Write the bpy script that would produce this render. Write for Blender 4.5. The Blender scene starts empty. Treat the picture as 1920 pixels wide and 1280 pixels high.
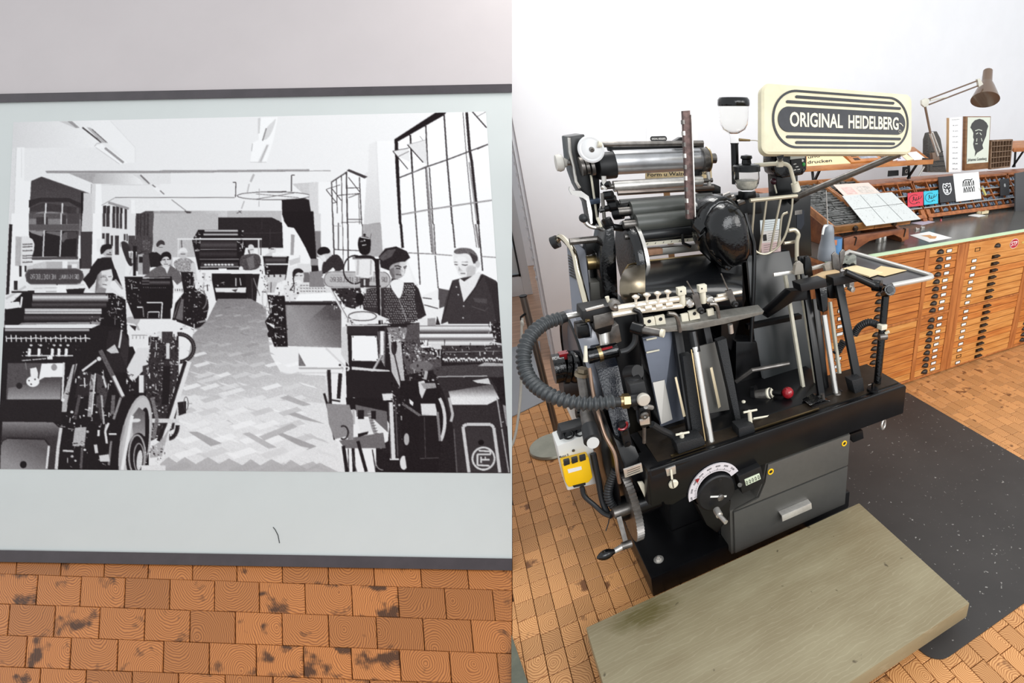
import bpy, bmesh, math, random
import numpy as np
from mathutils import Vector as V, Matrix

# ================= camera, world, lights, exposure =================
scn = bpy.context.scene
COL = scn.collection
F, PITCH, CAMH, PPX, PPY, YAW = 965.0, math.radians(23.6), 1.68, 1440.0, 640.0, math.radians(59.1)
FH = V((math.cos(YAW), math.sin(YAW), 0)); RT = V((math.sin(YAW), -math.cos(YAW), 0)); UP = V((0, 0, 1))
FW = FH*math.cos(PITCH)-UP*math.sin(PITCH); CU = FH*math.sin(PITCH)+UP*math.cos(PITCH)
CAM = V((0, 0, CAMH))
cd = bpy.data.cameras.new('camera'); cam = bpy.data.objects.new('camera', cd); COL.objects.link(cam)
cd.sensor_fit = 'HORIZONTAL'; cd.sensor_width = 36.0; cd.lens = 36.0*F/1920.0
cd.shift_x = -(PPX-960.0)/1920.0; cd.shift_y = 0.0; cd.clip_start = 0.05
cam.matrix_world = Matrix(((RT.x, CU.x, -FW.x, CAM.x), (RT.y, CU.y, -FW.y, CAM.y), (RT.z, CU.z, -FW.z, CAM.z), (0, 0, 0, 1)))
scn.camera = cam
w = bpy.data.worlds.new('overcast_sky'); scn.world = w; w.use_nodes = True
w.node_tree.nodes['Background'].inputs[0].default_value = (0.93, 0.97, 1.0, 1)
w.node_tree.nodes['Background'].inputs[1].default_value = 0.86
def area(name, loc, target, sx, sy, power, col=(1, 1, 1)):
    l = bpy.data.lights.new(name, 'AREA'); l.shape = 'RECTANGLE'; l.size = sx; l.size_y = sy; l.energy = power; l.color = col
    o = bpy.data.objects.new(name, l); COL.objects.link(o); o.location = loc
    o.rotation_euler = (V(target)-V(loc)).to_track_quat('-Z', 'Y').to_euler()
    return o
area('window_daylight', (1.2, -2.6, 3.0), (0.6, 2.8, 0.7), 3.0, 2.2, 100, (0.96, 0.98, 1.0))
area('window_daylight_side', (4.2, -1.6, 2.7), (1.8, 2.4, 0.5), 2.4, 2.0, 80, (1.0, 0.98, 0.95))
area('added_overhead_fill', (0.85, 3.0, 3.3), (0.6, 3.0, 0.0), 1.6, 0.5, 24, (1.0, 0.98, 0.95))  # unseen fill lamp added to brighten the pier and the floor left of the press
vs = scn.view_settings
vs.view_transform = 'Standard'; vs.look = 'None'; vs.exposure = 0.14; vs.gamma = 1.0; vs.use_curve_mapping = False

# ================= helpers =================
def ray(x, y): return FW+RT*((x-PPX)/F)-CU*((y-PPY)/F)
def P(x, y, X=None, Y=None, Z=None, D=None):
    """photo pixel -> point on the plane X=, Y= or Z= (metres), or at depth D"""
    d = ray(x, y)
    t = D if D is not None else ((X-CAM.x)/d.x if X is not None else (Y-CAM.y)/d.y if Y is not None else (Z-CAM.z)/d.z)
    return CAM+d*t
def lin(c): return tuple(((v/255.0)/12.92 if v <= 10 else ((v/255.0+0.055)/1.055)**2.4) for v in c)+(1.0,)
MATS = {}
def mat(name, col, rough=0.5, metal=0.0, var=0.0, vscale=8.0, bump=0.0, bscale=60.0, spec=0.5, trans=0.0, ior=1.5, stretch=(1, 1, 1), coat=0.0, col2=None, emit=None):
    if name in MATS: return MATS[name]
    m = bpy.data.materials.new(name); m.use_nodes = True; nt = m.node_tree; b = nt.nodes['Principled BSDF']
    c = lin(col); b.inputs['Base Color'].default_value = c; b.inputs['Roughness'].default_value = rough; b.inputs['Metallic'].default_value = metal
    b.inputs['Specular IOR Level'].default_value = spec; b.inputs['Transmission Weight'].default_value = trans; b.inputs['Coat Weight'].default_value = coat
    b.inputs['IOR'].default_value = ior
    if emit: b.inputs['Emission Color'].default_value = lin(emit[0]); b.inputs['Emission Strength'].default_value = emit[1]
    if var or bump or col2:
        tc = nt.nodes.new('ShaderNodeTexCoord'); mp = nt.nodes.new('ShaderNodeMapping'); mp.inputs['Scale'].default_value = stretch
        nt.links.new(tc.outputs['Object'], mp.inputs['Vector'])
        n = nt.nodes.new('ShaderNodeTexNoise'); n.inputs['Scale'].default_value = vscale; n.inputs['Detail'].default_value = 6; n.inputs['Roughness'].default_value = 0.62
        nt.links.new(mp.outputs[0], n.inputs['Vector'])
        if var or col2:
            r = nt.nodes.new('ShaderNodeValToRGB'); c2 = lin(col2) if col2 else tuple(v*(1-var) for v in c[:3])+(1,)
            c1 = c if col2 else tuple(min(1, v*(1+var)) for v in c[:3])+(1,)
            r.color_ramp.elements[0].position = 0.36; r.color_ramp.elements[1].position = 0.66
            r.color_ramp.elements[0].color = c2; r.color_ramp.elements[1].color = c1
            nt.links.new(n.outputs['Fac'], r.inputs[0]); nt.links.new(r.outputs[0], b.inputs['Base Color'])
        if bump:
            n2 = nt.nodes.new('ShaderNodeTexNoise'); n2.inputs['Scale'].default_value = bscale; n2.inputs['Detail'].default_value = 3
            nt.links.new(mp.outputs[0], n2.inputs['Vector']); bp = nt.nodes.new('ShaderNodeBump'); bp.inputs['Strength'].default_value = bump; bp.inputs['Distance'].default_value = 0.01
            nt.links.new(n2.outputs['Fac'], bp.inputs['Height']); nt.links.new(bp.outputs[0], b.inputs['Normal'])
    MATS[name] = m; return m

def frame(a):
    a = V(a).normalized(); t = V((0, 0, 1)) if abs(a.z) < 0.9 else V((1, 0, 0))
    x = t.cross(a).normalized(); return x, a.cross(x).normalized(), a
def spl(pts, n=6):
    pts = [V(p) for p in pts]; q = [pts[0]*2-pts[1]]+pts+[pts[-1]*2-pts[-2]]; out = []
    for i in range(1, len(q)-2):
        for k in range(n):
            t = k/n; a, b, c, d = q[i-1], q[i], q[i+1], q[i+2]
            out.append(0.5*((2*b)+(c-a)*t+(2*a-5*b+4*c-d)*t*t+(3*b-a-3*c+d)*t**3))
    out.append(pts[-1]); return out
class MB:
    def __init__(s): s.v = []; s.f = []
    def add(s, vs, fs):
        o = len(s.v); s.v += [V(p) for p in vs]; s.f += [[i+o for i in f] for f in fs]; return s
    def hexa(s, p): return s.add(p, [(0, 3, 2, 1), (4, 5, 6, 7), (0, 1, 5, 4), (1, 2, 6, 5), (2, 3, 7, 6), (3, 0, 4, 7)])
    def box(s, x0, x1, y0, y1, z0, z1): return s.hexa([(x0, y0, z0), (x1, y0, z0), (x1, y1, z0), (x0, y1, z0), (x0, y0, z1), (x1, y0, z1), (x1, y1, z1), (x0, y1, z1)])
    def cbox(s, c, sx, sy, sz, ax=None, ay=None, az=None):
        c = V(c); ax = V(ax or (1, 0, 0)).normalized(); ay = V(ay or (0, 1, 0)).normalized(); az = V(az or (0, 0, 1)).normalized()
        return s.hexa([c+ax*(i*sx/2)+ay*(j*sy/2)+az*(k*sz/2) for k in (-1, 1) for i, j in ((-1, -1), (1, -1), (1, 1), (-1, 1))])
    def prism(s, poly, vec):
        n = len(poly); vec = V(vec); a = [V(p) for p in poly]
        return s.add(a+[p+vec for p in a], [list(range(n))[::-1], list(range(n, 2*n))]+[(i, (i+1) % n, n+(i+1) % n, n+i) for i in range(n)])
    def bar(s, p, q, wd, th, side=(1, 0, 0)):
        p, q = V(p), V(q); a = (q-p).normalized(); sd = V(side); sd = (sd-a*sd.dot(a)).normalized(); n = a.cross(sd)
        return s.hexa([b+sd*(i*wd/2)+n*(j*th/2) for b in (p, q) for i, j in ((-1, -1), (1, -1), (1, 1), (-1, 1))])
    def tube(s, pts, r, n=10, caps=True):
        pts = [V(p) for p in pts]; m = len(pts); rr = r if isinstance(r, (list, tuple)) else [r]*m
        o = len(s.v); x = None
        for i, p in enumerate(pts):
            d = (pts[min(i+1, m-1)]-pts[max(i-1, 0)]).normalized()
            if x is None: x, y, _ = frame(d)
            else: x = (x-d*x.dot(d)).normalized(); y = d.cross(x)
            s.v += [p+(x*math.cos(2*math.pi*k/n)+y*math.sin(2*math.pi*k/n))*rr[i] for k in range(n)]
        for i in range(m-1):
            for k in range(n): s.f.append([o+i*n+k, o+i*n+(k+1) % n, o+(i+1)*n+(k+1) % n, o+(i+1)*n+k])
        if caps: s.f.append([o+k for k in range(n)][::-1]); s.f.append([o+(m-1)*n+k for k in range(n)])
        return s
    def cyl(s, a, b, r0, r1=None, n=20): return s.tube([a, b], [r0, r0 if r1 is None else r1], n)
    def lathe(s, base, axis, prof, n=28, ang0=0, ang1=2*math.pi):
        x, y, a = frame(axis); base = V(base); pts = [base+a*h for r, h in prof]; o = len(s.v); m = len(prof)
        for (r, h), p in zip(prof, pts): s.v += [p+(x*math.cos(2*math.pi*k/n)+y*math.sin(2*math.pi*k/n))*max(r, 1e-5) for k in range(n)]
        for i in range(m-1):
            for k in range(n): s.f.append([o+i*n+k, o+i*n+(k+1) % n, o+(i+1)*n+(k+1) % n, o+(i+1)*n+k])
        s.f.append([o+k for k in range(n)][::-1]); s.f.append([o+(m-1)*n+k for k in range(n)]); return s
    def sph(s, c, r, sc=(1, 1, 1), n=16, m=10):
        o = len(s.v); c = V(c)
        for i in range(1, m):
            th = math.pi*i/m
            s.v += [c+V((r*sc[0]*math.sin(th)*math.cos(2*math.pi*k/n), r*sc[1]*math.sin(th)*math.sin(2*math.pi*k/n), r*sc[2]*math.cos(th))) for k in range(n)]
        t = len(s.v); s.v += [c+V((0, 0, r*sc[2])), c-V((0, 0, r*sc[2]))]
        for i in range(m-2):
            for k in range(n): s.f.append([o+i*n+k, o+(i+1)*n+k, o+(i+1)*n+(k+1) % n, o+i*n+(k+1) % n])
        for k in range(n): s.f.append([t, o+k, o+(k+1) % n]); s.f.append([t+1, o+(m-2)*n+(k+1) % n, o+(m-2)*n+k])
        return s
    def torus(s, c, axis, R, r, n=28, m=8, a0=0, a1=2*math.pi):
        x, y, a = frame(axis); c = V(c); pts = [c+(x*math.cos(a0+(a1-a0)*k/n)+y*math.sin(a0+(a1-a0)*k/n))*R for k in range(n+1)]
        return s.tube(pts, r, m)
    def sheet(s, rows, thick):
        n = len(rows[0]); m = len(rows); th = V(thick); a = [V(p) for r in rows for p in r]; N = n*m; fs = []
        for i in range(m-1):
            for k in range(n-1):
                q = [i*n+k, i*n+k+1, (i+1)*n+k+1, (i+1)*n+k]; fs.append(q[::-1]); fs.append([N+j for j in q])
        bd = [k for k in range(n)]+[i*n+n-1 for i in range(1, m)]+[(m-1)*n+k for k in range(n-2, -1, -1)]+[i*n for i in range(m-2, 0, -1)]
        for i in range(len(bd)): j = (i+1) % len(bd); fs.append([bd[i], bd[j], N+bd[j], N+bd[i]])
        return s.add(a+[p+th for p in a], fs)
def wloc(o):
    p = V((0, 0, 0))
    while o: p += V(o.location); o = o.parent
    return p
def link(name, me, parent=None):
    o = bpy.data.objects.new(name, me); COL.objects.link(o)
    if parent: o.parent = parent
    return o
def build(name, mb, m, parent=None, bev=0.0, smooth=35, label=None, seg=2):
    off = wloc(parent) if parent else V((0, 0, 0))
    me = bpy.data.meshes.new(name); me.from_pydata([tuple(p-off) for p in mb.v], [], mb.f); me.validate()
    bm = bmesh.new(); bm.from_mesh(me); bmesh.ops.recalc_face_normals(bm, faces=bm.faces)
    if bev:
        es = [e for e in bm.edges if len(e.link_faces) == 2 and e.calc_face_angle(0) > math.radians(35)]
        bmesh.ops.bevel(bm, geom=es, offset=bev, segments=seg, profile=0.6, affect='EDGES', clamp_overlap=True)
    bm.to_mesh(me); bm.free()
    if smooth: me.shade_smooth(); me.set_sharp_from_angle(angle=math.radians(smooth))
    me.materials.append(m); o = link(name, me, parent)
    if label: o['label'] = label
    return o
def tag(o, label, cat=None, group=None, kind=None):
    o['label'] = label
    if cat: o['category'] = cat
    if group: o['group'] = group
    if kind: o['kind'] = kind
    return o
def thing(name, label, cat, loc, group=None):
    o = bpy.data.objects.new(name, None); COL.objects.link(o); o.location = loc; o.empty_display_size = 0.05
    return tag(o, label, cat, group)
def copy_tree(o, delta, parent=None):
    c = o.copy(); COL.objects.link(c); c.parent = parent
    if parent is None: c.location = V(o.location)+V(delta)
    for ch in list(o.children): copy_tree(ch, delta, c)
    return c
def text_mesh(s, bold=0.012):
    cu = bpy.data.curves.new('lettering', 'FONT'); cu.body = s; cu.resolution_u = 3; cu.offset = bold
    o = bpy.data.objects.new('lettering', cu); COL.objects.link(o)
    dg = bpy.context.evaluated_depsgraph_get(); dg.update(); me = bpy.data.meshes.new_from_object(o.evaluated_get(dg))
    vs = [V(v.co) for v in me.vertices]; fs = [list(p.vertices) for p in me.polygons]
    bpy.data.objects.remove(o); bpy.data.curves.remove(cu); bpy.data.meshes.remove(me)
    x0 = min(p.x for p in vs); x1 = max(p.x for p in vs); y0 = min(p.y for p in vs); y1 = max(p.y for p in vs)
    return [((p.x-x0)/(x1-x0), (p.y-y0)/(y1-y0)) for p in vs], fs
def text_on(name, s, fn, m, parent, bold=0.012):
    """fn(u,v) maps the text's unit box to the surface it is printed on"""
    uv, fs = text_mesh(s, bold); mb = MB(); mb.add([fn(u, v) for u, v in uv], fs)
    return build(name, mb, m, parent, smooth=0)
def quadfn(bl, br, tr, tl, off=V((0, 0, 0))):
    bl, br, tr, tl = V(bl), V(br), V(tr), V(tl)
    return lambda u, v: (bl*(1-u)+br*u)*(1-v)+(tl*(1-u)+tr*u)*v+off

# ---- materials ----
black = mat('black_enamel', (11, 11, 13), 0.28, var=0.25, vscale=14, spec=0.38)
blackg = mat('black_gloss_enamel', (7, 7, 9), 0.14, spec=0.55, bump=0.12, bscale=90)
blackm = mat('black_matt_metal', (21, 21, 23), 0.48, var=0.2, vscale=25, spec=0.4)
grain = mat('black_crinkle_paint', (30, 31, 33), 0.5, spec=0.4, bump=0.4, bscale=350)
rubber = mat('dark_rubber', (32, 33, 35), 0.48)
steel = mat('brushed_steel', (214, 210, 204), 0.3, 0.75, var=0.12, vscale=30)
dsteel = mat('dark_worn_steel', (118, 114, 110), 0.36, 0.8, var=0.3, vscale=24)
chrome = mat('polished_chrome', (232, 228, 222), 0.16, 0.85)
brass = mat('aged_brass', (168, 146, 108), 0.3, 1.0)
cream = mat('cream_enamel', (222, 216, 196), 0.4, var=0.06, vscale=20)
greym = mat('grey_drawer_paint', (82, 80, 76), 0.42, var=0.05, vscale=40)
white = mat('white_plastic', (232, 232, 228), 0.4)
yellow = mat('yellow_plastic', (252, 200, 20), 0.35)
red = mat('red_plastic', (150, 24, 34), 0.22, var=0.25, vscale=30, coat=0.4)
paper = mat('white_paper', (236, 235, 232), 0.7)
ink = mat('black_ink', (26, 26, 28), 0.6)
wallm = mat('white_wall_paint', (243, 244, 247), 0.8, var=0.012, vscale=5)
# ---- the black-and-white photograph on the display board, drawn in numpy as tones (flat print) ----
def draw_print():
    rng = np.random.default_rng(7)
    S = 2; X0, Y0, W, H_ = -8, 200, 976, 696
    cv = np.full((H_*S, W*S), 0.93, np.float32)
    cur = [1.0, 0.0, 0.0]
    def zoom(x0, y0, sc): cur[0] = sc; cur[1] = x0; cur[2] = y0
    def tp(p): return ((cur[1]+p[0]/cur[0]-X0)*S, (cur[2]+p[1]/cur[0]-Y0)*S)
    def region(pts, pad=1):
        xs = [p[0] for p in pts]; ys = [p[1] for p in pts]
        x0 = max(0, int(min(xs))-pad); x1 = min(W*S, int(max(xs))+pad+1)
        y0 = max(0, int(min(ys))-pad); y1 = min(H_*S, int(max(ys))+pad+1)
        return x0, x1, y0, y1
    def mask_poly(q):
        x0, x1, y0, y1 = region(q)
        if x1 <= x0 or y1 <= y0: return None
        gx, gy = np.meshgrid(np.arange(x0, x1)+.5, np.arange(y0, y1)+.5)
        m = np.zeros(gx.shape, bool)
        for (ax, ay), (bx, by) in zip(q, q[1:]+q[:1]):
            if ay == by: continue
            c = (ay > gy) != (by > gy)
            m ^= c & (gx < (bx-ax)*(gy-ay)/(by-ay)+ax)
        return x0, x1, y0, y1, m, gx, gy
    def put(r, tone, grain=0.03, alpha=1.0):
        if r is None: return
        x0, x1, y0, y1, m, gx, gy = r
        t = tone if np.isscalar(tone) else tone
        n = rng.normal(0, grain, m.shape)
        sub = cv[y0:y1, x0:x1]
        v = np.clip(t+n, 0, 1)
        sub[m] = (sub*(1-alpha)+v*alpha)[m]
    def rnd_(q):                                # small many-sided shapes get rounded corners
        if len(q) < 6 or len(q) > 20: return q
        if max(max(p[0] for p in q)-min(p[0] for p in q), max(p[1] for p in q)-min(p[1] for p in q)) > 52*S: return q
        for _ in range(2):
            o = []
            for a, b in zip(q, q[1:]+q[:1]): o += [(a[0]*.75+b[0]*.25, a[1]*.75+b[1]*.25), (a[0]*.25+b[0]*.75, a[1]*.25+b[1]*.75)]
            q = o
        return q
    def P(pts, tone, grain=0.03, alpha=1.0): put(mask_poly(rnd_([tp(p) for p in pts])), tone, grain, alpha)
    def G(pts, a, ta, b, tb, grain=0.03):       # linear tone from point a to point b
        r = mask_poly([tp(p) for p in pts])
        if r is None: return
        A = tp(a); B = tp(b); dx, dy = B[0]-A[0], B[1]-A[1]
        t = np.clip(((r[5]-A[0])*dx+(r[6]-A[1])*dy)/(dx*dx+dy*dy), 0, 1)
        put(r, ta+(tb-ta)*t, grain)
    def B(x0, y0, x1, y1, tone, grain=0.03): P([(x0, y0), (x1, y0), (x1, y1), (x0, y1)], tone, grain)
    def BG(x0, y0, x1, y1, stops, grain=0.03):   # roller: tone profile down the height
        for i in range(len(stops)-1):
            ya = y0+(y1-y0)*stops[i][0]; yb = y0+(y1-y0)*stops[i+1][0]
            G([(x0, ya), (x1, ya), (x1, yb), (x0, yb)], (x0, ya), stops[i][1], (x0, yb), stops[i+1][1], grain)
    def E(cx, cy, rx, ry, tone, ang=0, grain=0.03, n=28, alpha=1.0):
        c, s = math.cos(ang), math.sin(ang)
        P([(cx+rx*math.cos(k*2*math.pi/n)*c-ry*math.sin(k*2*math.pi/n)*s,
            cy+rx*math.cos(k*2*math.pi/n)*s+ry*math.sin(k*2*math.pi/n)*c) for k in range(n)], tone, grain, alpha)
    def L(pts, w, tone, grain=0.03, alpha=1.0):
        for a, b in zip(pts, pts[1:]):
            dx, dy = b[0]-a[0], b[1]-a[1]; l = math.hypot(dx, dy) or 1; nx, ny = -dy/l*w/2, dx/l*w/2
            P([(a[0]+nx, a[1]+ny), (b[0]+nx, b[1]+ny), (b[0]-nx, b[1]-ny), (a[0]-nx, a[1]-ny)], tone, grain, alpha)
    def arc(cx, cy, rx, ry, a0, a1, w, tone, n=22):
        L([(cx+rx*math.cos(math.radians(a0+(a1-a0)*k/n)), cy+ry*math.sin(math.radians(a0+(a1-a0)*k/n))) for k in range(n+1)], w, tone)
    def busy(x0, y0, x1, y1, n, seed=1, lo=.02, hi=.95, dens=.5, big=1.0):   # glints and shadows of machinery
        r = np.random.default_rng(seed)
        for _ in range(n):
            x = x0+(x1-x0)*r.random(); y = y0+(y1-y0)*r.random(); k = r.random(); s = (4+16*r.random())*big
            t = (hi-.25*r.random()) if r.random() < dens else lo+.12*r.random()
            if k < .35: L([(x, y), (x+s*r.normal()*1.6, y+s*r.normal()*.6)], 3+4*r.random()*big, t)
            elif k < .7: L([(x, y), (x+s*r.normal()*.4, y+s*r.normal()*2)], 3+5*r.random()*big, t)
            else: E(x, y, s*.55, s*.45, t, n=10)
    # ---------- room shell ----------
    zoom(0, 0, 1)
    P([(-8, 200), (968, 200), (968, 896), (-8, 896)], .93, .012)
    zoom(0, 190, 5.566)
    G([(100, 150), (1150, 150), (1000, 480), (120, 490)], (140, 300), .86, (1000, 300), .95, .02)
    P([(250, 490), (990, 490), (1380, 640), (1400, 720), (470, 730), (270, 840)], .925, .02)
    P([(1150, 190), (1410, 480), (1410, 640), (1330, 640), (1000, 300)], .95, .01)
    L([(1150, 200), (1410, 480), (1410, 640)], 6, .87)
    P([(610, 205), (740, 205), (830, 275), (790, 280)], .80); P([(700, 205), (750, 205), (830, 275), (790, 275)], .6)
    L([(860, 272), (1060, 430)], 16, .25); P([(905, 270), (945, 275), (1130, 435), (1060, 430)], .72); L([(960, 290), (1110, 425)], 9, .35)
    P([(990, 470), (1060, 440), (1340, 640), (1260, 660)], .97); L([(1000, 480), (1250, 655)], 6, .78); L([(1095, 485), (1290, 640)], 24, .6); L([(985, 470), (1010, 440), (1060, 430)], 5, .6)
    P([(120, 490), (175, 490), (150, 1280), (90, 1280)], .88); P([(175, 480), (255, 480), (250, 830), (320, 835), (300, 1400), (140, 1400)], .96, .01)
    L([(170, 490), (145, 1280)], 4, .8); L([(225, 490), (225, 800)], 4, .86)
    P([(470, 725), (1781, 722), (1781, 748), (490, 750)], .58, .05)
    P([(480, 750), (1781, 750), (1781, 870), (970, 855), (720, 760)], .90); P([(720, 752), (1090, 752), (1000, 850), (960, 850)], .66, .05); G([(1000, 752), (1420, 752), (1500, 870), (960, 860)], (1000, 800), .72, (1450, 800), .93)
    G([(325, 830), (430, 785), (950, 960), (870, 1280), (300, 1280)], (500, 800), .22, (500, 1280), .3, .05)
    P([(300, 1030), (420, 1005), (720, 1008), (860, 1070), (860, 1130), (720, 1050), (420, 1050), (300, 1110)], .14)
    P([(310, 1185), (470, 1140), (860, 1190), (860, 1400), (300, 1400)], .5, .06); P([(310, 1110), (450, 1060), (860, 1110), (860, 1190), (640, 1150), (310, 1150)], .2, .05)
    B(378, 1210, 500, 1290, .2); B(630, 1215, 690, 1290, .18); B(700, 1100, 740, 1300, .18); B(800, 1110, 825, 1300, .3); B(845, 950, 872, 1400, .06)
    L([(480, 1060), (465, 1400)], 15, .88); L([(652, 1060), (640, 1400)], 15, .86)
    P([(430, 780), (470, 750), (720, 757), (955, 860), (950, 965)], .93); L([(430, 785), (945, 965)], 6, .4); L([(955, 860), (950, 965)], 6, .5)
    P([(872, 955), (995, 958), (985, 1400), (860, 1400)], .82, .04)
    P([(1050, 870), (1781, 870), (1781, 1000), (1200, 1005), (1060, 1085)], .92, .02); P([(960, 858), (1055, 860), (1078, 1400), (980, 1400)], .97, .01); P([(960, 858), (1000, 858), (985, 1380), (960, 1400)], .86)
    L([(1060, 872), (1600, 870)], 4, .8); L([(1200, 1003), (1781, 1003)], 8, .5); L([(1060, 1085), (1200, 1005)], 5, .5)
    P([(1380, 760), (1480, 762), (1570, 862), (1540, 862)], .85); L([(1465, 768), (1560, 860)], 16, .45); L([(1590, 870), (1720, 975)], 12, .45); P([(1595, 905), (1640, 890), (1720, 970), (1690, 975)], .95)
    P([(1075, 1085), (1200, 1010), (1370, 1020), (1360, 1400), (1080, 1400)], .9)
    for i, (a, b) in enumerate(((1075, 1108), (1112, 1148), (1175, 1205), (1212, 1245), (1252, 1280), (1300, 1325))):
        P([(a, 1090-i*4+ (a-1075)*.12), (b, 1080+(b-1075)*.12), (b-2, 1400), (a-3, 1400)], .17, .06)
    L([(1130, 1055), (1345, 1120)], 26, .6)
    P([(1380, 1035), (1781, 1020), (1781, 1140), (1500, 1145), (1415, 1190)], .93); P([(1370, 1030), (1405, 1030), (1420, 1400), (1365, 1400)], .96)
    P([(1415, 1195), (1515, 1145), (1605, 1145), (1600, 1400), (1410, 1400)], .27, .06)
    for x in (1440, 1475, 1520, 1560): L([(x, 1190), (x-4, 1400)], 8, .16)
    G([(1600, 1145), (1781, 1140), (1781, 1400), (1600, 1400)], (1600, 1200), .6, (1781, 1200), .78, .05)
    # ceiling, middle
    zoom(300, 190, 5.566)
    P([(0, 1140), (1270, 1140), (1270, 1290), (0, 1290)], .74, .05); G([(0, 1140), (700, 1140), (700, 1500), (0, 1500)], (0, 1140), .62, (700, 1300), .82, .05)
    B(0, 860, 1650, 1140, .935, .012); L([(0, 1003), (780, 1003)], 7, .45); L([(0, 722), (1781, 715)], 5, .5); P([(0, 722), (1781, 706), (1781, 728), (0, 748)], .6, .05)
    P([(1020, 170), (1230, 165), (1180, 420), (1110, 640), (940, 640), (970, 430), (1030, 400)], .97, .01); P([(1020, 175), (1050, 170), (1040, 330), (1020, 340)], .82)
    P([(1060, 400), (1110, 270), (1190, 200), (1215, 170), (1180, 300), (1120, 400)], .85); L([(1070, 410), (1110, 280)], 12, .5); P([(1020, 640), (1110, 450), (1140, 450), (1060, 640)], .83); L([(955, 520), (965, 440)], 8, .72); L([(1050, 625), (1120, 460)], 6, .6)
    L([(940, 635), (1110, 635)], 5, .75); L([(980, 760), (945, 840)], 22, .72); L([(930, 860), (910, 960)], 14, .75); L([(880, 1040), (850, 1120)], 12, .7); L([(800, 1170), (850, 1140)], 8, .3); L([(820, 1140), (850, 1165)], 8, .35); L([(0, 930), (45, 970)], 12, .5); L([(120, 1025), (270, 1140)], 10, .6); P([(250, 1140), (330, 1150), (320, 1170), (280, 1170)], .3)
    P([(1380, 860), (1640, 840), (1660, 1290), (1580, 1290), (1590, 1050)], .8, .05); L([(1640, 850), (1781, 830)], 4, .8)
    E(1185, 985, 385, 43, .93); arc(1185, 985, 382, 42, 0, 360, 8, .35); L([(1000, 1020), (1400, 955)], 7, .4); L([(1000, 965), (1450, 1005)], 7, .45); L([(1120, 945), (1320, 943)], 14, .3)
    L([(760, 845), (792, 845), (787, 1000)], 9, .18); L([(1405, 770), (1372, 770), (1372, 940)], 9, .18); L([(1035, 910), (1033, 1100)], 5, .6)
    P([(1270, 1030), (1500, 1010), (1590, 1045), (1605, 1300), (1300, 1260), (1275, 1180)], .09, .02); L([(1500, 1010), (1630, 1055)], 10, .3)
    P([(605, 1212), (1165, 1210), (1250, 1250), (1262, 1300), (605, 1300)], .1, .02)
    # right windows
    zoom(580, 190, 4.924)
    P([(0, 640), (350, 630), (540, 700), (555, 400), (0, 405)], .93, .015); P([(540, 405), (620, 365), (640, 1300), (670, 1300), (500, 1300), (540, 700)], .92)
    P([(555, 400), (620, 365), (790, 365), (800, 720), (660, 1130), (540, 700)], .9, .02); G([(480, 700), (640, 560), (660, 1130), (490, 1130)], (560, 600), .9, (560, 1130), .84, .03)
    P([(490, 1140), (660, 1115), (670, 1330), (490, 1330)], .62, .05); P([(45, 1195), (105, 1200), (105, 1330), (45, 1330)], .5); P([(0, 750), (80, 745), (85, 1195), (40, 1200), (0, 920)], .84, .04); P([(85, 745), (210, 735), (215, 1330), (105, 1330)], .95, .01)
    P([(620, 365), (790, 365), (860, 1330), (675, 1330)], .95, .01); L([(620, 370), (640, 900), (672, 1320)], 5, .85)
    P([(205, 745), (350, 640), (530, 690), (490, 1330), (220, 1330)], .96, .01)
    P([(345, 640), (365, 625), (540, 695), (510, 712)], .22); L([(205, 745), (350, 650)], 12, .25)
    for pts, w in (([(205, 740), (222, 1330)], 10), ([(250, 720), (265, 1330)], 7), ([(297, 690), (308, 1330)], 7), ([(342, 650), (355, 1330)], 13), ([(462, 700), (492, 1330)], 9), ([(455, 850), (470, 1330)], 5), ([(155, 815), (250, 935)], 7), ([(155, 812), (285, 770)], 5), ([(200, 795), (295, 915)], 7), ([(360, 700), (465, 835)], 7), ([(255, 868), (460, 850)], 6), ([(355, 1090), (490, 1090)], 7), ([(265, 1120), (480, 1112)], 5), ([(360, 890), (465, 850)], 6), ([(340, 800), (465, 797)], 6), ([(215, 940), (255, 930)], 5)): L(pts, w, .2)
    P([(785, 350), (1170, 105), (1640, 95), (1730, 1300), (840, 1330)], .965, .008)
    P([(785, 350), (1165, 103), (1265, 100), (1250, 125), (820, 370)], .07); P([(785, 350), (818, 365), (860, 1330), (838, 1330), (795, 600)], .09)
    for pts, w, t in (([(932, 310), (952, 660)], 16, .12), ([(952, 660), (1000, 1330)], 12, .2), ([(1075, 215), (1092, 600)], 13, .2), ([(1078, 610), (1140, 1330)], 20, .55), ([(1108, 610), (1155, 1330)], 10, .15), ([(1072, 610), (1120, 1330)], 6, .2), ([(1243, 110), (1272, 540), (1338, 1330)], 15, .2), ([(1418, 100), (1450, 500), (1530, 1330)], 7, .25), ([(1452, 100), (1480, 450), (1500, 560), (1580, 1330)], 26, .14), ([(1475, 560), (1545, 1100)], 14, .6), ([(1505, 95), (1638, 245)], 13, .25), ([(1550, 140), (1630, 97)], 6, .4), ([(1550, 440), (1652, 395)], 12, .3)):
        L(pts, w, t, .06)
    L([(830, 705), (1095, 600), (1270, 540), (1480, 460), (1652, 395)], 12, .25); L([(950, 655), (1090, 590)], 6, .7); L([(845, 1045), (1105, 1000), (1310, 968), (1490, 940), (1700, 910)], 13, .4); L([(845, 1045), (1490, 940), (1700, 910)], 4, .9)
    P([(770, 458), (915, 430), (930, 560), (820, 510)], .9); L([(770, 458), (910, 625)], 8, .2); L([(770, 458), (920, 430)], 6, .3); L([(820, 510), (920, 460)], 6, .35); P([(905, 400), (1075, 360), (1090, 590), (1050, 560)], .88); L([(905, 400), (1052, 565)], 9, .15); L([(905, 400), (1075, 355)], 5, .6); L([(1020, 320), (1050, 360)], 5, .5)
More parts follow.
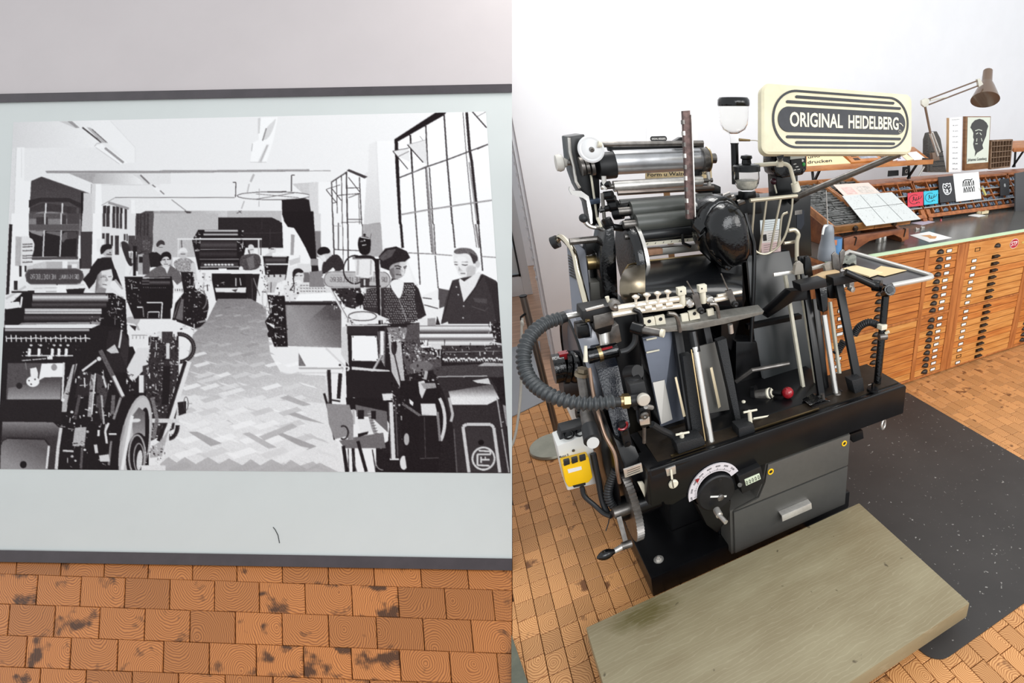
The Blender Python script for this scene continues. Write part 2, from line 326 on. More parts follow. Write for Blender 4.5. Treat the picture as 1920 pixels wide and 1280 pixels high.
    zoom(580, 420, 4.924)
    P([(835, 0), (1725, 0), (1770, 600), (1200, 600), (1040, 660), (860, 220)], .965, .008); P([(690, 0), (838, 0), (865, 220), (960, 540), (700, 560)], .95, .01)
    for pts, w, t in (([(845, 0), (862, 220)], 24, .1), ([(985, 0), (1005, 270), (1022, 560)], 11, .2), ([(1125, 0), (1145, 270)], 22, .55), ([(1108, 0), (1130, 260)], 6, .2), ([(1150, 0), (1165, 280)], 9, .15), ([(1162, 290), (1190, 590)], 9, .2), ([(1325, 0), (1345, 220)], 13, .2), ([(1535, 0), (1570, 220)], 20, .5), ([(1515, 0), (1545, 215)], 6, .25), ([(1562, 0), (1600, 430)], 12, .15)): L(pts, w, t, .06)
    L([(910, 265), (1130, 275), (1320, 290)], 9, .5); L([(1590, 298), (1748, 310)], 9, .5)
    P([(500, 0), (662, 0), (680, 300), (500, 300)], .66, .05); P([(215, 0), (495, 0), (500, 440), (240, 440)], .96, .01); [L([(x, 0), (x+6, 430)], w, .22) for x, w in ((222, 10), (265, 6), (308, 6), (355, 12), (490, 8))]; L([(230, 235), (460, 245)], 8, .3)
    # ---------- left middle ----------
    zoom(0, 400, 5.566)
    P([(120, 0), (300, 0), (295, 600), (90, 820), (110, 400)], .965, .01); P([(95, 110), (130, 115), (95, 840), (62, 850)], .1)
    B(300, 115, 830, 175, .33, .05); B(300, 0, 845, 60, .32, .08); B(300, 55, 820, 115, .5, .07); B(378, 40, 500, 115, .2, .06); B(640, 20, 690, 110, .2, .05); B(700, 0, 830, 110, .25, .04)
    L([(470, 0), (468, 115)], 14, .85); L([(640, 0), (640, 115)], 14, .85)
    P([(300, 180), (820, 180), (800, 450), (330, 450)], .1); P([(300, 180), (460, 185), (440, 240), (330, 205)], .55, .05); P([(500, 185), (635, 190), (635, 240), (470, 200)], .4, .05); P([(650, 190), (800, 190), (805, 265), (680, 265), (670, 300), (640, 300)], .35, .05); P([(700, 190), (800, 190), (800, 262), (700, 262)], .25)
    L([(462, 180), (448, 450)], 14, .85); L([(640, 180), (625, 450)], 14, .82); L([(330, 470), (815, 465)], 30, .3, .06); L([(815, 180), (800, 470)], 18, .24)
    B(840, 190, 972, 575, .21, .03); P([(860, 0), (990, 0), (975, 190), (850, 190)], .82, .04); P([(970, 0), (1080, 0), (1060, 330), (1000, 570), (955, 570)], .965, .01)
    P([(860, 575), (960, 575), (900, 700), (860, 720)], .88)
    B(830, 470, 845, 580, .1); P([(270, 545), (485, 500), (830, 500), (830, 580), (260, 620)], .8, .05); B(485, 505, 650, 575, .72); B(650, 500, 705, 570, .95); B(705, 540, 800, 575, .5); B(750, 530, 805, 570, .93)
    P([(1060, 0), (1420, 0), (1400, 220), (1330, 230), (1300, 700), (1150, 700), (1060, 330)], .9, .02)
    for a, b, y0, y1 in ((1072, 1100, 0, 135), (1108, 1145, 0, 140), (1172, 1202, 0, 150), (1210, 1240, 0, 155), (1250, 1275, 0, 160), (1300, 1325, 0, 165), (1065, 1095, 205, 320), (1105, 1140, 205, 330), (1155, 1180, 230, 340), (1200, 1240, 230, 430), (1292, 1310, 215, 280), (1318, 1332, 215, 290)): B(a, y0, b, y1, .2, .07)
    B(1340, 230, 1410, 420, .25, .08); P([(1420, 0), (1600, 0), (1600, 300), (1560, 600), (1400, 600), (1415, 200)], .25, .08)
    for x in (1440, 1470, 1510, 1545): L([(x, 0), (x-5, 230)], 9, .14)
    G([(1600, 0), (1800, 0), (1800, 560), (1600, 560)], (1600, 0), .62, (1800, 0), .75, .05); B(1590, 270, 1735, 300, .25); B(1600, 290, 1735, 560, .3, .05)
    B(1010, 265, 1090, 400, .93); P([(160, 240), (290, 240), (340, 270), (360, 320), (355, 380), (330, 470), (350, 540), (220, 560), (155, 545)], .9); P([(165, 242), (225, 245), (215, 550), (158, 545)], .72, .05)
    for y in (325, 352, 392, 445, 470, 512): L([(235, y), (340, y-6)], 9, .35); [L([(240+k*18, y-14), (244+k*18, y)], 5, .3) for k in range(6)]
    B(200, 545, 225, 660, .12); B(255, 545, 275, 610, .12)
    # person far, white column
    P([(1050, 330), (1110, 315), (1175, 345), (1175, 430), (1150, 470), (1080, 440), (1060, 400)], .75); P([(1045, 360), (1080, 320), (1165, 318), (1175, 370), (1110, 375), (1075, 420), (1050, 430)], .09); L([(1110, 425), (1165, 430)], 12, .3); E(1150, 410, 10, 6, .15); B(1080, 455, 1170, 475, .6)
    P([(860, 690), (1010, 530), (1060, 460), (1160, 460), (1200, 580), (1235, 660), (1280, 780), (1200, 700), (900, 730)], .1)
    # paddle, jar, men behind
    P([(1250, 300), (1300, 282), (1345, 320), (1400, 520), (1375, 560), (1330, 530)], .16, .05); arc(1290, 330, 36, 40, 150, 330, 5, .5)
    P([(1340, 395), (1430, 390), (1420, 460), (1390, 480), (1350, 460)], .75); B(1345, 395, 1425, 412, .95); L([(1370, 400), (1365, 460)], 8, .3); L([(1405, 400), (1402, 460)], 8, .3); B(1375, 480, 1400, 520, .8); L([(1400, 520), (1350, 640)], 14, .85); B(1385, 340, 1430, 400, .12); L([(1405, 340), (1405, 650)], 30, .08); L([(1430, 480), (1450, 420), (1500, 390)], 10, .12)
    B(1490, 280, 1565, 385, .3, .2); P([(1440, 430), (1500, 420), (1500, 640), (1440, 640)], .7, .06); B(1450, 450, 1490, 515, .1); B(1490, 430, 1560, 640, .28, .05)
    P([(1550, 420), (1620, 390), (1700, 410), (1700, 560), (1570, 560)], .08); P([(1620, 340), (1640, 300), (1700, 285), (1725, 330), (1715, 400), (1660, 420)], .72); P([(1615, 340), (1640, 290), (1700, 278), (1728, 320), (1690, 315), (1645, 330), (1650, 400)], .2); P([(1620, 390), (1670, 420), (1660, 470), (1630, 430)], .9)
    P([(1500, 660), (1580, 600), (1680, 560), (1781, 530), (1781, 660)], .35, .08)
    P([(1665, 430), (1720, 400), (1781, 410), (1781, 540), (1740, 555), (1690, 500)], .8); P([(1660, 450), (1700, 400), (1781, 400), (1781, 440), (1720, 440), (1690, 490)], .08); L([(1710, 485), (1770, 478)], 9, .2); L([(1720, 525), (1760, 525)], 6, .4); P([(1680, 545), (1720, 560), (1781, 640), (1720, 640)], .85)
    # sign on the near press (mirrored lettering)
    P([(260, 640), (290, 585), (360, 575), (800, 575), (860, 600), (878, 660), (840, 730), (790, 742), (330, 742), (275, 710)], .25, .05); arc(330, 660, 60, 78, 90, 270, 5, .5); arc(800, 655, 72, 76, -90, 90, 5, .5); L([(330, 582), (800, 580)], 5, .45); L([(330, 738), (800, 735)], 5, .45)
    gl = {'O': [[(0, 0), (0, 1), (.7, 1), (.7, 0), (0, 0)]], 'R': [[(0, 1), (0, 0), (.7, 0), (.7, .5), (0, .5), (.7, 1)]], 'I': [[(.3, 0), (.3, 1)]], 'G': [[(.7, .1), (.4, 0), (0, .3), (0, .8), (.4, 1), (.7, .8), (.7, .5), (.4, .5)]], 'N': [[(0, 1), (0, 0), (.7, 1), (.7, 0)]], 'A': [[(0, 1), (.35, 0), (.7, 1)], [(.15, .6), (.55, .6)]], 'L': [[(0, 0), (0, 1), (.7, 1)]], 'H': [[(0, 0), (0, 1)], [(.7, 0), (.7, 1)], [(0, .5), (.7, .5)]], 'E': [[(.7, 0), (0, 0), (0, 1), (.7, 1)], [(0, .5), (.6, .5)]], 'D': [[(0, 0), (0, 1), (.5, .9), (.7, .5), (.5, .1), (0, 0)]], 'B': [[(0, 0), (0, 1), (.6, 1), (.7, .75), (.5, .5), (0, .5)], [(.5, .5), (.65, .25), (.5, 0), (0, 0)]], ' ': []}
    def mirrored(txt, xr, y0, cw, h, w, t):
        for i, ch in enumerate(txt):
            for st in gl[ch]: L([(xr-(i+p[0]*.9)*cw, y0+p[1]*h) for p in st], w, t)
    mirrored('ORIGINAL HEIDELBERG', 822, 638, 27, 46, 5, .75)
    P([(300, 742), (830, 742), (900, 760), (900, 840), (230, 840), (240, 780)], .92); L([(320, 745), (880, 745)], 8, .8); P([(690, 790), (890, 780), (870, 830), (700, 830)], .1); B(590, 750, 690, 820, .97); L([(350, 780), (600, 775)], 5, .7); B(480, 810, 590, 820, .7); B(590, 735, 600, 750, .2)
    # woman in front
    sh = 0
    P([(930, 790), (960, 700), (1010, 600), (1160, 560), (1180, 660), (1150, 760), (1200, 800), (1300, 900), (1400, 1080), (1330, 1090), (1290, 900), (1180, 840), (900, 835)], .9, .03)
    P([(1010, 640), (1040, 600), (1165, 570), (1175, 650), (1160, 720), (1110, 785), (1060, 790), (1020, 740)], .88, .03); G([(1010, 640), (1060, 610), (1080, 780), (1030, 800), (990, 830)], (1010, 700), .45, (1080, 700), .85, .05)
    L([(1050, 668), (1080, 660), (1112, 666)], 7, .3); L([(1050, 648), (1110, 646)], 6, .5); L([(1130, 662), (1162, 658)], 7, .25); E(1060, 720, 34, 30, .78, alpha=.5); E(1085, 690, 14, 24, .72, alpha=.5); P([(1110, 660), (1130, 700), (1105, 712), (1095, 700)], .65); L([(1070, 740), (1115, 745)], 9, .35); P([(1060, 770), (1110, 785), (1100, 830), (990, 830), (1020, 780)], .55, .05)
    P([(890, 720), (950, 560), (1020, 470), (1120, 465), (1180, 520), (1185, 575), (1060, 600), (1020, 640), (990, 720), (930, 790)], .09, .03); P([(1160, 520), (1210, 590), (1235, 660), (1180, 660)], .1); P([(920, 800), (1000, 830), (890, 835)], .95); L([(1200, 690), (1280, 790)], 22, .7)
    P([(1300, 1090), (1400, 1070), (1480, 1100), (1470, 1220), (1430, 1220), (1420, 1150), (1310, 1140)], .72, .05); P([(1470, 1095), (1710, 1095), (1720, 1165), (1560, 1175), (1430, 1170)], .93)
    # far-left press pair, second press
    P([(1300, 660), (1781, 660), (1781, 1100), (1400, 1100), (1320, 900)], .07, .02); L([(1490, 672), (1781, 668)], 18, .7); BG(1480, 690, 1781, 740, ((0, .1), (.3, .35), (.6, .1), (1, .05))); L([(1480, 738), (1740, 738)], 6, .6); [E(1500+k*22, 772, 4, 4, .7, n=8) for k in range(11)]
    L([(1530, 930), (1695, 930)], 12, .93); L([(1545, 1030), (1660, 1026), (1665, 1090)], 9, .85); L([(1545, 1030), (1540, 1090)], 8, .7); L([(1690, 935), (1685, 1100)], 14, .75); B(1430, 970, 1495, 985, .9); B(1715, 968, 1745, 985, .9); L([(1490, 970), (1500, 1080)], 10, .5); busy(1310, 690, 1470, 960, 60, 5); L([(1440, 640), (1530, 640)], 8, .9); L([(1480, 600), (1490, 650)], 8, .8)
    # near-left press : rollers
    P([(50, 1000), (230, 830), (1180, 830), (1310, 900), (1330, 1290), (40, 1290)], .06, .02)
    BG(340, 838, 1130, 925, ((0, .15), (.15, .5), (.4, .9), (.7, .55), (1, .1)), .05); BG(330, 925, 1110, 990, ((0, .1), (.4, .3), (1, .05)), .04); BG(260, 990, 1060, 1050, ((0, .5), (.3, .9), (.6, .55), (.85, .95), (1, .1)), .05); BG(250, 1050, 1050, 1130, ((0, .05), (.4, .28), (.7, .2), (1, .05)), .04)
    P([(230, 1140), (1050, 1130), (1040, 1165), (180, 1170)], .55, .05); P([(50, 1185), (250, 1160), (1000, 1155), (950, 1190), (50, 1200)], .9); L([(300, 1175), (680, 1168)], 9, .3, .2); BG(45, 1200, 940, 1240, ((0, .3), (.4, .15), (1, .5))); busy(1110, 840, 1290, 1060, 80, 11); busy(930, 1060, 1330, 1290, 110, 12); busy(60, 880, 230, 1000, 14, 13); P([(60, 930), (200, 920), (210, 980), (60, 1000)], .93); L([(60, 890), (270, 760)], 24, .8); L([(120, 820), (300, 820)], 18, .1); B(145, 700, 185, 800, .15); L([(230, 870), (215, 980)], 18, .93); B(290, 805, 360, 830, .1)
    # ---------- centre ----------
    zoom(280, 400, 5.12)
    P([(30, 0), (660, 0), (660, 420), (40, 420)], .74, .05); P([(0, 0), (45, 0), (30, 230), (0, 230)], .3, .06)
    P([(660, 42), (1165, 38), (1275, 90), (1285, 330), (900, 330), (660, 160)], .12, .03); L([(1080, 50), (1080, 150)], 6, .2); L([(900, 190), (1270, 185)], 5, .22); L([(1160, 150), (1160, 300)], 6, .22)
    P([(1280, 60), (1360, 140), (1400, 150), (1550, 400), (1540, 500), (1290, 420)], .95, .015); P([(1360, 200), (1395, 205), (1385, 400), (1355, 400)], .62); P([(1580, 0), (1645, 0), (1645, 170), (1590, 180)], .85, .04); P([(1590, 170), (1645, 170), (1650, 420), (1595, 420)], .5, .04); P([(1645, 0), (1843, 0), (1843, 420), (1650, 420)], .95, .01); L([(1760, 0), (1775, 430)], 13, .2); L([(1815, 90), (1815, 350)], 8, .25); L([(1770, 345), (1843, 350)], 9, .3); L([(1770, 120), (1843, 120)], 5, .6)
    P([(1285, -20), (1575, -20), (1605, 440), (1550, 440), (1500, 330), (1440, 220), (1390, 140), (1330, 130), (1290, 70)], .07, .02); B(1550, 435, 1620, 500, .55, .05); P([(1555, 500), (1620, 500), (1640, 660), (1560, 670)], .1)
    # big press in the middle
    P([(470, 155), (880, 155), (930, 300), (880, 540), (470, 540), (410, 260)], .07, .03); BG(530, 155, 850, 180, ((0, .3), (.4, .9), (1, .2))); BG(520, 190, 850, 215, ((0, .2), (.5, .85), (1, .1))); L([(270, 246), (1080, 246)], 15, .9); BG(490, 260, 840, 345, ((0, .1), (.5, .28), (1, .08))); L([(490, 345), (840, 345)], 5, .6); BG(480, 350, 840, 430, ((0, .06), (.5, .2), (1, .06))); L([(280, 250), (275, 420)], 14, .85); L([(310, 255), (312, 350)], 10, .3); L([(1050, 250), (1050, 400)], 16, .8); L([(1075, 250), (1070, 400)], 8, .3)
    busy(415, 200, 490, 380, 26, 21); busy(850, 160, 930, 380, 30, 22); L([(480, 440), (860, 438)], 8, .5); P([(500, 470), (850, 470), (850, 520), (490, 525)], .2, .05); [E(540+k*32, 492, 14, 9, .92, n=10) for k in range(9)]; L([(490, 515), (860, 512)], 8, .7)
    P([(500, 555), (560, 540), (880, 540), (1040, 560), (1010, 580), (500, 572)], .93); B(665, 528, 742, 552, .97); P([(600, 575), (1000, 580), (980, 640), (920, 900), (640, 840), (600, 640)], .07, .03); L([(530, 570), (515, 760)], 16, .75); L([(830, 620), (830, 700)], 12, .7); busy(640, 660, 840, 700, 20, 24, dens=.3); P([(630, 715), (800, 715), (930, 710), (925, 760), (640, 755)], .9); P([(790, 735), (850, 725), (830, 755)], .2); L([(870, 620), (880, 690)], 8, .8)
    # man at the table, woman behind
    P([(870, 410), (960, 385), (1060, 390), (1075, 480), (1040, 540), (900, 550), (865, 500)], .27, .12); P([(945, 310), (975, 292), (1005, 310), (1010, 360), (985, 395), (955, 380)], .86); P([(945, 345), (960, 350), (970, 395), (950, 380)], .35); L([(965, 350), (1000, 345)], 7, .4); P([(930, 430), (1000, 400), (1010, 520), (960, 540)], .42, .08); E(880, 530, 20, 24, .9); P([(1000, 560), (1070, 510), (1060, 545)], .9)
    P([(920, 580), (1060, 580), (1040, 700), (1020, 890), (950, 890), (930, 700)], .1, .03); L([(985, 620), (990, 860)], 10, .22); L([(1000, 620), (1060, 790)], 9, .5)
    E(1180, 350, 36, 40, .85); P([(1140, 345), (1160, 300), (1200, 295), (1218, 330), (1180, 325), (1155, 340)], .12); P([(1110, 400), (1160, 370), (1230, 390), (1230, 410), (1110, 410)], .8); L([(1165, 342), (1195, 342)], 6, .3); P([(1180, 380), (1290, 370), (1290, 410), (1180, 415)], .95)
    # left people of the centre
    P([(0, 380), (70, 370), (110, 400), (100, 500), (10, 520)], .09); E(105, 330, 42, 55, .74); P([(60, 300), (90, 255), (140, 258), (155, 310), (110, 290), (80, 330)], .2); L([(90, 325), (130, 325)], 7, .35)
    P([(220, 470), (290, 430), (360, 420), (440, 470), (420, 540), (350, 580), (270, 560)], .62, .28); E(325, 385, 45, 50, .78); P([(275, 390), (290, 335), (340, 322), (375, 370), (350, 380), (320, 360), (295, 385)], .9); L([(300, 390), (345, 390)], 8, .35); P([(395, 480), (440, 470), (460, 640), (435, 720), (410, 660)], .82)
    P([(0, 560), (60, 520), (130, 490), (210, 500), (290, 560), (330, 680), (270, 690), (230, 640), (0, 620)], .38, .08); E(155, 445, 52, 65, .82); P([(95, 440), (120, 375), (180, 362), (215, 400), (205, 460), (180, 410), (130, 420), (110, 470)], .07); L([(125, 445), (155, 442)], 9, .15); L([(170, 442), (195, 442)], 8, .15); L([(140, 488), (180, 488)], 7, .35); P([(145, 440), (165, 470), (150, 475)], .6); P([(110, 500), (150, 530), (170, 580), (200, 500), (160, 510)], .88); P([(260, 690), (330, 640), (340, 680), (290, 710)], .9)
    P([(0, 610), (215, 605), (230, 700), (220, 900), (150, 1000), (0, 1000)], .06, .02); L([(0, 620), (200, 615)], 9, .6); BG(0, 640, 200, 690, ((0, .05), (.4, .35), (1, .05))); [E(10+k*18, 714, 4, 4, .7, n=8) for k in range(9)]; L([(0, 855), (125, 855), (115, 1000)], 12, .9); L([(0, 945), (95, 945), (90, 1000)], 9, .85); P([(230, 715), (335, 715), (340, 760), (235, 760)], .9); [B(245+k*22, 725, 252+k*22, 745, .2) for k in range(4)]; P([(230, 760), (330, 760), (240, 860)], .96)
    P([(300, 560), (420, 560), (440, 720), (560, 800), (570, 900), (540, 1050), (520, 1140), (430, 1100), (220, 1020), (250, 860), (330, 760)], .08, .04); busy(340, 560, 440, 720, 50, 31, dens=.45); busy(300, 740, 560, 1120, 120, 32, dens=.4); arc(470, 830, 80, 100, -80, 60, 10, .5); P([(230, 1000), (290, 830), (330, 820), (320, 1030)], .4, .06); L([(300, 830), (240, 1030)], 14, .12); L([(430, 1060), (430, 1200)], 12, .85); busy(450, 560, 600, 820, 50, 33, dens=.5); B(555, 765, 600, 825, .93); B(440, 640, 590, 660, .9)
    # centre floor
    zoom(300, 560, 3.878)
    G([(420, 0), (660, 0), (770, 60), (800, 400), (880, 540), (1230, 560), (1230, 800), (1350, 1260), (0, 1260), (60, 900), (200, 440), (240, 260), (340, 160)], (500, 0), .55, (600, 700), .9, .06)
    G([(420, 0), (660, 0), (760, 60), (800, 400), (880, 540), (1200, 560), (1230, 760), (150, 700), (240, 260), (340, 160)], (500, 0), .5, (600, 700), .82, .07)
    r = np.random.default_rng(3)
    for row in range(34):
        f = row/33.; y = 60+1180*f**1.55; h = 9+52*f**1.5; pw = 40+150*f**1.3
        base = .52+.38*min(1, f*1.6) - (.12 if f > .96 else 0) - (.1 if .3 < f < .45 else 0)
        x = -120+r.random()*pw
        while x < 1330:
            t = np.clip(base+r.normal(0, .075), .35, .98); up = 1 if (row % 2) else -1
            hw = pw*.95; a = [(x, y), (x+hw, y-up*h*.95), (x+hw+pw*.28, y-up*h*.95+h*.6), (x+pw*.28, y+h*.6)]
            lft = 330-330*((y-60)/1180.)**.75 if y > 160 else 400; rgt = 700+ (110 if y < 480 else 420)+max(0, (y-800)*.35)
            if a[0][0] > lft-20 and a[1][0] < rgt+40: P(a, t, .04, .75)
            x += pw*(1.05+.4*r.random())
    for q, t in (([(205, 965), (270, 965), (450, 1050), (370, 1072)], .62), ([(855, 985), (890, 975), (1140, 1072), (1070, 1098)], .6), ([(1020, 1070), (1085, 1085), (880, 1200), (815, 1180)], .93), ([(720, 1000), (960, 905), (1000, 930), (760, 1030)], .7), ([(260, 960), (470, 880), (530, 905), (320, 985)], .95), ([(600, 980), (650, 970), (850, 1080), (790, 1090)], .7), ([(0, 1200), (60, 1150), (120, 1190), (180, 1150), (260, 1200), (350, 1150), (430, 1200), (500, 1160), (600, 1210), (660, 1165), (730, 1210), (810, 1165), (900, 1210), (950, 1170), (1070, 1240), (1160, 1190), (1300, 1260), (0, 1260)], .68), ([(870, 720), (930, 700), (1100, 770), (1040, 780)], .66), ([(930, 840), (980, 825), (1200, 910), (1050, 880)], .62), ([(260, 600), (420, 555), (450, 580), (300, 615)], .86), ([(420, 690), (590, 645), (620, 665), (470, 710)], .93)): P(q, t, .05, .8)
    # ---------- middle-right press with panel ----------
    zoom(280, 400, 5.12)
    P([(1090, 410), (1340, 410), (1330, 500), (1310, 640), (1120, 640)], .08, .03); BG(1110, 420, 1310, 485, ((0, .1), (.4, .3), (1, .08))); L([(1110, 487), (1330, 487)], 13, .92); L([(1180, 412), (1320, 412)], 9, .85); P([(1340, 440), (1450, 400), (1450, 470), (1350, 500)], .8); L([(1340, 440), (1440, 410)], 20, .95)
    P([(1110, 590), (1310, 585), (1300, 640), (1240, 665), (1120, 660)], .8, .05); [E(x, 600, 9, 12, .15, n=10) for x in (1145, 1200, 1258)]; P([(1130, 660), (1230, 660), (1200, 760), (1130, 760)], .75, .05); L([(1170, 660), (1165, 760)], 8, .3); busy(1060, 470, 1140, 760, 40, 41, dens=.4); arc(1110, 820, 25, 90, 0, 360, 10, .75)
    P([(1340, 520), (1420, 500), (1420, 650), (1300, 660)], .9); P([(1420, 485), (1550, 485), (1560, 680), (1420, 680)], .86, .03); P([(1480, 565), (1530, 565), (1550, 660), (1480, 660)], .42)
    E(1430, 600, 55, 60, .85); P([(1370, 580), (1385, 535), (1440, 522), (1485, 555), (1470, 575), (1420, 565), (1395, 600), (1385, 640)], .1); L([(1400, 598), (1430, 596)], 7, .3); L([(1445, 598), (1470, 596)], 7, .3); P([(1410, 640), (1450, 640), (1470, 670), (1400, 670)], .92)
    P([(1610, 380), (1650, 320), (1720, 330), (1740, 390), (1730, 440), (1680, 470)], .8); P([(1605, 385), (1620, 335), (1680, 316), (1735, 345), (1735, 380), (1690, 390), (1640, 400)], .07); P([(1640, 420), (1680, 400), (1700, 470), (1660, 460)], .88); P([(1660, 470), (1700, 450), (1750, 390), (1843, 400), (1843, 560), (1740, 560), (1650, 620)], .2, .08); P([(1690, 470), (1715, 465), (1710, 530), (1690, 520)], .9); P([(1610, 610), (1760, 540), (1660, 660), (1620, 660)], .94)
    P([(1290, 690), (1440, 670), (1680, 660), (1760, 770), (1843, 850), (1300, 850)], .88); P([(1430, 680), (1690, 670), (1740, 760), (1440, 770)], .86, .1); [L([(1450+k*28, 690+j*28), (1466+k*28, 690+j*28)], 8, .35) for k in range(9) for j in range(3)]; P([(1440, 775), (1740, 760), (1843, 840), (1400, 840)], .97, .01); L([(1290, 848), (1843, 845)], 10, .2); L([(1380, 620), (1390, 680), (1350, 740)], 12, .08); busy(1230, 670, 1440, 830, 60, 43, dens=.5)
    P([(1300, 850), (1843, 850), (1843, 1290), (1320, 1270)], .5, .05); G([(1320, 880), (1843, 870), (1843, 1290), (1330, 1265)], (1700, 930), .3, (1500, 1100), .6, .07); P([(1480, 880), (1700, 880), (1500, 1050), (1340, 1200), (1330, 950)], .56, .06, .5); B(1300, 852, 1843, 878, .1)
    P([(1130, 780), (1300, 790), (1330, 1280), (1200, 1280), (1110, 1040), (1160, 960)], .08, .04); busy(1140, 780, 1300, 1270, 150, 44, dens=.5); P([(1115, 1040), (1200, 1070), (1200, 1105)], .9); E(1155, 1160, 22, 30, .1)
    # right: sign, jar, operators
    zoom(580, 420, 4.924)
    P([(0, 440), (120, 430), (140, 580), (0, 580)], .5, .05)
    P([(60, 260), (110, 205), (180, 215), (210, 280), (200, 330), (150, 355), (100, 320)], .82); P([(65, 265), (90, 215), (150, 205), (192, 235), (192, 270), (140, 275), (100, 290)], .07); P([(100, 300), (140, 285), (165, 350), (125, 345)], .9); P([(140, 350), (200, 290), (260, 280), (310, 330), (320, 430), (200, 440), (110, 470)], .16, .06); P([(110, 490), (220, 400), (240, 425), (130, 500)], .95)
    P([(640, 300), (700, 225), (800, 205), (900, 250), (930, 310), (880, 350), (760, 400), (740, 430), (660, 400)], .12, .05); P([(735, 400), (780, 360), (900, 340), (890, 400), (880, 470), (820, 510), (770, 505), (740, 460)], .62, .06); P([(835, 350), (905, 345), (880, 420), (875, 480), (850, 470)], .85); P([(735, 420), (780, 400), (790, 500), (765, 500)], .4, .05); L([(785, 388), (820, 384), (850, 398)], 9, .12); L([(800, 408), (842, 412)], 9, .1); L([(868, 398), (900, 386)], 8, .12); L([(872, 410), (895, 402)], 7, .12); E(800, 440, 34, 30, .5, alpha=.6); E(855, 372, 30, 14, .78, alpha=.6); L([(800, 465), (850, 468)], 9, .2); P([(850, 400), (868, 440), (840, 445)], .75); P([(640, 310), (720, 240), (800, 230), (760, 300), (680, 340)], .3, .08)
    P([(490, 740), (510, 600), (640, 580), (740, 590), (760, 500), (830, 510), (870, 540), (960, 540), (1010, 600), (1080, 840), (1000, 890), (900, 930), (760, 920), (640, 830), (500, 790)], .17, .05)
    r = np.random.default_rng(9)
    for yy in range(540, 920, 22):
        for xx in range(500+(yy//22 % 2)*10, 1060, 21):
            if (xx < 660 and yy > 600 and yy < 780) or (690 < xx < 1000 and yy > 560): E(xx+r.normal()*2, yy+r.normal()*2, 6, 6, .68 if xx > 840 else .55, n=8)
    P([(740, 560), (770, 510), (850, 510), (880, 540), (840, 700), (800, 660)], .93, .02); L([(830, 700), (900, 890)], 7, .6); P([(980, 560), (1010, 600), (1080, 840), (1010, 880), (970, 700)], .14, .06)
    P([(1000, 880), (1080, 860), (1090, 930), (1000, 935)], .9); P([(700, 905), (780, 920), (900, 930), (950, 900), (960, 960), (800, 975)], .88)
    P([(1190, 590), (1290, 610), (1250, 760), (1195, 780)], .3, .05); P([(1040, 660), (1200, 700), (1200, 790), (1060, 760)], .94); L([(1045, 680), (1130, 690)], 9, .25); L([(1060, 745), (1190, 780)], 9, .2); P([(1060, 780), (1250, 790), (1240, 860), (1090, 870)], .93); P([(1090, 870), (1165, 865), (1165, 935), (1090, 935)], .6, .06); P([(1165, 930), (1180, 850), (1210, 930)], .15)
    P([(1330, 260), (1400, 215), (1500, 225), (1560, 290), (1580, 370), (1540, 440), (1530, 470), (1440, 510), (1380, 470), (1330, 350)], .9, .03); P([(1330, 265), (1345, 230), (1420, 215), (1510, 230), (1560, 300), (1550, 350), (1510, 360), (1500, 310), (1460, 265), (1370, 280)], .38, .1); P([(1480, 260), (1550, 300), (1560, 355), (1515, 365)], .22, .05); L([(1338, 352), (1372, 350)], 7, .45); L([(1405, 350), (1465, 352)], 7, .45); L([(1340, 372), (1370, 376)], 8, .25); L([(1408, 374), (1440, 380), (1462, 374)], 8, .25); E(1400, 330, 50, 34, .95, alpha=.5); E(1490, 420, 44, 40, .72, alpha=.6); E(1395, 430, 22, 12, .75, alpha=.5); L([(1395, 455), (1440, 455)], 9, .45); P([(1380, 390), (1405, 425), (1375, 430)], .7); P([(1460, 400), (1540, 390), (1530, 460), (1450, 510)], .76, .04); E(1555, 370, 22, 32, .8)
    P([(1215, 920), (1260, 700), (1320, 520), (1390, 500), (1600, 460), (1720, 520), (1775, 580), (1800, 920)], .2, .04); P([(1380, 520), (1390, 500), (1430, 530), (1560, 440), (1590, 450), (1520, 600), (1425, 720)], .9, .03); L([(1430, 720), (1520, 600), (1600, 480)], 9, .1); P([(1620, 490), (1760, 560), (1790, 900), (1730, 920), (1690, 700)], .16, .04); L([(1500, 760), (1620, 800), (1650, 770)], 7, .3); P([(1510, 680), (1640, 690), (1640, 735), (1530, 720)], .28, .05); [E(x, y, 7, 7, .8, n=8) for x, y in ((1357, 580), (1375, 652), (1425, 757), (1420, 865))]; P([(1215, 925), (1280, 900), (1285, 935), (1215, 935)], .88); L([(1320, 540), (1260, 780), (1220, 900)], 8, .12)
    P([(130, 510), (150, 450), (230, 432), (660, 440), (730, 460), (750, 520), (710, 580), (640, 590), (200, 590), (140, 560)], .72, .04); arc(200, 510, 62, 70, 90, 270, 7, .4); arc(680, 515, 66, 72, -90, 90, 7, .35); L([(200, 440), (680, 445)], 6, .5); L([(200, 580), (680, 588)], 6, .45); L([(200, 470), (400, 470)], 4, .6)
    mirrored('ORIGINAL HEIDELBERG', 716, 490, 28, 44, 7, .42)
    arc(420, 420, 105, 130, 60, 290, 13, .1); P([(415, 315), (600, 315), (590, 480), (540, 500), (430, 480)], .9, .03); P([(400, 300), (600, 295), (600, 322), (400, 325)], .5, .05); L([(450, 330), (445, 470)], 22, .75); L([(570, 330), (565, 470)], 12, .7); B(470, 500, 555, 575, .2, .1); L([(510, 510), (510, 570)], 16, .8); L([(512, 575), (515, 640)], 20, .85)
    P([(455, 120), (490, 110), (565, 125), (570, 180), (560, 285), (470, 285), (445, 200)], .07, .05); L([(470, 118), (560, 135)], 8, .9); E(510, 100, 12, 12, .1); busy(465, 130, 560, 200, 10, 51, dens=.4); P([(420, 290), (600, 285), (640, 380), (610, 390), (590, 310), (420, 320)], .1)
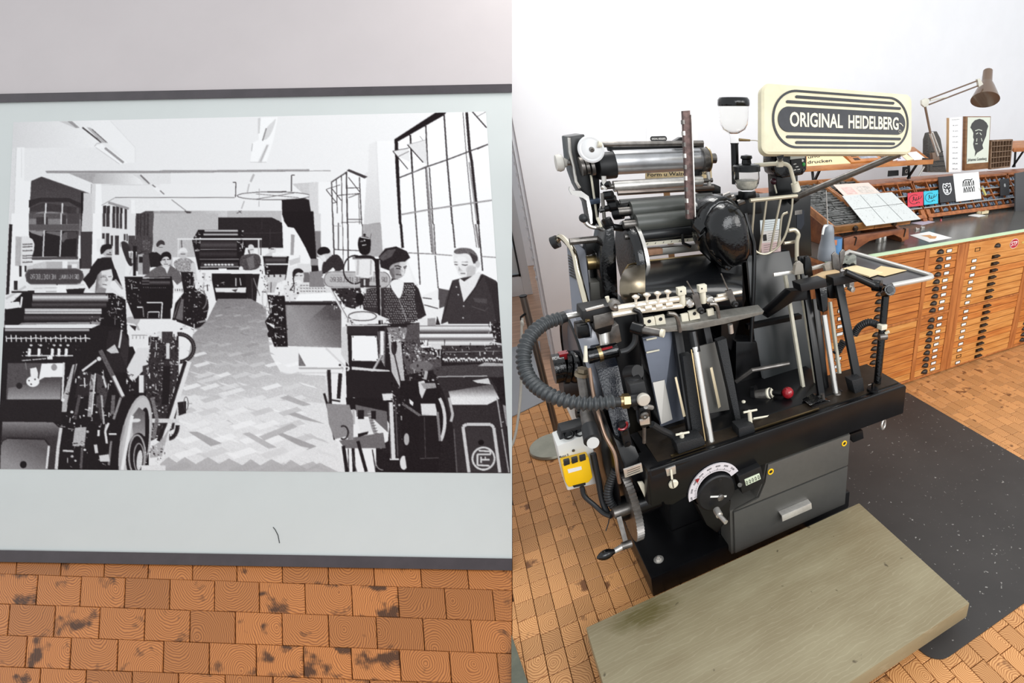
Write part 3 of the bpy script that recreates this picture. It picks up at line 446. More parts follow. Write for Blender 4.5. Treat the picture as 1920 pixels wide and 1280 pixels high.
    P([(600, 320), (645, 320), (680, 940), (640, 940)], .08); L([(648, 330), (664, 930)], 8, .75); L([(470, 575), (660, 575)], 12, .12)
    P([(180, 590), (470, 590), (500, 740), (400, 780), (330, 760), (250, 640)], .15, .06); busy(210, 590, 480, 780, 70, 52, dens=.55); E(465, 690, 40, 55, .06)
    L([(190, 590), (350, 870)], 24, .88); L([(200, 590), (360, 880)], 6, .4); P([(360, 820), (480, 805), (620, 830), (740, 880), (620, 890), (440, 890)], .9); arc(490, 850, 130, 42, 0, 360, 10, .3); P([(440, 830), (560, 820), (600, 870), (460, 880)], .93); P([(350, 880), (390, 870), (430, 930), (380, 970)], .85, .1); busy(340, 860, 400, 950, 16, 53, dens=.4)
    # near-right press
    zoom(560, 600, 4.415)
    P([(395, 40), (1000, 20), (1000, 230), (1740, 205), (1766, 500), (1766, 1270), (640, 1262), (640, 1060), (740, 1000), (760, 760), (400, 740)], .11, .05); busy(700, 120, 1150, 560, 170, 81, dens=.42); busy(740, 560, 1010, 1000, 90, 82, dens=.35); busy(1150, 380, 1750, 480, 60, 83, dens=.3)
    P([(390, 40), (700, 40), (760, 420), (770, 640), (820, 1000), (700, 760), (400, 740), (390, 400)], .1, .03); P([(0, 0), (350, 0), (355, 205), (0, 210)], .52, .06); G([(0, 0), (350, 0), (355, 205), (0, 210)], (300, 0), .35, (80, 160), .6, .06); P([(360, 60), (400, 45), (415, 380), (350, 280)], .82, .05); B(400, 50, 660, 115, .15); L([(400, 45), (740, 40)], 9, .9)
    P([(438, 128), (645, 130), (660, 340), (442, 335)], .96, .01); [E(x, y, 6, 6, .2, n=8) for x, y in ((450, 138), (636, 138), (455, 326), (650, 328))]; P([(655, 90), (720, 90), (715, 390), (660, 290)], .55, .2); L([(690, 90), (690, 290)], 26, .93); L([(665, 90), (665, 280)], 10, .2); L([(718, 60), (715, 380)], 8, .2); L([(690, 290), (620, 410), (480, 560), (455, 660), (455, 860)], 22, .72, .05); L([(697, 290), (627, 415), (487, 565), (462, 660)], 6, .3)
    P([(440, 385), (750, 415), (760, 430), (440, 410)], .85); P([(390, 420), (760, 425), (775, 640), (400, 640)], .11, .02); P([(520, 655), (750, 680), (740, 700), (520, 672)], .88); P([(390, 640), (750, 660), (740, 750), (400, 735)], .09)
    P([(0, 235), (220, 230), (370, 380), (360, 405), (0, 400)], .95, .01); L([(0, 398), (370, 400)], 14, .7); L([(0, 435), (330, 438)], 11, .85); L([(225, 232), (390, 390)], 16, .85); P([(0, 270), (60, 380), (0, 380)], .45, .12); E(398, 400, 24, 22, .92); E(398, 400, 10, 10, .2); busy(340, 370, 420, 420, 10, 61)
    L([(250, 410), (262, 710)], 30, .12); L([(345, 440), (330, 650)], 32, .12); L([(232, 420), (250, 680)], 5, .6); L([(210, 605), (240, 710), (300, 990)], 20, .12); L([(270, 660), (345, 672)], 14, .15)
    P([(230, 690), (420, 700), (450, 800), (430, 980), (300, 990), (250, 860)], .55, .06); P([(480, 800), (650, 830), (710, 920), (510, 930)], .9, .03); P([(470, 700), (730, 755), (740, 930), (600, 800), (480, 800)], .4, .06); L([(580, 755), (620, 900), (690, 1060)], 30, .6, .06); [L([(565+k*8, 765+k*22), (598+k*8, 760+k*22)], 5, .25) for k in range(14)]; B(490, 745, 540, 820, .1); B(600, 750, 640, 820, .1)
    P([(330, 990), (700, 930), (720, 1060), (380, 1060)], .42, .06); P([(300, 985), (400, 960), (410, 985), (310, 1000)], .95); P([(490, 940), (580, 920), (570, 945), (490, 970)], .1); arc(370, 930, 40, 55, -120, 120, 14, .15); B(418, 820, 452, 990, .55, .1)
    P([(370, 1060), (620, 1065), (640, 1260), (390, 1260)], .94, .01); L([(370, 1040), (400, 1260)], 30, .1); L([(410, 1065), (415, 1255)], 8, .2); L([(450, 1060), (460, 1255)], 26, .1); L([(490, 1000), (560, 1255)], 28, .1); L([(610, 1070), (640, 1260)], 10, .15); L([(440, 1100), (480, 1255)], 8, .3)
    P([(640, 1060), (740, 1100), (900, 1100), (950, 1260), (640, 1260)], .1, .05); arc(700, 1180, 60, 60, 90, 200, 8, .6); E(870, 1180, 32, 58, .88); L([(755, 1150), (830, 1150)], 12, .9)
    P([(740, 120), (840, 100), (880, 540), (840, 560), (770, 430)], .75, .1); E(790, 220, 24, 70, .12); L([(770, 180), (850, 540)], 12, .2); P([(730, 60), (900, 60), (880, 180), (760, 160)], .5, .15); busy(740, 40, 960, 200, 70, 62, dens=.6)
    P([(900, 40), (1000, 20), (1010, 220), (1180, 340), (1180, 400), (900, 450), (860, 300)], .3, .1); busy(860, 180, 1180, 340, 150, 63, dens=.5)
    BG(1005, 45, 1600, 112, ((0, .3), (.15, .9), (.4, .85), (.7, .45), (1, .15)), .04); BG(1000, 115, 1640, 165, ((0, .9), (.4, .93), (.7, .5), (1, .3)), .03); BG(1070, 168, 1700, 205, ((0, .5), (.4, .93), (1, .8)), .03); P([(1100, 200), (1260, 205), (1180, 240), (1120, 240)], .85); P([(1180, 210), (1730, 205), (1760, 350), (1200, 350)], .2, .06); busy(1180, 210, 1720, 290, 60, 64, dens=.3); L([(1200, 265), (1720, 255)], 6, .5)
    for k in range(26): E(1200+k*21, 322+8*math.sin(k*2.3), 11, 9, .93, n=8); L([(1205+k*21, 315), (1212+k*21, 345)], 5, .85)
    P([(1590, 40), (1690, 0), (1710, 200), (1620, 180)], .12); busy(1570, 0, 1710, 200, 50, 65, dens=.55)
    P([(910, 370), (1000, 330), (1100, 350), (1115, 390), (1040, 435), (930, 410)], .42, .06); E(985, 378, 8, 12, .15); P([(1110, 400), (1180, 380), (1760, 350), (1800, 470), (1150, 470), (1120, 440)], .25, .07); P([(1480, 380), (1540, 350), (1740, 360), (1740, 380)], .7, .1); L([(1150, 468), (1560, 462)], 9, .7); busy(890, 400, 1150, 620, 50, 66, dens=.35); L([(1058, 420), (1045, 490)], 26, .7)
    P([(840, 500), (1000, 500), (1140, 520), (1200, 700), (1220, 900), (1180, 1010), (1150, 1260), (900, 1260), (830, 800)], .09, .04)
    P([(1140, 480), (1580, 470), (1640, 560), (1720, 900), (1760, 1270), (1310, 1270), (1280, 900), (1200, 600)], .17, .05); G([(1240, 590), (1420, 560), (1600, 530), (1660, 650), (1560, 700), (1270, 700)], (1440, 560), .4, (1440, 640), .92, .08); P([(1440, 500), (1570, 480), (1590, 530), (1480, 520)], .85, .05); P([(1010, 690), (1130, 690), (1150, 790), (1020, 790)], .88, .05); G([(1020, 780), (1150, 790), (1150, 850), (1030, 850)], (1080, 785), .6, (1080, 850), .12); arc(1060, 830, 150, 260, -45, 40, 26, .85); L([(1150, 760), (1170, 1000)], 20, .5); L([(1245, 640), (1275, 780), (1260, 840)], 22, .75, .1)
    P([(990, 510), (1040, 500), (1060, 560), (1020, 650), (1000, 600)], .85, .05); P([(1010, 520), (1130, 520), (1140, 560), (1040, 570)], .6, .08); L([(860, 690), (1020, 800)], 22, .4, .15); E(893, 985, 22, 50, .7); P([(690, 610), (780, 605), (780, 660), (700, 665)], .88, .05); busy(780, 580, 880, 800, 30, 67, dens=.5); L([(762, 680), (785, 1150)], 34, .86); L([(745, 680), (765, 1150)], 8, .3); L([(800, 670), (820, 1130)], 12, .3); P([(915, 650), (950, 680), (945, 710), (920, 690)], .92)
    P([(1000, 790), (1140, 790), (1170, 1140), (1000, 1140)], .1, .03); L([(1040, 800), (1050, 1140)], 5, .3); L([(1005, 1145), (1160, 1140)], 6, .3)
    L([(1285, 900), (1310, 1260)], 10, .35); L([(1640, 640), (1740, 1260)], 10, .7); P([(1660, 600), (1700, 480), (1766, 500), (1766, 900), (1720, 900)], .12, .06); busy(1680, 560, 1760, 900, 18, 68, dens=.4); P([(1690, 700), (1750, 720), (1766, 860), (1720, 880)], .6, .12)
    L([(1410, 1260), (1360, 880), (1390, 862), (1590, 862), (1615, 890), (1665, 1260)], 26, .82, .05); P([(1385, 885), (1600, 885), (1650, 1260), (1425, 1260)], .2, .04); E(1510, 1012, 24, 22, .05); arc(1530, 1145, 92, 92, 0, 360, 16, .85); E(1530, 1145, 78, 78, .24); L([(1490, 1080), (1585, 1085), (1590, 1110), (1480, 1110), (1480, 1200), (1580, 1205)], 14, .85); L([(1510, 1130), (1510, 1180)], 12, .85); L([(1510, 1155), (1580, 1155)], 12, .85); L([(1545, 1130), (1545, 1150)], 10, .85)
    # ---------- near-left press ----------
    zoom(0, 600, 4.415)
    P([(0, 60), (760, 40), (1000, 60), (1060, 120), (1240, 560), (1230, 1260), (-20, 1260)], .08, .03); BG(40, 68, 740, 95, ((0, .3), (.5, .8), (1, .15))); P([(40, 40), (820, 38), (760, 66), (40, 66)], .93)
    for k in range(17): L([(50+k*41, 150+6*math.sin(k*3)), (92+k*41, 150+6*math.sin(k*3+3))], 9, .9); L([(50+k*41, 130+10*math.sin(k*5)), (54+k*41, 180)], 8, .92)
    for x in (245, 325, 435, 490, 550): L([(x, 235), (x-4, 300)], 24, .96); E(x+12, 208, 14, 9, .85, n=8)
    L([(210, 293), (605, 293)], 9, .9); L([(180, 335), (380, 318)], 8, .8); B(390, 295, 435, 325, .95); busy(60, 190, 700, 330, 40, 71, dens=.25)
    P([(65, 355), (530, 355), (500, 655), (50, 655)], .3, .06); G([(70, 560), (500, 480), (500, 655), (60, 655)], (270, 450), .2, (270, 650), .62, .06); P([(345, 360), (525, 355), (520, 470), (370, 472), (320, 500)], .97, .01); E(448, 390, 24, 28, .6); E(272, 508, 54, 44, .97); P([(250, 400), (300, 390), (315, 440), (310, 490), (255, 480)], .95); [E(x, y, 7, 7, .15, n=8) for x, y in ((258, 530), (240, 500), (290, 490))]; E(160, 543, 26, 26, .12); L([(210, 350), (220, 410)], 8, .5); L([(530, 350), (515, 670)], 16, .88)
    P([(0, 660), (520, 660), (510, 840), (0, 830)], .1, .03); G([(20, 840), (440, 845), (500, 900), (470, 1260), (0, 1260)], (300, 850), .5, (300, 970), .2, .06); G([(10, 1000), (60, 970), (360, 980), (405, 1030), (385, 1260), (0, 1260)], (200, 1000), .35, (100, 1200), .58, .05); arc(55, 1030, 45, 45, 180, 270, 10, .12); L([(50, 975), (370, 985), (405, 1030)], 14, .12); E(193, 1195, 28, 30, .05); L([(405, 1040), (385, 1230)], 18, .88); L([(505, 890), (480, 1060), (465, 1235)], 26, .85, .06)
    P([(520, 640), (600, 370), (640, 360), (570, 620), (550, 760), (510, 760)], .72, .12); E(520, 660, 14, 14, .93); L([(630, 330), (560, 700)], 10, .12); P([(660, 420), (760, 430), (760, 620), (620, 640)], .14, .04); L([(680, 420), (800, 330)], 18, .88); E(820, 320, 18, 18, .9); L([(770, 450), (740, 800)], 34, .6, .14); L([(790, 440), (760, 780)], 10, .9); P([(800, 440), (870, 470), (900, 560), (840, 840), (800, 700)], .25, .1); L([(850, 460), (880, 560)], 16, .85); L([(840, 620), (860, 860)], 16, .7); busy(560, 420, 920, 1240, 190, 72, dens=.42, big=1.3); [L([(x, y), (x+dx, y+dy)], w, t, .1) for x, y, dx, dy, w, t in ((690, 900, -20, 330, 20, .35), (880, 860, -60, 300, 14, .6), (940, 620, -10, 160, 30, .4), (660, 620, -40, 200, 26, .3), (920, 1000, -20, 200, 18, .5), (1000, 640, -60, 180, 20, .55))]
    P([(620, 890), (715, 885), (700, 1050), (600, 1040)], .72, .08); busy(590, 1000, 700, 1060, 20, 73, dens=.2); P([(740, 890), (870, 900), (860, 1150), (720, 1150)], .08); L([(818, 910), (815, 960)], 18, .9); L([(790, 1030), (800, 1100)], 26, .85); L([(900, 850), (870, 920), (885, 1020)], 18, .9, .1); B(900, 935, 965, 950, .9); P([(820, 1120), (900, 1110), (910, 1170), (830, 1170)], .85); L([(520, 1080), (610, 1085)], 16, .8); busy(480, 780, 620, 900, 20, 74, dens=.3)
    P([(880, 190), (900, 90), (1000, 75), (1075, 180), (1060, 300), (1040, 430), (920, 430), (880, 300)], .12, .04); P([(880, 250), (950, 200), (985, 270), (920, 275)], .8, .08); L([(1010, 80), (985, 230)], 16, .85); P([(1010, 90), (1070, 180), (1050, 400), (1000, 280)], .16, .04); L([(830, 250), (920, 430), (1020, 640)], 36, .35, .12); L([(940, 460), (1020, 630)], 26, .88, .05)
    P([(1065, 90), (1220, 90), (1220, 150), (1180, 215), (1070, 220)], .92); P([(1050, 400), (1140, 230), (1300, 225), (1300, 330), (1220, 380), (1100, 510), (1060, 470)], .88, .02); L([(1090, 125), (1220, 125)], 5, .6); [L([(1100+k*30, 130), (1098+k*30, 155)], 5, .5) for k in range(4)]; B(1230, 140, 1310, 210, .1); P([(1070, 40), (1130, 50), (1120, 90)], .15); P([(1140, 40), (1460, 0), (1470, 60), (1400, 100), (1160, 85)], .93, .02); P([(1180, 380), (1250, 360), (1240, 560), (1190, 590)], .2, .1); B(1150, 455, 1190, 600, .9); busy(1050, 420, 1120, 620, 24, 75, dens=.6)
    P([(1240, 180), (1480, 130), (1480, 640), (1440, 900), (1250, 1000), (1210, 620)], .16, .1); busy(1210, 120, 1490, 660, 300, 76, dens=.55); busy(1250, 640, 1420, 980, 110, 78, dens=.5); L([(1380, 380), (1370, 700)], 60, .08, .02); L([(1440, 220), (1450, 560)], 10, .2); L([(1390, 190), (1390, 320)], 30, .85); E(1320, 115, 24, 22, .85); L([(1200, 118), (1330, 118)], 13, .9); B(1340, 95, 1430, 180, .2, .1)
    arc(1480, 230, 125, 115, -95, 85, 34, .12); arc(1480, 230, 125, 115, -90, 80, 8, .3); L([(1560, 340), (1400, 850), (1340, 1010)], 52, .9, .04); L([(1535, 340), (1370, 860), (1310, 1000)], 30, .1); L([(1545, 345), (1330, 1010)], 5, .2); P([(1470, 680), (1540, 670), (1540, 770), (1480, 790)], .12); arc(1540, 690, 18, 55, 0, 360, 6, .25); L([(1545, 690), (1590, 690)], 7, .6); arc(1400, 870, 70, 110, 0, 90, 34, .1); B(1240, 815, 1480, 850, .85, .1); L([(1260, 640), (1300, 820), (1270, 980)], 30, .45, .15)
    # hand wheel
    E(1120, 1010, 125, 395, .72, .17, .04); E(1128, 1010, 108, 375, .78, .17, .03); E(1165, 1060, 60, 340, .08, .12, .03); G([(1090, 800), (1150, 720), (1200, 760), (1200, 960), (1100, 960)], (1150, 730), .35, (1150, 950), .6, .05); E(1125, 830, 40, 16, .88, -.1); E(1130, 1120, 85, 190, .1, .12); arc(1135, 1120, 68, 170, 0, 360, 14, .65); arc(1150, 1140, 42, 120, 0, 360, 10, .6); E(1155, 1160, 24, 85, .85, .1, .1); L([(1095, 790), (1010, 1240)], 26, .93); L([(1030, 870), (1000, 1000)], 18, .62)
    P([(1240, 1060), (1330, 1000), (1400, 900), (1340, 1130), (1240, 1140)], .7, .08); busy(1200, 1020, 1380, 1250, 60, 77, dens=.55); P([(1170, 1200), (1370, 1200), (1370, 1250), (1170, 1250)], .9, .08)
    k = np.pad(cv, 1, mode='edge'); cv = (k[:-2, 1:-1]+k[2:, 1:-1]+k[1:-1, :-2]+k[1:-1, 2:]+2*k[1:-1, 1:-1])/6
    out = cv.reshape(H_, S, W, S).mean((1, 3))
    return out, X0, Y0
# ================= the setting =================
def wood_block_material(name, light, dark, stain, ringscale, stain_amt):
    m = bpy.data.materials.new(name); m.use_nodes = True; nt = m.node_tree; N = nt.nodes; Lk = nt.links; b = N['Principled BSDF']
    def nd(t, **k):
        n = N.new(t)
        for a, v in k.items(): setattr(n, a, v)
        return n
    def math_(op, a, bb=None):
        n = nd('ShaderNodeMath', operation=op)
        for i, v in enumerate((a, bb)):
            if v is None: continue
            if hasattr(v, 'is_linked') or hasattr(v, 'links'): Lk.new(v, n.inputs[i])
            else: n.inputs[i].default_value = v
        return n.outputs[0]
    at = nd('ShaderNodeAttribute', attribute_name='blk'); oi = nd('ShaderNodeObjectInfo'); sp = nd('ShaderNodeSeparateXYZ'); Lk.new(at.outputs['Vector'], sp.inputs[0])
    seed = math_('ADD', sp.outputs[2], oi.outputs['Random'])
    wn = nd('ShaderNodeTexWhiteNoise', noise_dimensions='1D'); Lk.new(seed, wn.inputs['W'])
    vm = nd('ShaderNodeVectorMath', operation='SUBTRACT'); Lk.new(wn.outputs['Color'], vm.inputs[0]); vm.inputs[1].default_value = (0.5, 0.5, 0.0)
    vs2 = nd('ShaderNodeVectorMath', operation='SCALE'); Lk.new(vm.outputs[0], vs2.inputs[0]); vs2.inputs['Scale'].default_value = 2.8
    cb = nd('ShaderNodeCombineXYZ'); Lk.new(sp.outputs[0], cb.inputs[0]); Lk.new(sp.outputs[1], cb.inputs[1])
    sb = nd('ShaderNodeVectorMath', operation='SUBTRACT'); Lk.new(cb.outputs[0], sb.inputs[0]); Lk.new(vs2.outputs[0], sb.inputs[1])
    fl = nd('ShaderNodeVectorMath', operation='MULTIPLY'); Lk.new(sb.outputs[0], fl.inputs[0]); fl.inputs[1].default_value = (1, 0.8, 0)
    sv = nd('ShaderNodeCombineXYZ'); Lk.new(math_('MULTIPLY', seed, 37.0), sv.inputs[2])
    av = nd('ShaderNodeVectorMath', operation='ADD'); Lk.new(cb.outputs[0], av.inputs[0]); Lk.new(sv.outputs[0], av.inputs[1])
    ns = nd('ShaderNodeTexNoise'); ns.inputs['Scale'].default_value = 0.9; ns.inputs['Detail'].default_value = 2; Lk.new(av.outputs[0], ns.inputs['Vector'])
    ln = nd('ShaderNodeVectorMath', operation='LENGTH'); Lk.new(fl.outputs[0], ln.inputs[0])
    r = math_('ADD', ln.outputs['Value'], math_('MULTIPLY', ns.outputs['Fac'], 0.5))
    ring = math_('POWER', math_('ADD', math_('MULTIPLY', math_('SINE', math_('MULTIPLY', r, ringscale)), 0.5), 0.5), 1.6)
    cr = nd('ShaderNodeMix', data_type='RGBA'); Lk.new(math_('MULTIPLY', ring, 0.8), cr.inputs[0]); cr.inputs[6].default_value = lin(light); cr.inputs[7].default_value = lin(dark)
    hs = nd('ShaderNodeHueSaturation'); Lk.new(cr.outputs[2], hs.inputs['Color'])
    Lk.new(math_('ADD', math_('MULTIPLY', wn.outputs['Value'], 0.36), 0.80), hs.inputs['Value'])
    ns2 = nd('ShaderNodeTexNoise'); ns2.inputs['Scale'].default_value = 0.75; ns2.inputs['Detail'].default_value = 5; Lk.new(av.outputs[0], ns2.inputs['Vector'])
    rp = nd('ShaderNodeValToRGB'); rp.color_ramp.elements[0].position = stain_amt; rp.color_ramp.elements[1].position = stain_amt+0.1; Lk.new(math_('ADD', ns2.outputs['Fac'], math_('MULTIPLY', math_('POWER', wn.outputs['Value'], 3.0), 0.16)), rp.inputs[0])
    mx = nd('ShaderNodeMix', data_type='RGBA'); Lk.new(math_('MULTIPLY', rp.outputs[0], 0.85), mx.inputs[0]); Lk.new(hs.outputs[0], mx.inputs[6]); mx.inputs[7].default_value = lin(stain)
    Lk.new(mx.outputs[2], b.inputs['Base Color']); b.inputs['Roughness'].default_value = 0.42; b.inputs['Specular IOR Level'].default_value = 0.35
    return m
wood_a = wood_block_material('end_grain_block', (216, 160, 104), (148, 90, 46), (92, 52, 30), 42.0, 0.68)
wood_b = wood_block_material('end_grain_block_large', (190, 122, 66), (122, 66, 32), (34, 19, 13), 50.0, 0.66)
slab = MB(); slab.box(-4, 7.6, -1.2, 3.22, -0.10, -0.012)
floor = build('floor', slab, mat('floor_joint_dirt', (70, 42, 24), 0.8), smooth=0); tag(floor, 'end-grain wood block floor under the press and the display board', 'floor', kind='structure')

def clip(poly, p, n):      # keep the side where (q-p).n >= 0
    out = []
    for a, b in zip(poly, poly[1:]+poly[:1]):
        da, db = (a-p).dot(n), (b-p).dot(n)
        if da >= 0: out.append(a)
        if da*db < 0: out.append(a+(b-a)*(da/(da-db)))
    return out
def area2(p): return abs(sum(a.x*b.y-b.x*a.y for a, b in zip(p, p[1:]+p[:1])))/2
def V2(p): return V((p.x, p.y))
# the seam between the two fields of blocks runs along the foot of the display board's end
SE0, SE1 = V2(P(960, 1070, Z=0)), V2(P(960, 1300, Z=0))
sd = (SE1-SE0).normalized(); SN = V((-sd.y, sd.x))
if SN.dot(V((1, 0))) < 0: SN = -SN          # towards the press
rnd = random.Random(4)
blocks = []                                   # (polygon, u axis, v axis, centre, half sizes, material key)
bw, bl = 0.0635, 0.0855
for i in range(-13, 75):
    x0 = i*bw+0.016; yo = rnd.random()*bl
    for j in range(-2, 38):
        y0 = j*bl+yo+0.02; lo, hi = y0, min(y0+bl, 3.22)
        if y0 > 3.2: continue
        poly = [V((x0, lo)), V((x0+bw, lo)), V((x0+bw, hi)), V((x0, hi))]
        c = (poly[0]+poly[2])/2
        if (c-SE0).dot(SN) < -0.08: continue
        if c.y > 2.26 and c.x > 1.6: continue
        if 0.45 < c.x < 1.2 and 1.55 < c.y < 2.2: continue
        poly = clip(poly, SE0+SN*0.0006, SN)
        if len(poly) > 2 and area2(poly) > 2e-4: blocks.append((poly, V((1, 0)), V((0, 1)), c, bw/2, bl/2, 0))
# larger blocks before the display board, laid in rows along its foot
rowb = [(1021, .031), (1075, .0325), (1131, .0345), (1190, .036), (1249, .036), (1310, .038), (1373, .040), (1440, .042)]
rowj = [[32, 115, 196, 278, 361, 444, 529, 615, 701, 789, 877, 965], [69, 151, 234, 318, 402, 486, 572, 660, 747, 835, 926, 1015], [16, 102, 186, 271, 356, 441, 529, 616, 706, 794, 885, 975], [49, 132, 220, 306, 392, 480, 569, 659, 750, 844, 934, 1024], [74, 160, 247, 334, 422, 512, 604, 694, 785, 877, 970], [30, 118, 208, 296, 386, 478, 570, 662, 754, 846, 940, 1030], [66, 160, 254, 348, 442, 536, 630, 724, 818, 912, 1006]]
for r_ in range(len(rowj)):
    js = [rowj[r_][0]-85*k for k in range(5, 0, -1)]+rowj[r_]; (ya, sa), (yb, sb_) = rowb[r_], rowb[r_+1]
    def corner(j, y0, s0):
        ym = (ya+yb)/2+0.034*j; y = y0+s0*j
        for _ in range(3): x = 500+(j-500)*(y+3400)/(ym+3400); y = y0+s0*x
        return V2(P(x, y, Z=0))
    for ja, jb in zip(js, js[1:]):
        poly = [corner(ja, yb, sb_), corner(jb, yb, sb_), corner(jb, ya, sa), corner(ja, ya, sa)]; c = sum(poly, V((0, 0)))/4
        full = poly; poly = clip(poly, SE0, -SN)
        if len(poly) > 2 and area2(poly) > 8e-4: blocks.append((poly, (full[1]-full[0])/2, (full[3]-full[0])/2, c, 1.0, 1.0, 1))
def vis_size(b):
    q = V((b[3].x, b[3].y, 0))-CAM; d = q.dot(FW)
    if d < 0.3: return 0
    px, py = PPX+F*q.dot(RT)/d, PPY-F*q.dot(CU)/d
    if b[6] == 0 and (px < 955 or px > 1930 or py > 1290): return 0
    if b[6] == 1 and (px < -70 or px > 965 or py > 1310 or py < 1055): return 0
    x, y = b[3].x, b[3].y
    if b[6] == 0:
        if 1.1 < x < 2.3 and 0.72 < y < 2.08: return 0          # under the mat
        if 0.1 < x < 1.25 and 0.75 < y < 1.55: return 0         # under the step and the plinth
        if 0.38 < x < 1.3 and y > 1.44: return 0                # behind the press
    return area2(b[0])/(d*d)
order = sorted(range(len(blocks)), key=lambda i: -vis_size(blocks[i]))
def block_geo(b, org_=None):
    poly, u, v, c, hu, hv, k = b; o = org_ or V((0, 0)); g = 0.0011; n = len(poly); cc = sum(poly, V((0, 0)))/n
    ins = [p+(cc-p).normalized()*min(g*1.5, (cc-p).length*.4) for p in poly]; ins2 = [p+(cc-p).normalized()*min(g*3.0, (cc-p).length*.5) for p in poly]
    dz = rnd.uniform(-0.0006, 0.0006)
    vs_ = [(p.x-o.x, p.y-o.y, -0.012) for p in ins]+[(p.x-o.x, p.y-o.y, -0.0015+dz) for p in ins]+[(p.x-o.x, p.y-o.y, dz) for p in ins2]
    fs = [list(range(2*n, 3*n))]+[(i, (i+1) % n, n+(i+1) % n, n+i) for i in range(n)]+[(n+i, n+(i+1) % n, 2*n+(i+1) % n, 2*n+i) for i in range(n)]
    def loc(p):
        dx, dy = p[0]+o.x-c.x, p[1]+o.y-c.y
        if k: dt = u.x*v.y-u.y*v.x; return (1.45*(dx*v.y-dy*v.x)/dt, (u.x*dy-u.y*dx)/dt)      # skewed block
        return ((dx*u.x+dy*u.y)/hv, (dx*v.x+dy*v.y)/hv)
    return vs_, fs, [loc(p) for p in vs_]
def block_mesh(name, geos, m):
    vs_, fs, at, sd_ = [], [], [], []
    for (a, f, t), s_ in geos:
        o = len(vs_); vs_ += a; fs += [[i+o for i in q] for q in f]; at += [(x[0], x[1], s_) for x in t]
    me = bpy.data.meshes.new(name); me.from_pydata(vs_, [], fs); A = me.attributes.new('blk', 'FLOAT_VECTOR', 'POINT')
    A.data.foreach_set('vector', np.array(at, np.float32).ravel()); me.materials.append(m); return me
cache = {}
rest = {0: [], 1: []}
for rank, i in enumerate(order):
    b = blocks[i]; c = b[3]; m = wood_b if b[6] else wood_a
    if rank < 299 and vis_size(b) > 0:
        full = b[6] == 0 and len(b[0]) == 4 and abs(area2(b[0])-4*b[4]*b[5]) < 1e-6; key = (b[6], rnd.randrange(3)) if full else None
        me = cache.get(key)
        if me is None:
            me = block_mesh('wood_block', [(block_geo(b, c), 0.0)], m)
            if key: cache[key] = me
        o = link('wood_block', me, floor); o.location = (c.x, c.y, 0)
    else: rest[b[6]].append((block_geo(b), rnd.random()))
for k in rest:
    if rest[k]:
        o = link('wood_blocks', block_mesh('wood_blocks', rest[k], wood_b if k else wood_a), floor); o['kind'] = 'stuff'
# hall floor beyond the block floor, back wall, pier, glazed door
hall = MB(); hall.box(-4, 7.6, 3.22, 8.0, -0.10, -0.002); hf = build('floor_2', hall, mat('hall_plank_floor', (176, 138, 112), 0.45, var=0.2, vscale=3, stretch=(1, 9, 1)), smooth=0); tag(hf, 'brown plank floor of the hall beyond the press', 'floor', kind='structure')
lm_ = MB(); q = [P(940, 792, Z=0), P(1022, 752, Z=0), P(1012, 640, Z=0), P(950, 655, Z=0)]; lm_.prism([p+V((0, 0, 0.0)) for p in q], (0, 0, 0.006))
tag(build('floor_panel', lm_, mat('grey_floor_sheet', (150, 152, 156), 0.6), smooth=0), 'grey floor sheet in the hall doorway behind the steel post', 'floor panel')
wb = MB(); wb.box(0.60, 7.6, 3.95, 4.10, 0, 3.4); tag(build('wall_back', wb, wallm, smooth=0), 'white plastered back wall behind the press and worktop', 'wall', kind='structure')
pb = MB(); pb.box(0.425, 0.815, 3.80, 4.12, 0, 3.4); pier = build('wall_pier', pb, wallm, bev=0.006); tag(pier, 'white wall pier standing proud of the back wall', 'wall', kind='structure')
wl = MB(); wl.box(-4.0, -0.35, 6.8, 6.9, 0, 3.4); wl.box(1.2, 1.3, 4.1, 6.9, 0, 3.4); wl.box(-0.35, 1.3, 6.8, 6.9, 2.4, 3.4); wl.box(0.62, 1.3, 6.8, 6.9, 0, 2.4)
tag(build('wall_hall', wl, wallm, smooth=0), 'white far wall of the hall', 'wall', kind='structure')
wr = MB(); wr.box(7.6, 7.7, -1.2, 4.1, 0, 3.4); tag(build('wall_right', wr, wallm, smooth=0), 'white side wall beyond the end of the worktop', 'wall', kind='structure')
dr = thing('door_1', 'white framed glazed door standing in the hall', 'door', (0.25, 5.6, 0)); dr['kind'] = 'structure'
f_ = MB(); f_.box(0.44, 0.52, 5.6, 5.66, 0, 2.3); f_.box(-0.5, -0.42, 5.6, 5.66, 0, 2.3); f_.box(-0.42, 0.44, 5.6, 5.66, 0, 0.22); f_.box(-0.42, 0.44, 5.6, 5.66, 2.2, 2.3); build('door_frame', f_, mat('door_white', (225, 228, 230), 0.5), dr, bev=0.004)
g_ = MB(); g_.box(-0.42, 0.44, 5.622, 5.634, 0.22, 2.2); build('pane', g_, mat('pale_glass', (215, 228, 235), 0.1, spec=0.5, trans=0.6), dr, smooth=0)
g_ = MB(); g_.box(0.425, 0.441, 5.595, 5.6, 0.2, 2.2); g_.box(-0.42, 0.44, 5.595, 5.6, 0.205, 0.225); build('seal', g_, rubber, dr, smooth=0)
g_ = MB(); g_.cyl((0.12, 5.57, 1.08), (0.47, 5.57, 1.08), 0.014); g_.cyl((0.42, 5.57, 1.08), (0.42, 5.6, 1.08), 0.01); build('push_bar', g_, steel, dr)
tr_ = MB(); tr_.box(0.405, 0.425, 3.82, 3.90, 0, 2.6); for_k = [tr_.box(0.395, 0.405, 3.84, 3.88, 0.62+k*0.07, 0.64+k*0.07) for k in range(16)]
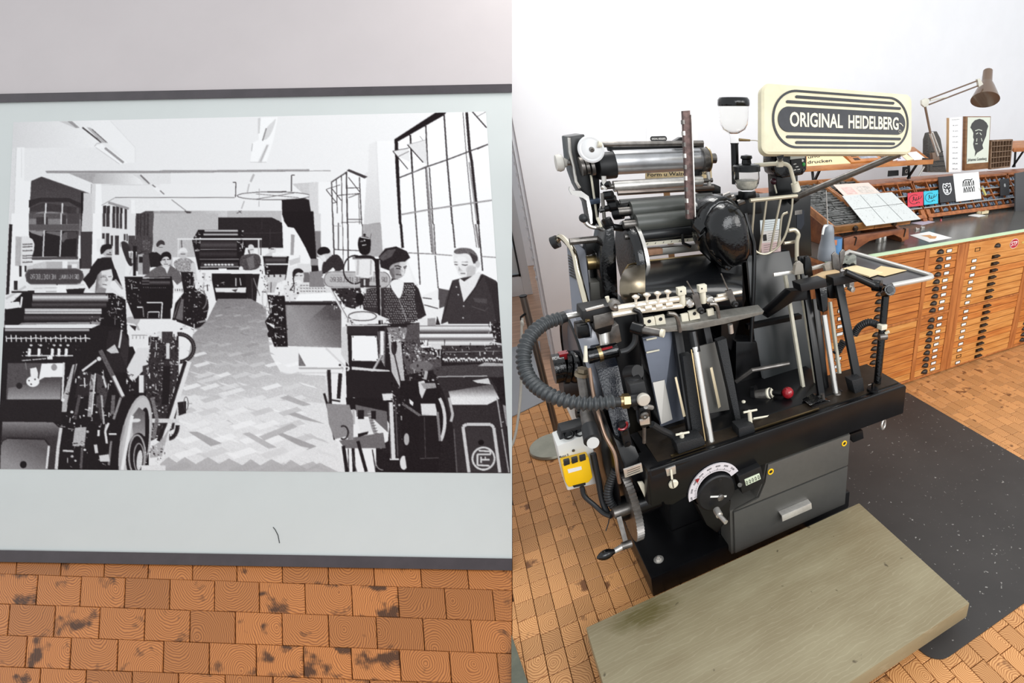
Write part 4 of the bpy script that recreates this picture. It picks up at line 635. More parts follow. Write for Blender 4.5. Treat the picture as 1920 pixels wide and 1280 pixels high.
tag(build('trim_1', tr_, mat('trim_white', (215, 216, 220), 0.5), smooth=0), 'white slotted upright fixed to the edge of the wall pier', 'trim', kind='structure')

# ================= display board with the photograph (left) =================
# its foot stands on the floor along the photo's lower frame edge; it leans back
B0, B1 = P(0, 1053, Z=0.0), P(960, 1068.5, Z=0.0)
db = (B1-B0).normalized()
topc = P(480, 220, D=2.42)                    # lean: the top is farther away than the foot
upb = (topc-(B0+db*(topc-B0).dot(db))); upb = upb.normalized(); nb = db.cross(upb).normalized()
if nb.dot(CAM-B0) < 0: nb = -nb
def onb(x, y, h=0.0):                          # photo pixel -> point on the leaning board, h metres proud of its face
    d = ray(x, y); p0 = B0+nb*h
    return CAM+d*((p0-CAM).dot(nb)/d.dot(nb))
pinkm = mat('pinkish_grey_panel', (196, 188, 188), 0.7, var=0.02, vscale=3, bump=0.05, bscale=500)
bp = MB(); T = -0.045
bp.hexa([onb(-260, 1045, T), onb(956, 1066, T), onb(956, -150, T), onb(-260, -150, T), onb(-260, 1049, -0.022), onb(960, 1068.5, -0.022), onb(960, -150, -0.022), onb(-260, -150, -0.022)])
bk = build('backing_panel', bp, pinkm, smooth=0); tag(bk, 'tall pinkish grey backing panel leaning behind the framed photograph', 'panel')
for x in (120, 700):
    foot = MB()
    a = onb(x, 200, T); b = V((a.x, a.y, 0))+V((nb.x, nb.y, 0)).normalized()*(-0.55); foot.bar(a-nb*0.012, b+V((0, 0, 0.01)), 0.05, 0.022, side=db)
    build('prop', foot, mat('prop_wood', (150, 120, 86), 0.6), bk)
brd = thing('photo_board', 'wide pale grey board with dark frame rails carrying a black-and-white print-shop photograph', 'display board', onb(480, 1061, 0))
gm = mat('pale_grey_board', (205, 209, 207), 0.65, var=0.015, vscale=4, bump=0.03, bscale=600)
q = MB(); q.hexa([onb(-60, 1034, -0.02), onb(958, 1047, -0.02), onb(958, 172, -0.02), onb(-60, 192, -0.02), onb(-60, 1034, 0), onb(960, 1048, 0), onb(960, 171, 0), onb(-60, 192, 0)]); build('mount_board', q, gm, brd, smooth=0)
fr = mat('dark_frame_rail', (66, 60, 64), 0.5, var=0.12, vscale=12)
q = MB(); q.hexa([onb(-60, 194, -0.02), onb(958, 172, -0.02), onb(958, 157, -0.02), onb(-60, 178, -0.02), onb(-60, 193, 0.008), onb(960, 173, 0.008), onb(960, 157.5, 0.008), onb(-60, 177, 0.008)]); build('frame_rail', q, fr, brd, smooth=0)
q = MB(); q.hexa([onb(-60, 1052, -0.02), onb(958, 1068, -0.02), onb(958, 1047, -0.02), onb(-60, 1030, -0.02), onb(-60, 1052, 0.008), onb(960, 1069, 0.008), onb(960, 1047, 0.008), onb(-60, 1030, 0.008)]); build('frame_rail', q, fr, brd, smooth=0)
q = MB(); q.tube([onb(512, 988, 0.0012), onb(516, 993, 0.0016), onb(521, 1003, 0.0016), onb(524, 1018, 0.001)], 0.0012, 5); build('stray_hair', q, ink, brd)
pic, PX0, PY0 = draw_print()
def build_print():
    # print corners in the photo; the grid carries the tones as a colour attribute (flat print)
    TL, TR, BR, BL = V((25, 229)), V((911, 209)), V((957, 887)), V((-6, 879))
    NU, NV = 760, 540
    us = np.linspace(0, 1, NU); vv = np.linspace(0, 1, NV); U, W_ = np.meshgrid(us, vv)
    def ed(a, b, t): return a+(b-a)*t
    # left edge of the print bows slightly in the photo
    X = (TL.x*(1-U)+TR.x*U)*(1-W_)+(BL.x*(1-U)+BR.x*U)*W_; Y = (TL.y*(1-U)+TR.y*U)*(1-W_)+(BL.y*(1-U)+BR.y*U)*W_
    dx = FW.x+RT.x*(X-PPX)/F-CU.x*(Y-PPY)/F; dy = FW.y+RT.y*(X-PPX)/F-CU.y*(Y-PPY)/F; dz = FW.z+RT.z*(X-PPX)/F-CU.z*(Y-PPY)/F
    p0 = B0+nb*0.0012; t = (p0-CAM).dot(nb)/(dx*nb.x+dy*nb.y+dz*nb.z)
    o = wloc(brd); co = np.stack([CAM.x+dx*t-o.x, CAM.y+dy*t-o.y, CAM.z+dz*t-o.z], -1).reshape(-1, 3)
    fx = np.clip(X-PX0-0.5, 0, pic.shape[1]-1.01); fy = np.clip(Y-PY0-0.5, 0, pic.shape[0]-1.01); ix = fx.astype(int); iy = fy.astype(int); ax = fx-ix; ay = fy-iy
    g = (pic[iy, ix]*(1-ax)+pic[iy, ix+1]*ax)*(1-ay)+(pic[iy+1, ix]*(1-ax)+pic[iy+1, ix+1]*ax)*ay
    g = np.clip((g.ravel()-0.05)/0.93, 0, 1)
    srgb = np.stack([22+226*g, 14+233*g, 16+231*g], -1)/255.0
    lin_ = np.where(srgb < 0.04045, srgb/12.92, ((srgb+0.055)/1.055)**2.4)*0.93
    idx = np.arange(NU*NV).reshape(NV, NU); q = np.stack([idx[:-1, :-1], idx[1:, :-1], idx[1:, 1:], idx[:-1, 1:]], -1).reshape(-1, 4)
    me = bpy.data.meshes.new('photograph'); me.vertices.add(NU*NV); me.vertices.foreach_set('co', co.astype(np.float32).ravel())
    nf = len(q); me.loops.add(nf*4); me.loops.foreach_set('vertex_index', q.astype(np.int32).ravel()); me.polygons.add(nf); me.polygons.foreach_set('loop_start', np.arange(nf, dtype=np.int32)*4)
    me.update(); A = me.color_attributes.new('print', 'FLOAT_COLOR', 'POINT'); A.data.foreach_set('color', np.concatenate([lin_, np.ones((len(g), 1))], 1).astype(np.float32).ravel())
    m = bpy.data.materials.new('photo_print'); m.use_nodes = True; b = m.node_tree.nodes['Principled BSDF']; n = m.node_tree.nodes.new('ShaderNodeAttribute'); n.attribute_name = 'print'
    m.node_tree.links.new(n.outputs['Color'], b.inputs['Base Color']); b.inputs['Roughness'].default_value = 0.6; b.inputs['Specular IOR Level'].default_value = 0.08
    me.materials.append(m); me.validate(); ob = link('photograph', me, brd); ob['label'] = 'black-and-white photograph of a print shop with people at presses'
build_print()
# ================= the platen press =================
press = thing('printing_press', 'black platen letterpress with ink rollers, corrugated hose and cream name sign', 'printing press', (0.85, 1.85, 0))
def part(name, mb, m, parent=None, **k): return build(name, mb, m, parent or press, **k)
def M(): return MB()
def T(pts, Y=None, X=None):           # pixel polyline -> points; entries (x, y, depth-plane Y) or with a shared plane
    return [P(p[0], p[1], Y=(p[2] if len(p) > 2 else Y)) if X is None else P(p[0], p[1], X=X) for p in pts]
def tb(name, pts, r, m, Y=None, parent=None, n=10, smoothpath=0, X=None):
    q = T(pts, Y, X); q = spl(q, smoothpath) if smoothpath else q
    return part(name, M().tube(q, r, n), m, parent)
def plate(name, pts, Y, thick, m, parent=None, bev=0.002, X=None):
    return part(name, M().prism(T(pts, Y, X), (0, thick, 0) if X is None else (thick, 0, 0)), m, parent, bev=bev)
def disc(mb, c, axis, r, h, n=28): mb.cyl(V(c), V(c)+V(axis).normalized()*h, r, None, n); return mb
FRT = V((0, -1, 0))
def bolt(c, axis, r, parent, m=None, name='bolt'):
    a = V(axis).normalized(); mb = M(); mb.cyl(c, V(c)+a*r*0.25, r*1.5, None, 16); mb.cyl(V(c)+a*r*0.2, V(c)+a*r*0.9, r*0.85, None, 6); mb.cyl(V(c)+a*r*0.9, V(c)+a*r*1.5, r*0.5, r*0.3, 10)
    return part(name, mb, m or steel, parent)
# --- base ---
pl = part('plinth', M().box(0.348, 1.30, 1.435, 2.40, 0.0, 0.095), black, bev=0.006)
bolt(P(1235, 1049, Z=0.095), (0, 0, 1), 0.013, pl); bolt(P(1279, 940, Z=0.135), (0, 0, 1), 0.016, pl)
part('foot_flange', M().lathe(P(1283, 955, Z=0.095), (0, 0, 1), [(0.062, 0), (0.058, 0.03), (0.05, 0.04), (0.0, 0.04)], 24), black, pl)
bd = M(); bd.box(0.66, 1.28, 1.50, 2.30, 0.095, 0.60); bd.box(0.50, 0.68, 1.62, 2.34, 0.095, 0.62); body = part('body_casting', bd, black, bev=0.01)
part('body_rib', M().box(0.42, 0.52, 1.85, 2.35, 0.095, 1.0), black, bev=0.01)
# --- front drawer cabinet under the beam ---
dcb = M(); dcb.prism([V((0.672, 1.41, 0.065)), V((1.248, 1.41, 0.065)), V((1.248, 1.41, 0.455)), V((0.835, 1.41, 0.455)), V((0.82, 1.41, 0.37)), V((0.79, 1.41, 0.30)), V((0.672, 1.41, 0.288))], (0, 0.2, 0)); dc = part('drawer_cabinet', dcb, greym, bev=0.004)
up_ = M(); up_.prism([V((0.684, 1.41, 0.29)), V((1.243, 1.41, 0.29)), V((1.243, 1.41, 0.448)), V((0.838, 1.41, 0.448)), V((0.825, 1.41, 0.37)), V((0.795, 1.41, 0.305))], (0, -0.012, 0)); fpn = part('front_panel', up_, greym, dc, bev=0.003)
ln = V((0.684, 1.398, 0.286)); dw = part('drawer', M().box(0.684, 1.243, 1.398, 1.41, 0.075, 0.283), mat('grey_drawer_front', (74, 73, 70), 0.4, var=0.04, vscale=30), bev=0.003)
hd = M(); a, b = P(1462, 966, Y=1.388), P(1517, 944, Y=1.388); z = (a.z+b.z)/2
hd.prism([V((a.x, 1.398, z+0.016)), V((a.x, 1.372, z+0.013)), V((a.x, 1.366, z-0.013)), V((a.x, 1.371, z-0.016)), V((a.x, 1.376, z+0.008)), V((a.x, 1.398, z+0.01))], (b.x-a.x, 0, 0)); part('handle', hd, steel, dw, bev=0.001)
for x, y in ((1445, 884), (1583, 831)):
    c = P(x, y, Y=1.397); r_ = M(); r_.torus(c, (0, 1, 0), 0.0105, 0.0032, 20, 8); o = part('yellow_ring', r_, yellow, dc, label='yellow ring around a key hole'); part('hole', disc(M(), c+V((0, 0.0015, 0)), (0, -1, 0), 0.0095, 0.002), ink, dc)
# --- delivery beam ---
bm_ = M(); bm_.prism([V((0.372, 1.40, 0.455)), V((0.372, 1.40, 0.585)), V((0.385, 1.403, 0.60)), V((1.538, 1.403, 0.60)), V((1.548, 1.40, 0.59)), V((1.548, 1.40, 0.455))], (0, 0.015, 0)); bm_.box(0.39, 1.548, 1.415, 1.66, 0.46, 0.592)
beam = part('front_beam', bm_, black, bev=0.003)
part('beam_top', M().box(0.42, 1.54, 1.44, 1.655, 0.592, 0.597), mat('oily_brown_metal', (52, 43, 34), 0.42, 0.4, var=0.35, vscale=18), beam, smooth=0)
tk = [M().box(0.47, 0.60, 1.435, 1.445, 0.597, 0.603), M().box(0.80, 1.10, 1.432, 1.44, 0.597, 0.602)]
for t_ in tk: part('guide_strip', t_, brass, beam, smooth=0)
cl_ = M(); cl_.prism(T([(1214, 884), (1300, 860), (1330, 905), (1262, 946), (1248, 946), (1240, 935), (1216, 947)], 1.402), (0, 0.12, 0)); part('beam_end_casting', cl_, black, beam, bev=0.004)
# --- speed dial ---
cc = P(1341, 915, Y=1.392)
dial = M(); n = 26; ro, ri = 0.104, 0.072; pts = [cc+V((math.cos(t)*ro, 0, math.sin(t)*ro)) for t in np.linspace(math.radians(190), math.radians(22), n)]+[cc+V((math.cos(t)*ri, 0, math.sin(t)*ri)) for t in np.linspace(math.radians(22), math.radians(190), n)]
sc = part('speed_scale', dial.prism(pts, (0, 0.006, 0)), mat('scale_plate', (214, 208, 212), 0.45), smooth=0)
for i, t in enumerate(np.linspace(math.radians(185), math.radians(40), 43)):
    k = i % 6 == 0; mk = M(); d = V((math.cos(t), 0, math.sin(t))); mk.bar(cc+d*(ri+0.004)+FRT*0.0006, cc+d*(ri+(0.013 if k else 0.009))+FRT*0.0006, 0.0014 if k else 0.0007, 0.0006, side=(d.z, 0, -d.x))
    if i == 0: allm = mk
    else: allm.add(mk.v, mk.f)
part('scale_marks', allm, ink, sc, smooth=0)['kind'] = 'stuff'
for i, s_ in enumerate(('2200', '2500', '3000', '3500', '4000', '4500', '5000', '5500')):
    t = math.radians(186-i*21); d = V((math.cos(t), 0, math.sin(t))); tx = V((math.sin(t), 0, -math.cos(t))); c = cc+d*(ri+0.022)+FRT*0.0008
    text_on('lettering', s_, (lambda u, v, c=c, tx=tx, d=d: c+tx*((u-0.5)*0.019)+d*((v-0.5)*0.007)), ink, sc)
dk = M(); c2 = P(1344, 924, Y=1.385); dk.lathe(c2+V((0, 0.02, 0)), FRT, [(0.076, 0), (0.078, 0.006), (0.075, 0.02), (0.070, 0.024), (0.0, 0.024)], 40); dd = part('dial_disc', dk, blackm)
part('dial_hub', M().lathe(P(1350, 931, Y=1.355), FRT, [(0.013, 0), (0.013, 0.008), (0.007, 0.012), (0, 0.012)], 16), dsteel, dd)
part('dial_screw', disc(M(), P(1350, 900, Y=1.353), FRT, 0.006, 0.004), blackm, dd); part('dial_slot', M().bar(P(1332, 931, Y=1.35), P(1362, 930, Y=1.35), 0.006, 0.002, side=(0, 0, 1)), white, dd)
part('dial_arm', M().prism(T([(1305, 945), (1372, 938), (1366, 972), (1345, 1000), (1325, 985)], 1.392), (0, 0.07, 0)), black, dd, bev=0.008)
kn = M(); kn.cyl(P(1343, 955, Y=1.36), P(1349, 966, Y=1.33), 0.013, None, 16); kn.cyl(P(1349, 966, Y=1.33), P(1361, 979, Y=1.29), 0.0085, None, 14); part('crank_knob', kn, steel, dd)
part('red_pointer', M().prism(T([(1304, 900), (1312, 897), (1308, 906)], 1.384), (0, 0.003, 0)), red, dd, smooth=0)
# --- counter ---
ct = plate('counter_box', [(1384, 893), (1427, 874), (1434, 905), (1392, 926)], 1.372, 0.05, blackm, bev=0.004)
cw_ = plate('counter_window', [(1396, 899), (1424, 887), (1427, 898), (1399, 911)], 1.370, 0.004, mat('counter_digits', (205, 215, 190), 0.35), ct)
text_on('lettering', '0 0 0 0 0', quadfn(P(1400, 909, Y=1.3695), P(1425, 897, Y=1.3695), P(1423, 890, Y=1.3695), P(1398, 902, Y=1.3695)), ink, ct)
part('counter_knob', M().cyl(P(1391, 907, Y=1.39), P(1387, 909, Y=1.36), 0.008), dsteel, ct)
# --- lever plate on beam ---
lp = plate('lever_plate', [(1248, 880), (1267, 873), (1268, 888), (1251, 893)], 1.396, 0.008, steel)
part('lever_pin', M().bar(P(1258, 880, Y=1.39), P(1260, 898, Y=1.385), 0.006, 0.005), cream, lp); part('slotted_screw', M().lathe(P(1262, 906, Y=1.398), FRT, [(0.017, 0), (0.017, 0.006), (0.012, 0.01), (0, 0.01)], 20), cream, lp)
part('screw_slot', M().bar(P(1260, 899, Y=1.386), P(1263, 914, Y=1.386), 0.003, 0.003), dsteel, lp)
np_ = plate('name_plate', [(1169, 880), (1203, 868), (1206, 884), (1172, 896)], 1.41, 0.006, steel)
for k in range(3): part('plate_engraving', M().bar(P(1176, 883+k*4, Y=1.4095), P(1200, 874+k*4, Y=1.4095), 0.0016, 0.0006, side=(0, 0, 1)), ink, np_, smooth=0)
# --- gear, hand crank and side stays (left front) ---
gr = M(); gc = V((0.318, 1.545, 0.365)); ng = 54; R_ = 0.128; prof = []
for k in range(ng*2):
    t = 2*math.pi*k/(ng*2); r_ = R_ if k % 2 else R_-0.008; prof.append(gc+V((0, math.cos(t)*r_, math.sin(t)*r_)))
gr.prism(prof, (0.026, 0, 0)); gear = part('gear_wheel', gr, dsteel, smooth=0); part('gear_hub', M().cyl(gc+V((-0.03, 0, 0)), gc+V((0.12, 0, 0)), 0.045), black, gear)
ck = M(); ca = P(1160, 968, Y=1.48); cb_ = P(1172, 1013, Y=1.44); ck.cyl(P(1150, 962, Y=1.50), P(1185, 950, Y=1.50), 0.021); ck.bar(ca, cb_, 0.016, 0.012); ck.cyl(P(1166, 1024, Y=1.44), P(1184, 1018, Y=1.44), 0.014); crank = part('hand_crank', ck, dsteel)
part('crank_ferrule', M().cyl(P(1150, 1034, Y=1.43), P(1168, 1024, Y=1.44), 0.009, 0.011), steel, crank)
hp = [P(1152, 1033, Y=1.43)+(P(1119, 1046, Y=1.42)-P(1152, 1033, Y=1.43))*t for t in np.linspace(0, 1, 9)]; part('crank_grip', M().tube(hp, [0.008, 0.011, 0.0145, 0.017, 0.0175, 0.0165, 0.014, 0.010, 0.003], 14), blackg, crank)
part('cream_lever', M().prism(T([(1196, 905), (1206, 904), (1224, 934), (1221, 940), (1210, 934)], 1.44), (0, 0.01, 0)), cream, bev=0.002)
# --- left column: blue-black cover, lower leg, conduit ---
cv_ = M(); f4 = [P(1117, 692, Y=1.66), P(1160, 684, Y=1.66), P(1183, 800, Y=1.55), P(1155, 826, Y=1.53)]; cv_.prism(f4, (0.03, 0.22, 0.0)); part('left_column_cover', cv_, mat('blue_black_crackle', (20, 24, 34), 0.24, bump=0.18, bscale=160), bev=0.008)
lg = M(); lg.prism([P(1150, 818, Y=1.52), P(1190, 835, Y=1.52), P(1205, 870, Y=1.48), P(1215, 945, Y=1.46), P(1190, 905, Y=1.46), P(1172, 880, Y=1.48)], (0.02, 0.25, 0)); part('left_leg', lg, black, bev=0.006)
part('leg_shell', M().prism([P(1128, 770, Y=1.60), P(1150, 830, Y=1.54), P(1168, 960, Y=1.52), P(1150, 960, Y=1.56), P(1130, 850, Y=1.62)], (0.02, 0.3, 0)), black, bev=0.006)
tb('copper_conduit', [(1105, 690, 1.63), (1113, 740, 1.58), (1122, 775, 1.54), (1134, 815, 1.50), (1152, 850, 1.47), (1158, 885, 1.45), (1162, 905, 1.45)], 0.0062, mat('copper_brown_pipe', (150, 124, 106), 0.3, 0.7), smoothpath=6)
tbk = plate('terminal_block', [(1163, 798), (1176, 793), (1186, 833), (1172, 840)], 1.49, 0.03, blackm, bev=0.004)
for y in (811, 832): part('terminal_screw', disc(M(), P(1172+(y-811)*0.25, y, Y=1.49), FRT, 0.009, 0.004), black, tbk)
part('red_clip', M().torus(P(1167, 797, Y=1.485), (0, 1, 0), 0.016, 0.004, 14, 6, math.radians(150), math.radians(330)), red, tbk)
# vertical rods on the far left with grip handle
tb('valve_pipe', [(1088, 690, 1.72), (1096, 740, 1.68), (1098, 770, 1.66)], 0.017, dsteel)
gp = part('grip_handle', M().cyl(P(1099, 772, Y=1.62), P(1107, 805, Y=1.52), 0.021, 0.023), dsteel); part('grip_sleeve', M().cyl(P(1105, 800, Y=1.53), P(1111, 826, Y=1.47), 0.0255, 0.0275), rubber, gp); part('grip_cap', M().cyl(P(1111, 827, Y=1.47), P(1112, 830, Y=1.455), 0.019), chrome, gp)
nut = M(); nut.cyl(P(1091, 704, Y=1.70), P(1092, 698, Y=1.70), 0.026, None, 20); nut.cyl(P(1092, 697, Y=1.70), P(1093, 690, Y=1.70), 0.019, None, 6); part('pipe_union', nut, mat('union_bronze', (150, 138, 118), 0.35, 0.8))
for i, (x, y, r_) in enumerate(((1080, 773, 0.02), )): part('stub_pipe', M().cyl(P(x, y, Y=1.68), P(x+22, y-3, Y=1.68), r_), blackg)
# air pump at the back left
pm = M(); pm.cyl(P(1037, 692, Y=1.95), P(1058, 688, Y=1.95), 0.058, 0.058, 24); pm.cyl(P(1058, 688, Y=1.95), P(1066, 688, Y=1.95), 0.066, None, 24); pm.tube(spl(T([(1062, 688), (1080, 688), (1095, 690), (1115, 692)], 1.96), 4), [0.05, 0.06, 0.066, 0.068, 0.068, 0.066, 0.064, 0.06, 0.058, 0.055, 0.052, 0.05, 0.05], 18); pump = part('air_pump', pm, blackg)
part('red_tag', M().box(*[v for a, b in zip(P(1049, 667, Y=1.93)-V((0, 0, 0.02)), P(1064, 664, Y=1.93)+V((0, 0.03, 0.0))) for v in (min(a, b), max(a, b)+0.004)]), red, pump)
part('pump_tank', M().cyl(P(1052, 722, Y=1.97), P(1100, 715, Y=1.97), 0.06, None, 24), mat('dark_brown_tank', (52, 42, 38), 0.4), pump)
part('motor_housing', M().prism(T([(1060, 728), (1108, 716), (1118, 790), (1078, 800), (1068, 770)], 2.0), (0, 0.2, 0)), white, bev=0.012)
# --- socket box ---
sb = plate('socket_box', [(1044, 836), (1106, 812), (1127, 905), (1064, 920)], 1.64, 0.10, white, bev=0.006)
part('socket_top', M().prism(T([(1052, 808), (1100, 795), (1110, 812), (1048, 836)], 1.67), (0, 0.06, 0)), rubber, sb, bev=0.004)
for x in (1066, 1088): part('socket_ring', M().torus(P(x, 815-(x-1066)*0.2, Y=1.66), (0, -0.4, 1), 0.016, 0.004, 18, 6), black, sb)
yb = M(); yb.prism(T([(1053, 869), (1104, 856), (1112, 895), (1104, 905), (1066, 914), (1060, 904)], 1.60), (0, 0.04, 0)); ys = part('yellow_socket', yb, yellow, sb, bev=0.006, label='yellow triple plug housing')
for k in range(3): plate('switch', [(1057+k*15, 864-k*4), (1068+k*15, 861-k*4), (1069+k*15, 870-k*4), (1058+k*15, 874-k*4)], 1.59, 0.012, rubber, ys)
plate('socket_label', [(1064, 880), (1090, 874), (1091, 880), (1066, 887)], 1.5985, 0.002, paper, ys, bev=0); plate('cable_gland', [(1074, 911), (1098, 905), (1098, 909), (1076, 914)], 1.597, 0.004, ink, ys, bev=0)
text_on('lettering', 'Motor II', quadfn(P(1049, 859, Y=1.639), P(1066, 854, Y=1.639), P(1065, 850, Y=1.639), P(1048, 855, Y=1.639)), ink, sb); part('box_screw', disc(M(), P(1075, 844, Y=1.64), FRT, 0.005, 0.003), dsteel, sb)
tb('power_cable', [(1091, 912, 1.61), (1096, 930, 1.60), (1115, 947, 1.58), (1132, 962, 1.55), (1146, 968, 1.52)], 0.0085, rubber, smoothpath=6)
tb('power_cable', [(1112, 850, 1.62), (1122, 900, 1.60), (1130, 940, 1.58), (1142, 965, 1.55), (1152, 958, 1.52)], 0.011, rubber, smoothpath=6); tb('cable_tie', [(1143, 966, 1.53), (1141, 980, 1.53), (1136, 995, 1.52)], 0.002, rubber)
def hose(name, pts, r, pitch, m, parent=None, amp=0.13):
    q = spl(T(pts), 16); L_ = [0]
    for a, b in zip(q, q[1:]): L_.append(L_[-1]+(b-a).length)
    n = int(L_[-1]/pitch*6); out = []
    for k in range(n+1):
        s_ = L_[-1]*k/n; i = min(max(np.searchsorted(L_, s_)-1, 0), len(q)-2); t = (s_-L_[i])/max(1e-9, L_[i+1]-L_[i]); out.append(q[i].lerp(q[i+1], t))
    return part(name, M().tube(out, [r*(1+amp*math.sin(k*math.pi/3)) for k in range(n+1)], 18), m, parent, smooth=60)
hose('corrugated_hose', [(1050, 597, 1.76), (1022, 606, 1.74), (996, 628, 1.70), (983, 658, 1.66), (984, 690, 1.62), (999, 718, 1.57), (1028, 739, 1.51), (1065, 752, 1.47), (1105, 757, 1.45), (1140, 754, 1.44), (1152, 752, 1.44)], 0.0205, 0.0165, mat('grey_hose', (58, 61, 63), 0.42), amp=0.17)
hs = part('hose_sleeve', M().cyl(P(1050, 597, Y=1.76), P(1060, 593, Y=1.765), 0.0195), rubber); part('hose_pipe', M().cyl(P(1058, 594, Y=1.765), P(1098, 586, Y=1.77), 0.0105), steel, hs)
hn = M(); hn.cyl(P(1136, 754, Y=1.44), P(1162, 753, Y=1.44), 0.0165); part('hose_end', hn, rubber); nt_ = M(); nt_.cyl(P(1162, 752.5, Y=1.44), P(1167, 752, Y=1.44), 0.018); nt_.cyl(P(1167, 752, Y=1.44), P(1179, 751, Y=1.44), 0.024, None, 6); part('brass_nut', nt_, brass)
hose('small_corrugated_hose', [(1155, 880, 1.55), (1146, 900, 1.56), (1140, 925, 1.56), (1147, 945, 1.55), (1163, 955, 1.53)], 0.015, 0.011, rubber)
# valve cluster beside the hose nut
va = M(); va.cyl(P(1178, 752, Y=1.44), P(1200, 748, Y=1.44), 0.02); va.cbox(P(1194, 735, Y=1.48), 0.05, 0.06, 0.09, None, None, (-0.05, 0.15, 1)); va.cyl(P(1190, 712, Y=1.50), P(1190, 722, Y=1.49), 0.026); valve = part('air_valve', va, blackm, bev=0.004)
part('valve_gauge', M().lathe(P(1206, 748, Y=1.42), FRT, [(0.018, -0.01), (0.021, 0), (0.021, 0.008), (0.018, 0.012), (0, 0.013)], 24), mat('pale_worn_knob', (205, 198, 186), 0.4, 0.3), valve); part('valve_body', M().cbox(P(1206, 775, Y=1.45), 0.035, 0.05, 0.075), black, valve, bev=0.004); part('valve_ring', M().lathe(P(1208, 778, Y=1.42), FRT, [(0.013, 0), (0.013, 0.006), (0.006, 0.008), (0, 0.004)], 16), dsteel, valve)
plate('valve_plate', [(1199, 787), (1218, 781), (1219, 795), (1201, 798)], 1.42, 0.006, steel, valve); part('valve_pin', M().cyl(P(1211, 762, Y=1.42), P(1222, 764, Y=1.44), 0.008), steel, valve); part('valve_stem', M().cyl(P(1208, 800, Y=1.44), P(1208, 830, Y=1.44), 0.006), dsteel, valve)
part('valve_cap', M().cyl(P(1180, 700, Y=1.56), P(1196, 697, Y=1.52), 0.028, 0.024), blackm, valve); part('hose_elbow', M().tube(spl(T([(1192, 615, 1.6), (1190, 640, 1.6), (1178, 655, 1.6), (1163, 660, 1.6)]), 6), 0.0095, 10), rubber, valve)
part('small_valve', M().cyl(P(1102, 668, Y=1.64), P(1157, 655, Y=1.64), 0.026), blackg, valve); part('valve_band', M().cyl(P(1121, 664, Y=1.64), P(1128, 662, Y=1.64), 0.0275), brass, valve); part('cream_pin', M().cyl(P(1098, 678, Y=1.62), P(1098, 648, Y=1.63), 0.008, 0.005), cream, valve); part('red_strip', M().bar(P(1128, 655, Y=1.62), P(1148, 650, Y=1.62), 0.006, 0.006), red, valve)
# black cables to beam
tb('feed_cable', [(1222, 795, 1.46), (1240, 806, 1.47), (1258, 815, 1.48), (1268, 828, 1.49)], 0.012, rubber, smoothpath=5)
# --- feed table: leaning plate, crinkle-paint bars, chrome post ---
def lean(x, y, X): return P(x, y, X=X)
pale_strip = mat('pale_strip', (196, 180, 150), 0.4, 0.3)
fpX0, fpX1 = P(1237, 797, Z=0.60).x, P(1281, 785, Z=0.60).x
fb = M(); fb.prism([P(1205, 634, Y=1.70), P(1262, 621, Y=1.70), P(1284, 785, Y=1.60), P(1239, 800, Y=1.585)], (0, 0.012, 0)); feed = part('feed_plate', fb, mat('blue_grey_sheet', (74, 78, 88), 0.35, 0.5, var=0.12, vscale=6))
part('feed_plate_patch', M().prism([P(1224, 717, Y=1.638), P(1246, 712, Y=1.638), P(1261, 786, Y=1.59), P(1240, 795, Y=1.583)], (0, 0.003, 0)), mat('pale_sheet_steel', (168, 164, 158), 0.4, 0.6), feed, smooth=0)
for a_, b_ in (((1212, 637), (1231, 633)), ((1212, 661), (1236, 656))): part('slot', M().cyl(P(*a_, Y=1.67), P(*b_, Y=1.67), 0.0035), cream, feed)
for nm, (t0, t1, b0, b1), Yt, Yb, th, mm in (('table_bar', ((1263, 612), (1277, 609), (1309, 822), (1294, 830)), 1.68, 1.50, 0.03, blackm), ('table_bar', ((1280, 668), (1296, 664), (1320, 800), (1300, 822)), 1.60, 1.495, 0.03, grain), ('table_bar', ((1345, 640), (1362, 634), (1392, 800), (1385, 812)), 1.62, 1.50, 0.03, grain), ('table_bar', ((1318, 610), (1330, 607), (1372, 800), (1360, 806)), 1.70, 1.60, 0.02, blackm), ('light_strip', ((1265, 708), (1269, 706), (1286, 780), (1281, 782)), 1.60, 1.545, 0.004, pale_strip), ('light_strip', ((1331, 690), (1336, 688), (1352, 762), (1347, 766)), 1.62, 1.58, 0.004, pale_strip), ('table_sheet', ((1308, 650), (1345, 640), (1368, 768), (1330, 775)), 1.68, 1.60, 0.006, mat('dull_grey_sheet', (92, 90, 86), 0.5, 0.4))):
    part(nm, M().prism([P(*t0, Y=Yt), P(*t1, Y=Yt), P(*b0, Y=Yb), P(*b1, Y=Yb)], (0, th, 0)), mm, bev=0.0015)
post = part('chrome_post', M().cyl(P(1334, 832, Y=1.455), P(1303, 650, Y=1.575), 0.0125), chrome); part('post_collar', M().cyl(P(1305, 660, Y=1.572), P(1298, 622, Y=1.60), 0.0165), black, post); part('post_brass_edge', M().bar(P(1322, 826, Y=1.46), P(1296, 655, Y=1.575), 0.004, 0.006), brass, post)
for (a_, b_, c_, d_) in (((1268, 832), (1318, 818), (1324, 834), (1272, 852)), ((1385, 803), (1414, 795), (1417, 810), (1386, 822))): part('bar_foot', M().prism(T([a_, b_, c_, d_], 1.43), (0, 0.06, 0)), grain, bev=0.006)
for x, y in ((1280, 822), (1407, 780)):
    ts = M(); ts.cyl(P(x, y+12, Y=1.46), P(x-2, y-10, Y=1.46), 0.008); ts.cyl(P(x-13, y-7, Y=1.46), P(x+12, y-12, Y=1.46), 0.0042); part('tee_screw', ts, cream)
part('side_arm', M().bar(P(1412, 785, Y=1.48), P(1466, 776, Y=1.52), 0.009, 0.006), cream); part('arm_clip', M().cbox(P(1470, 779, Y=1.52), 0.018, 0.012, 0.014), steel)
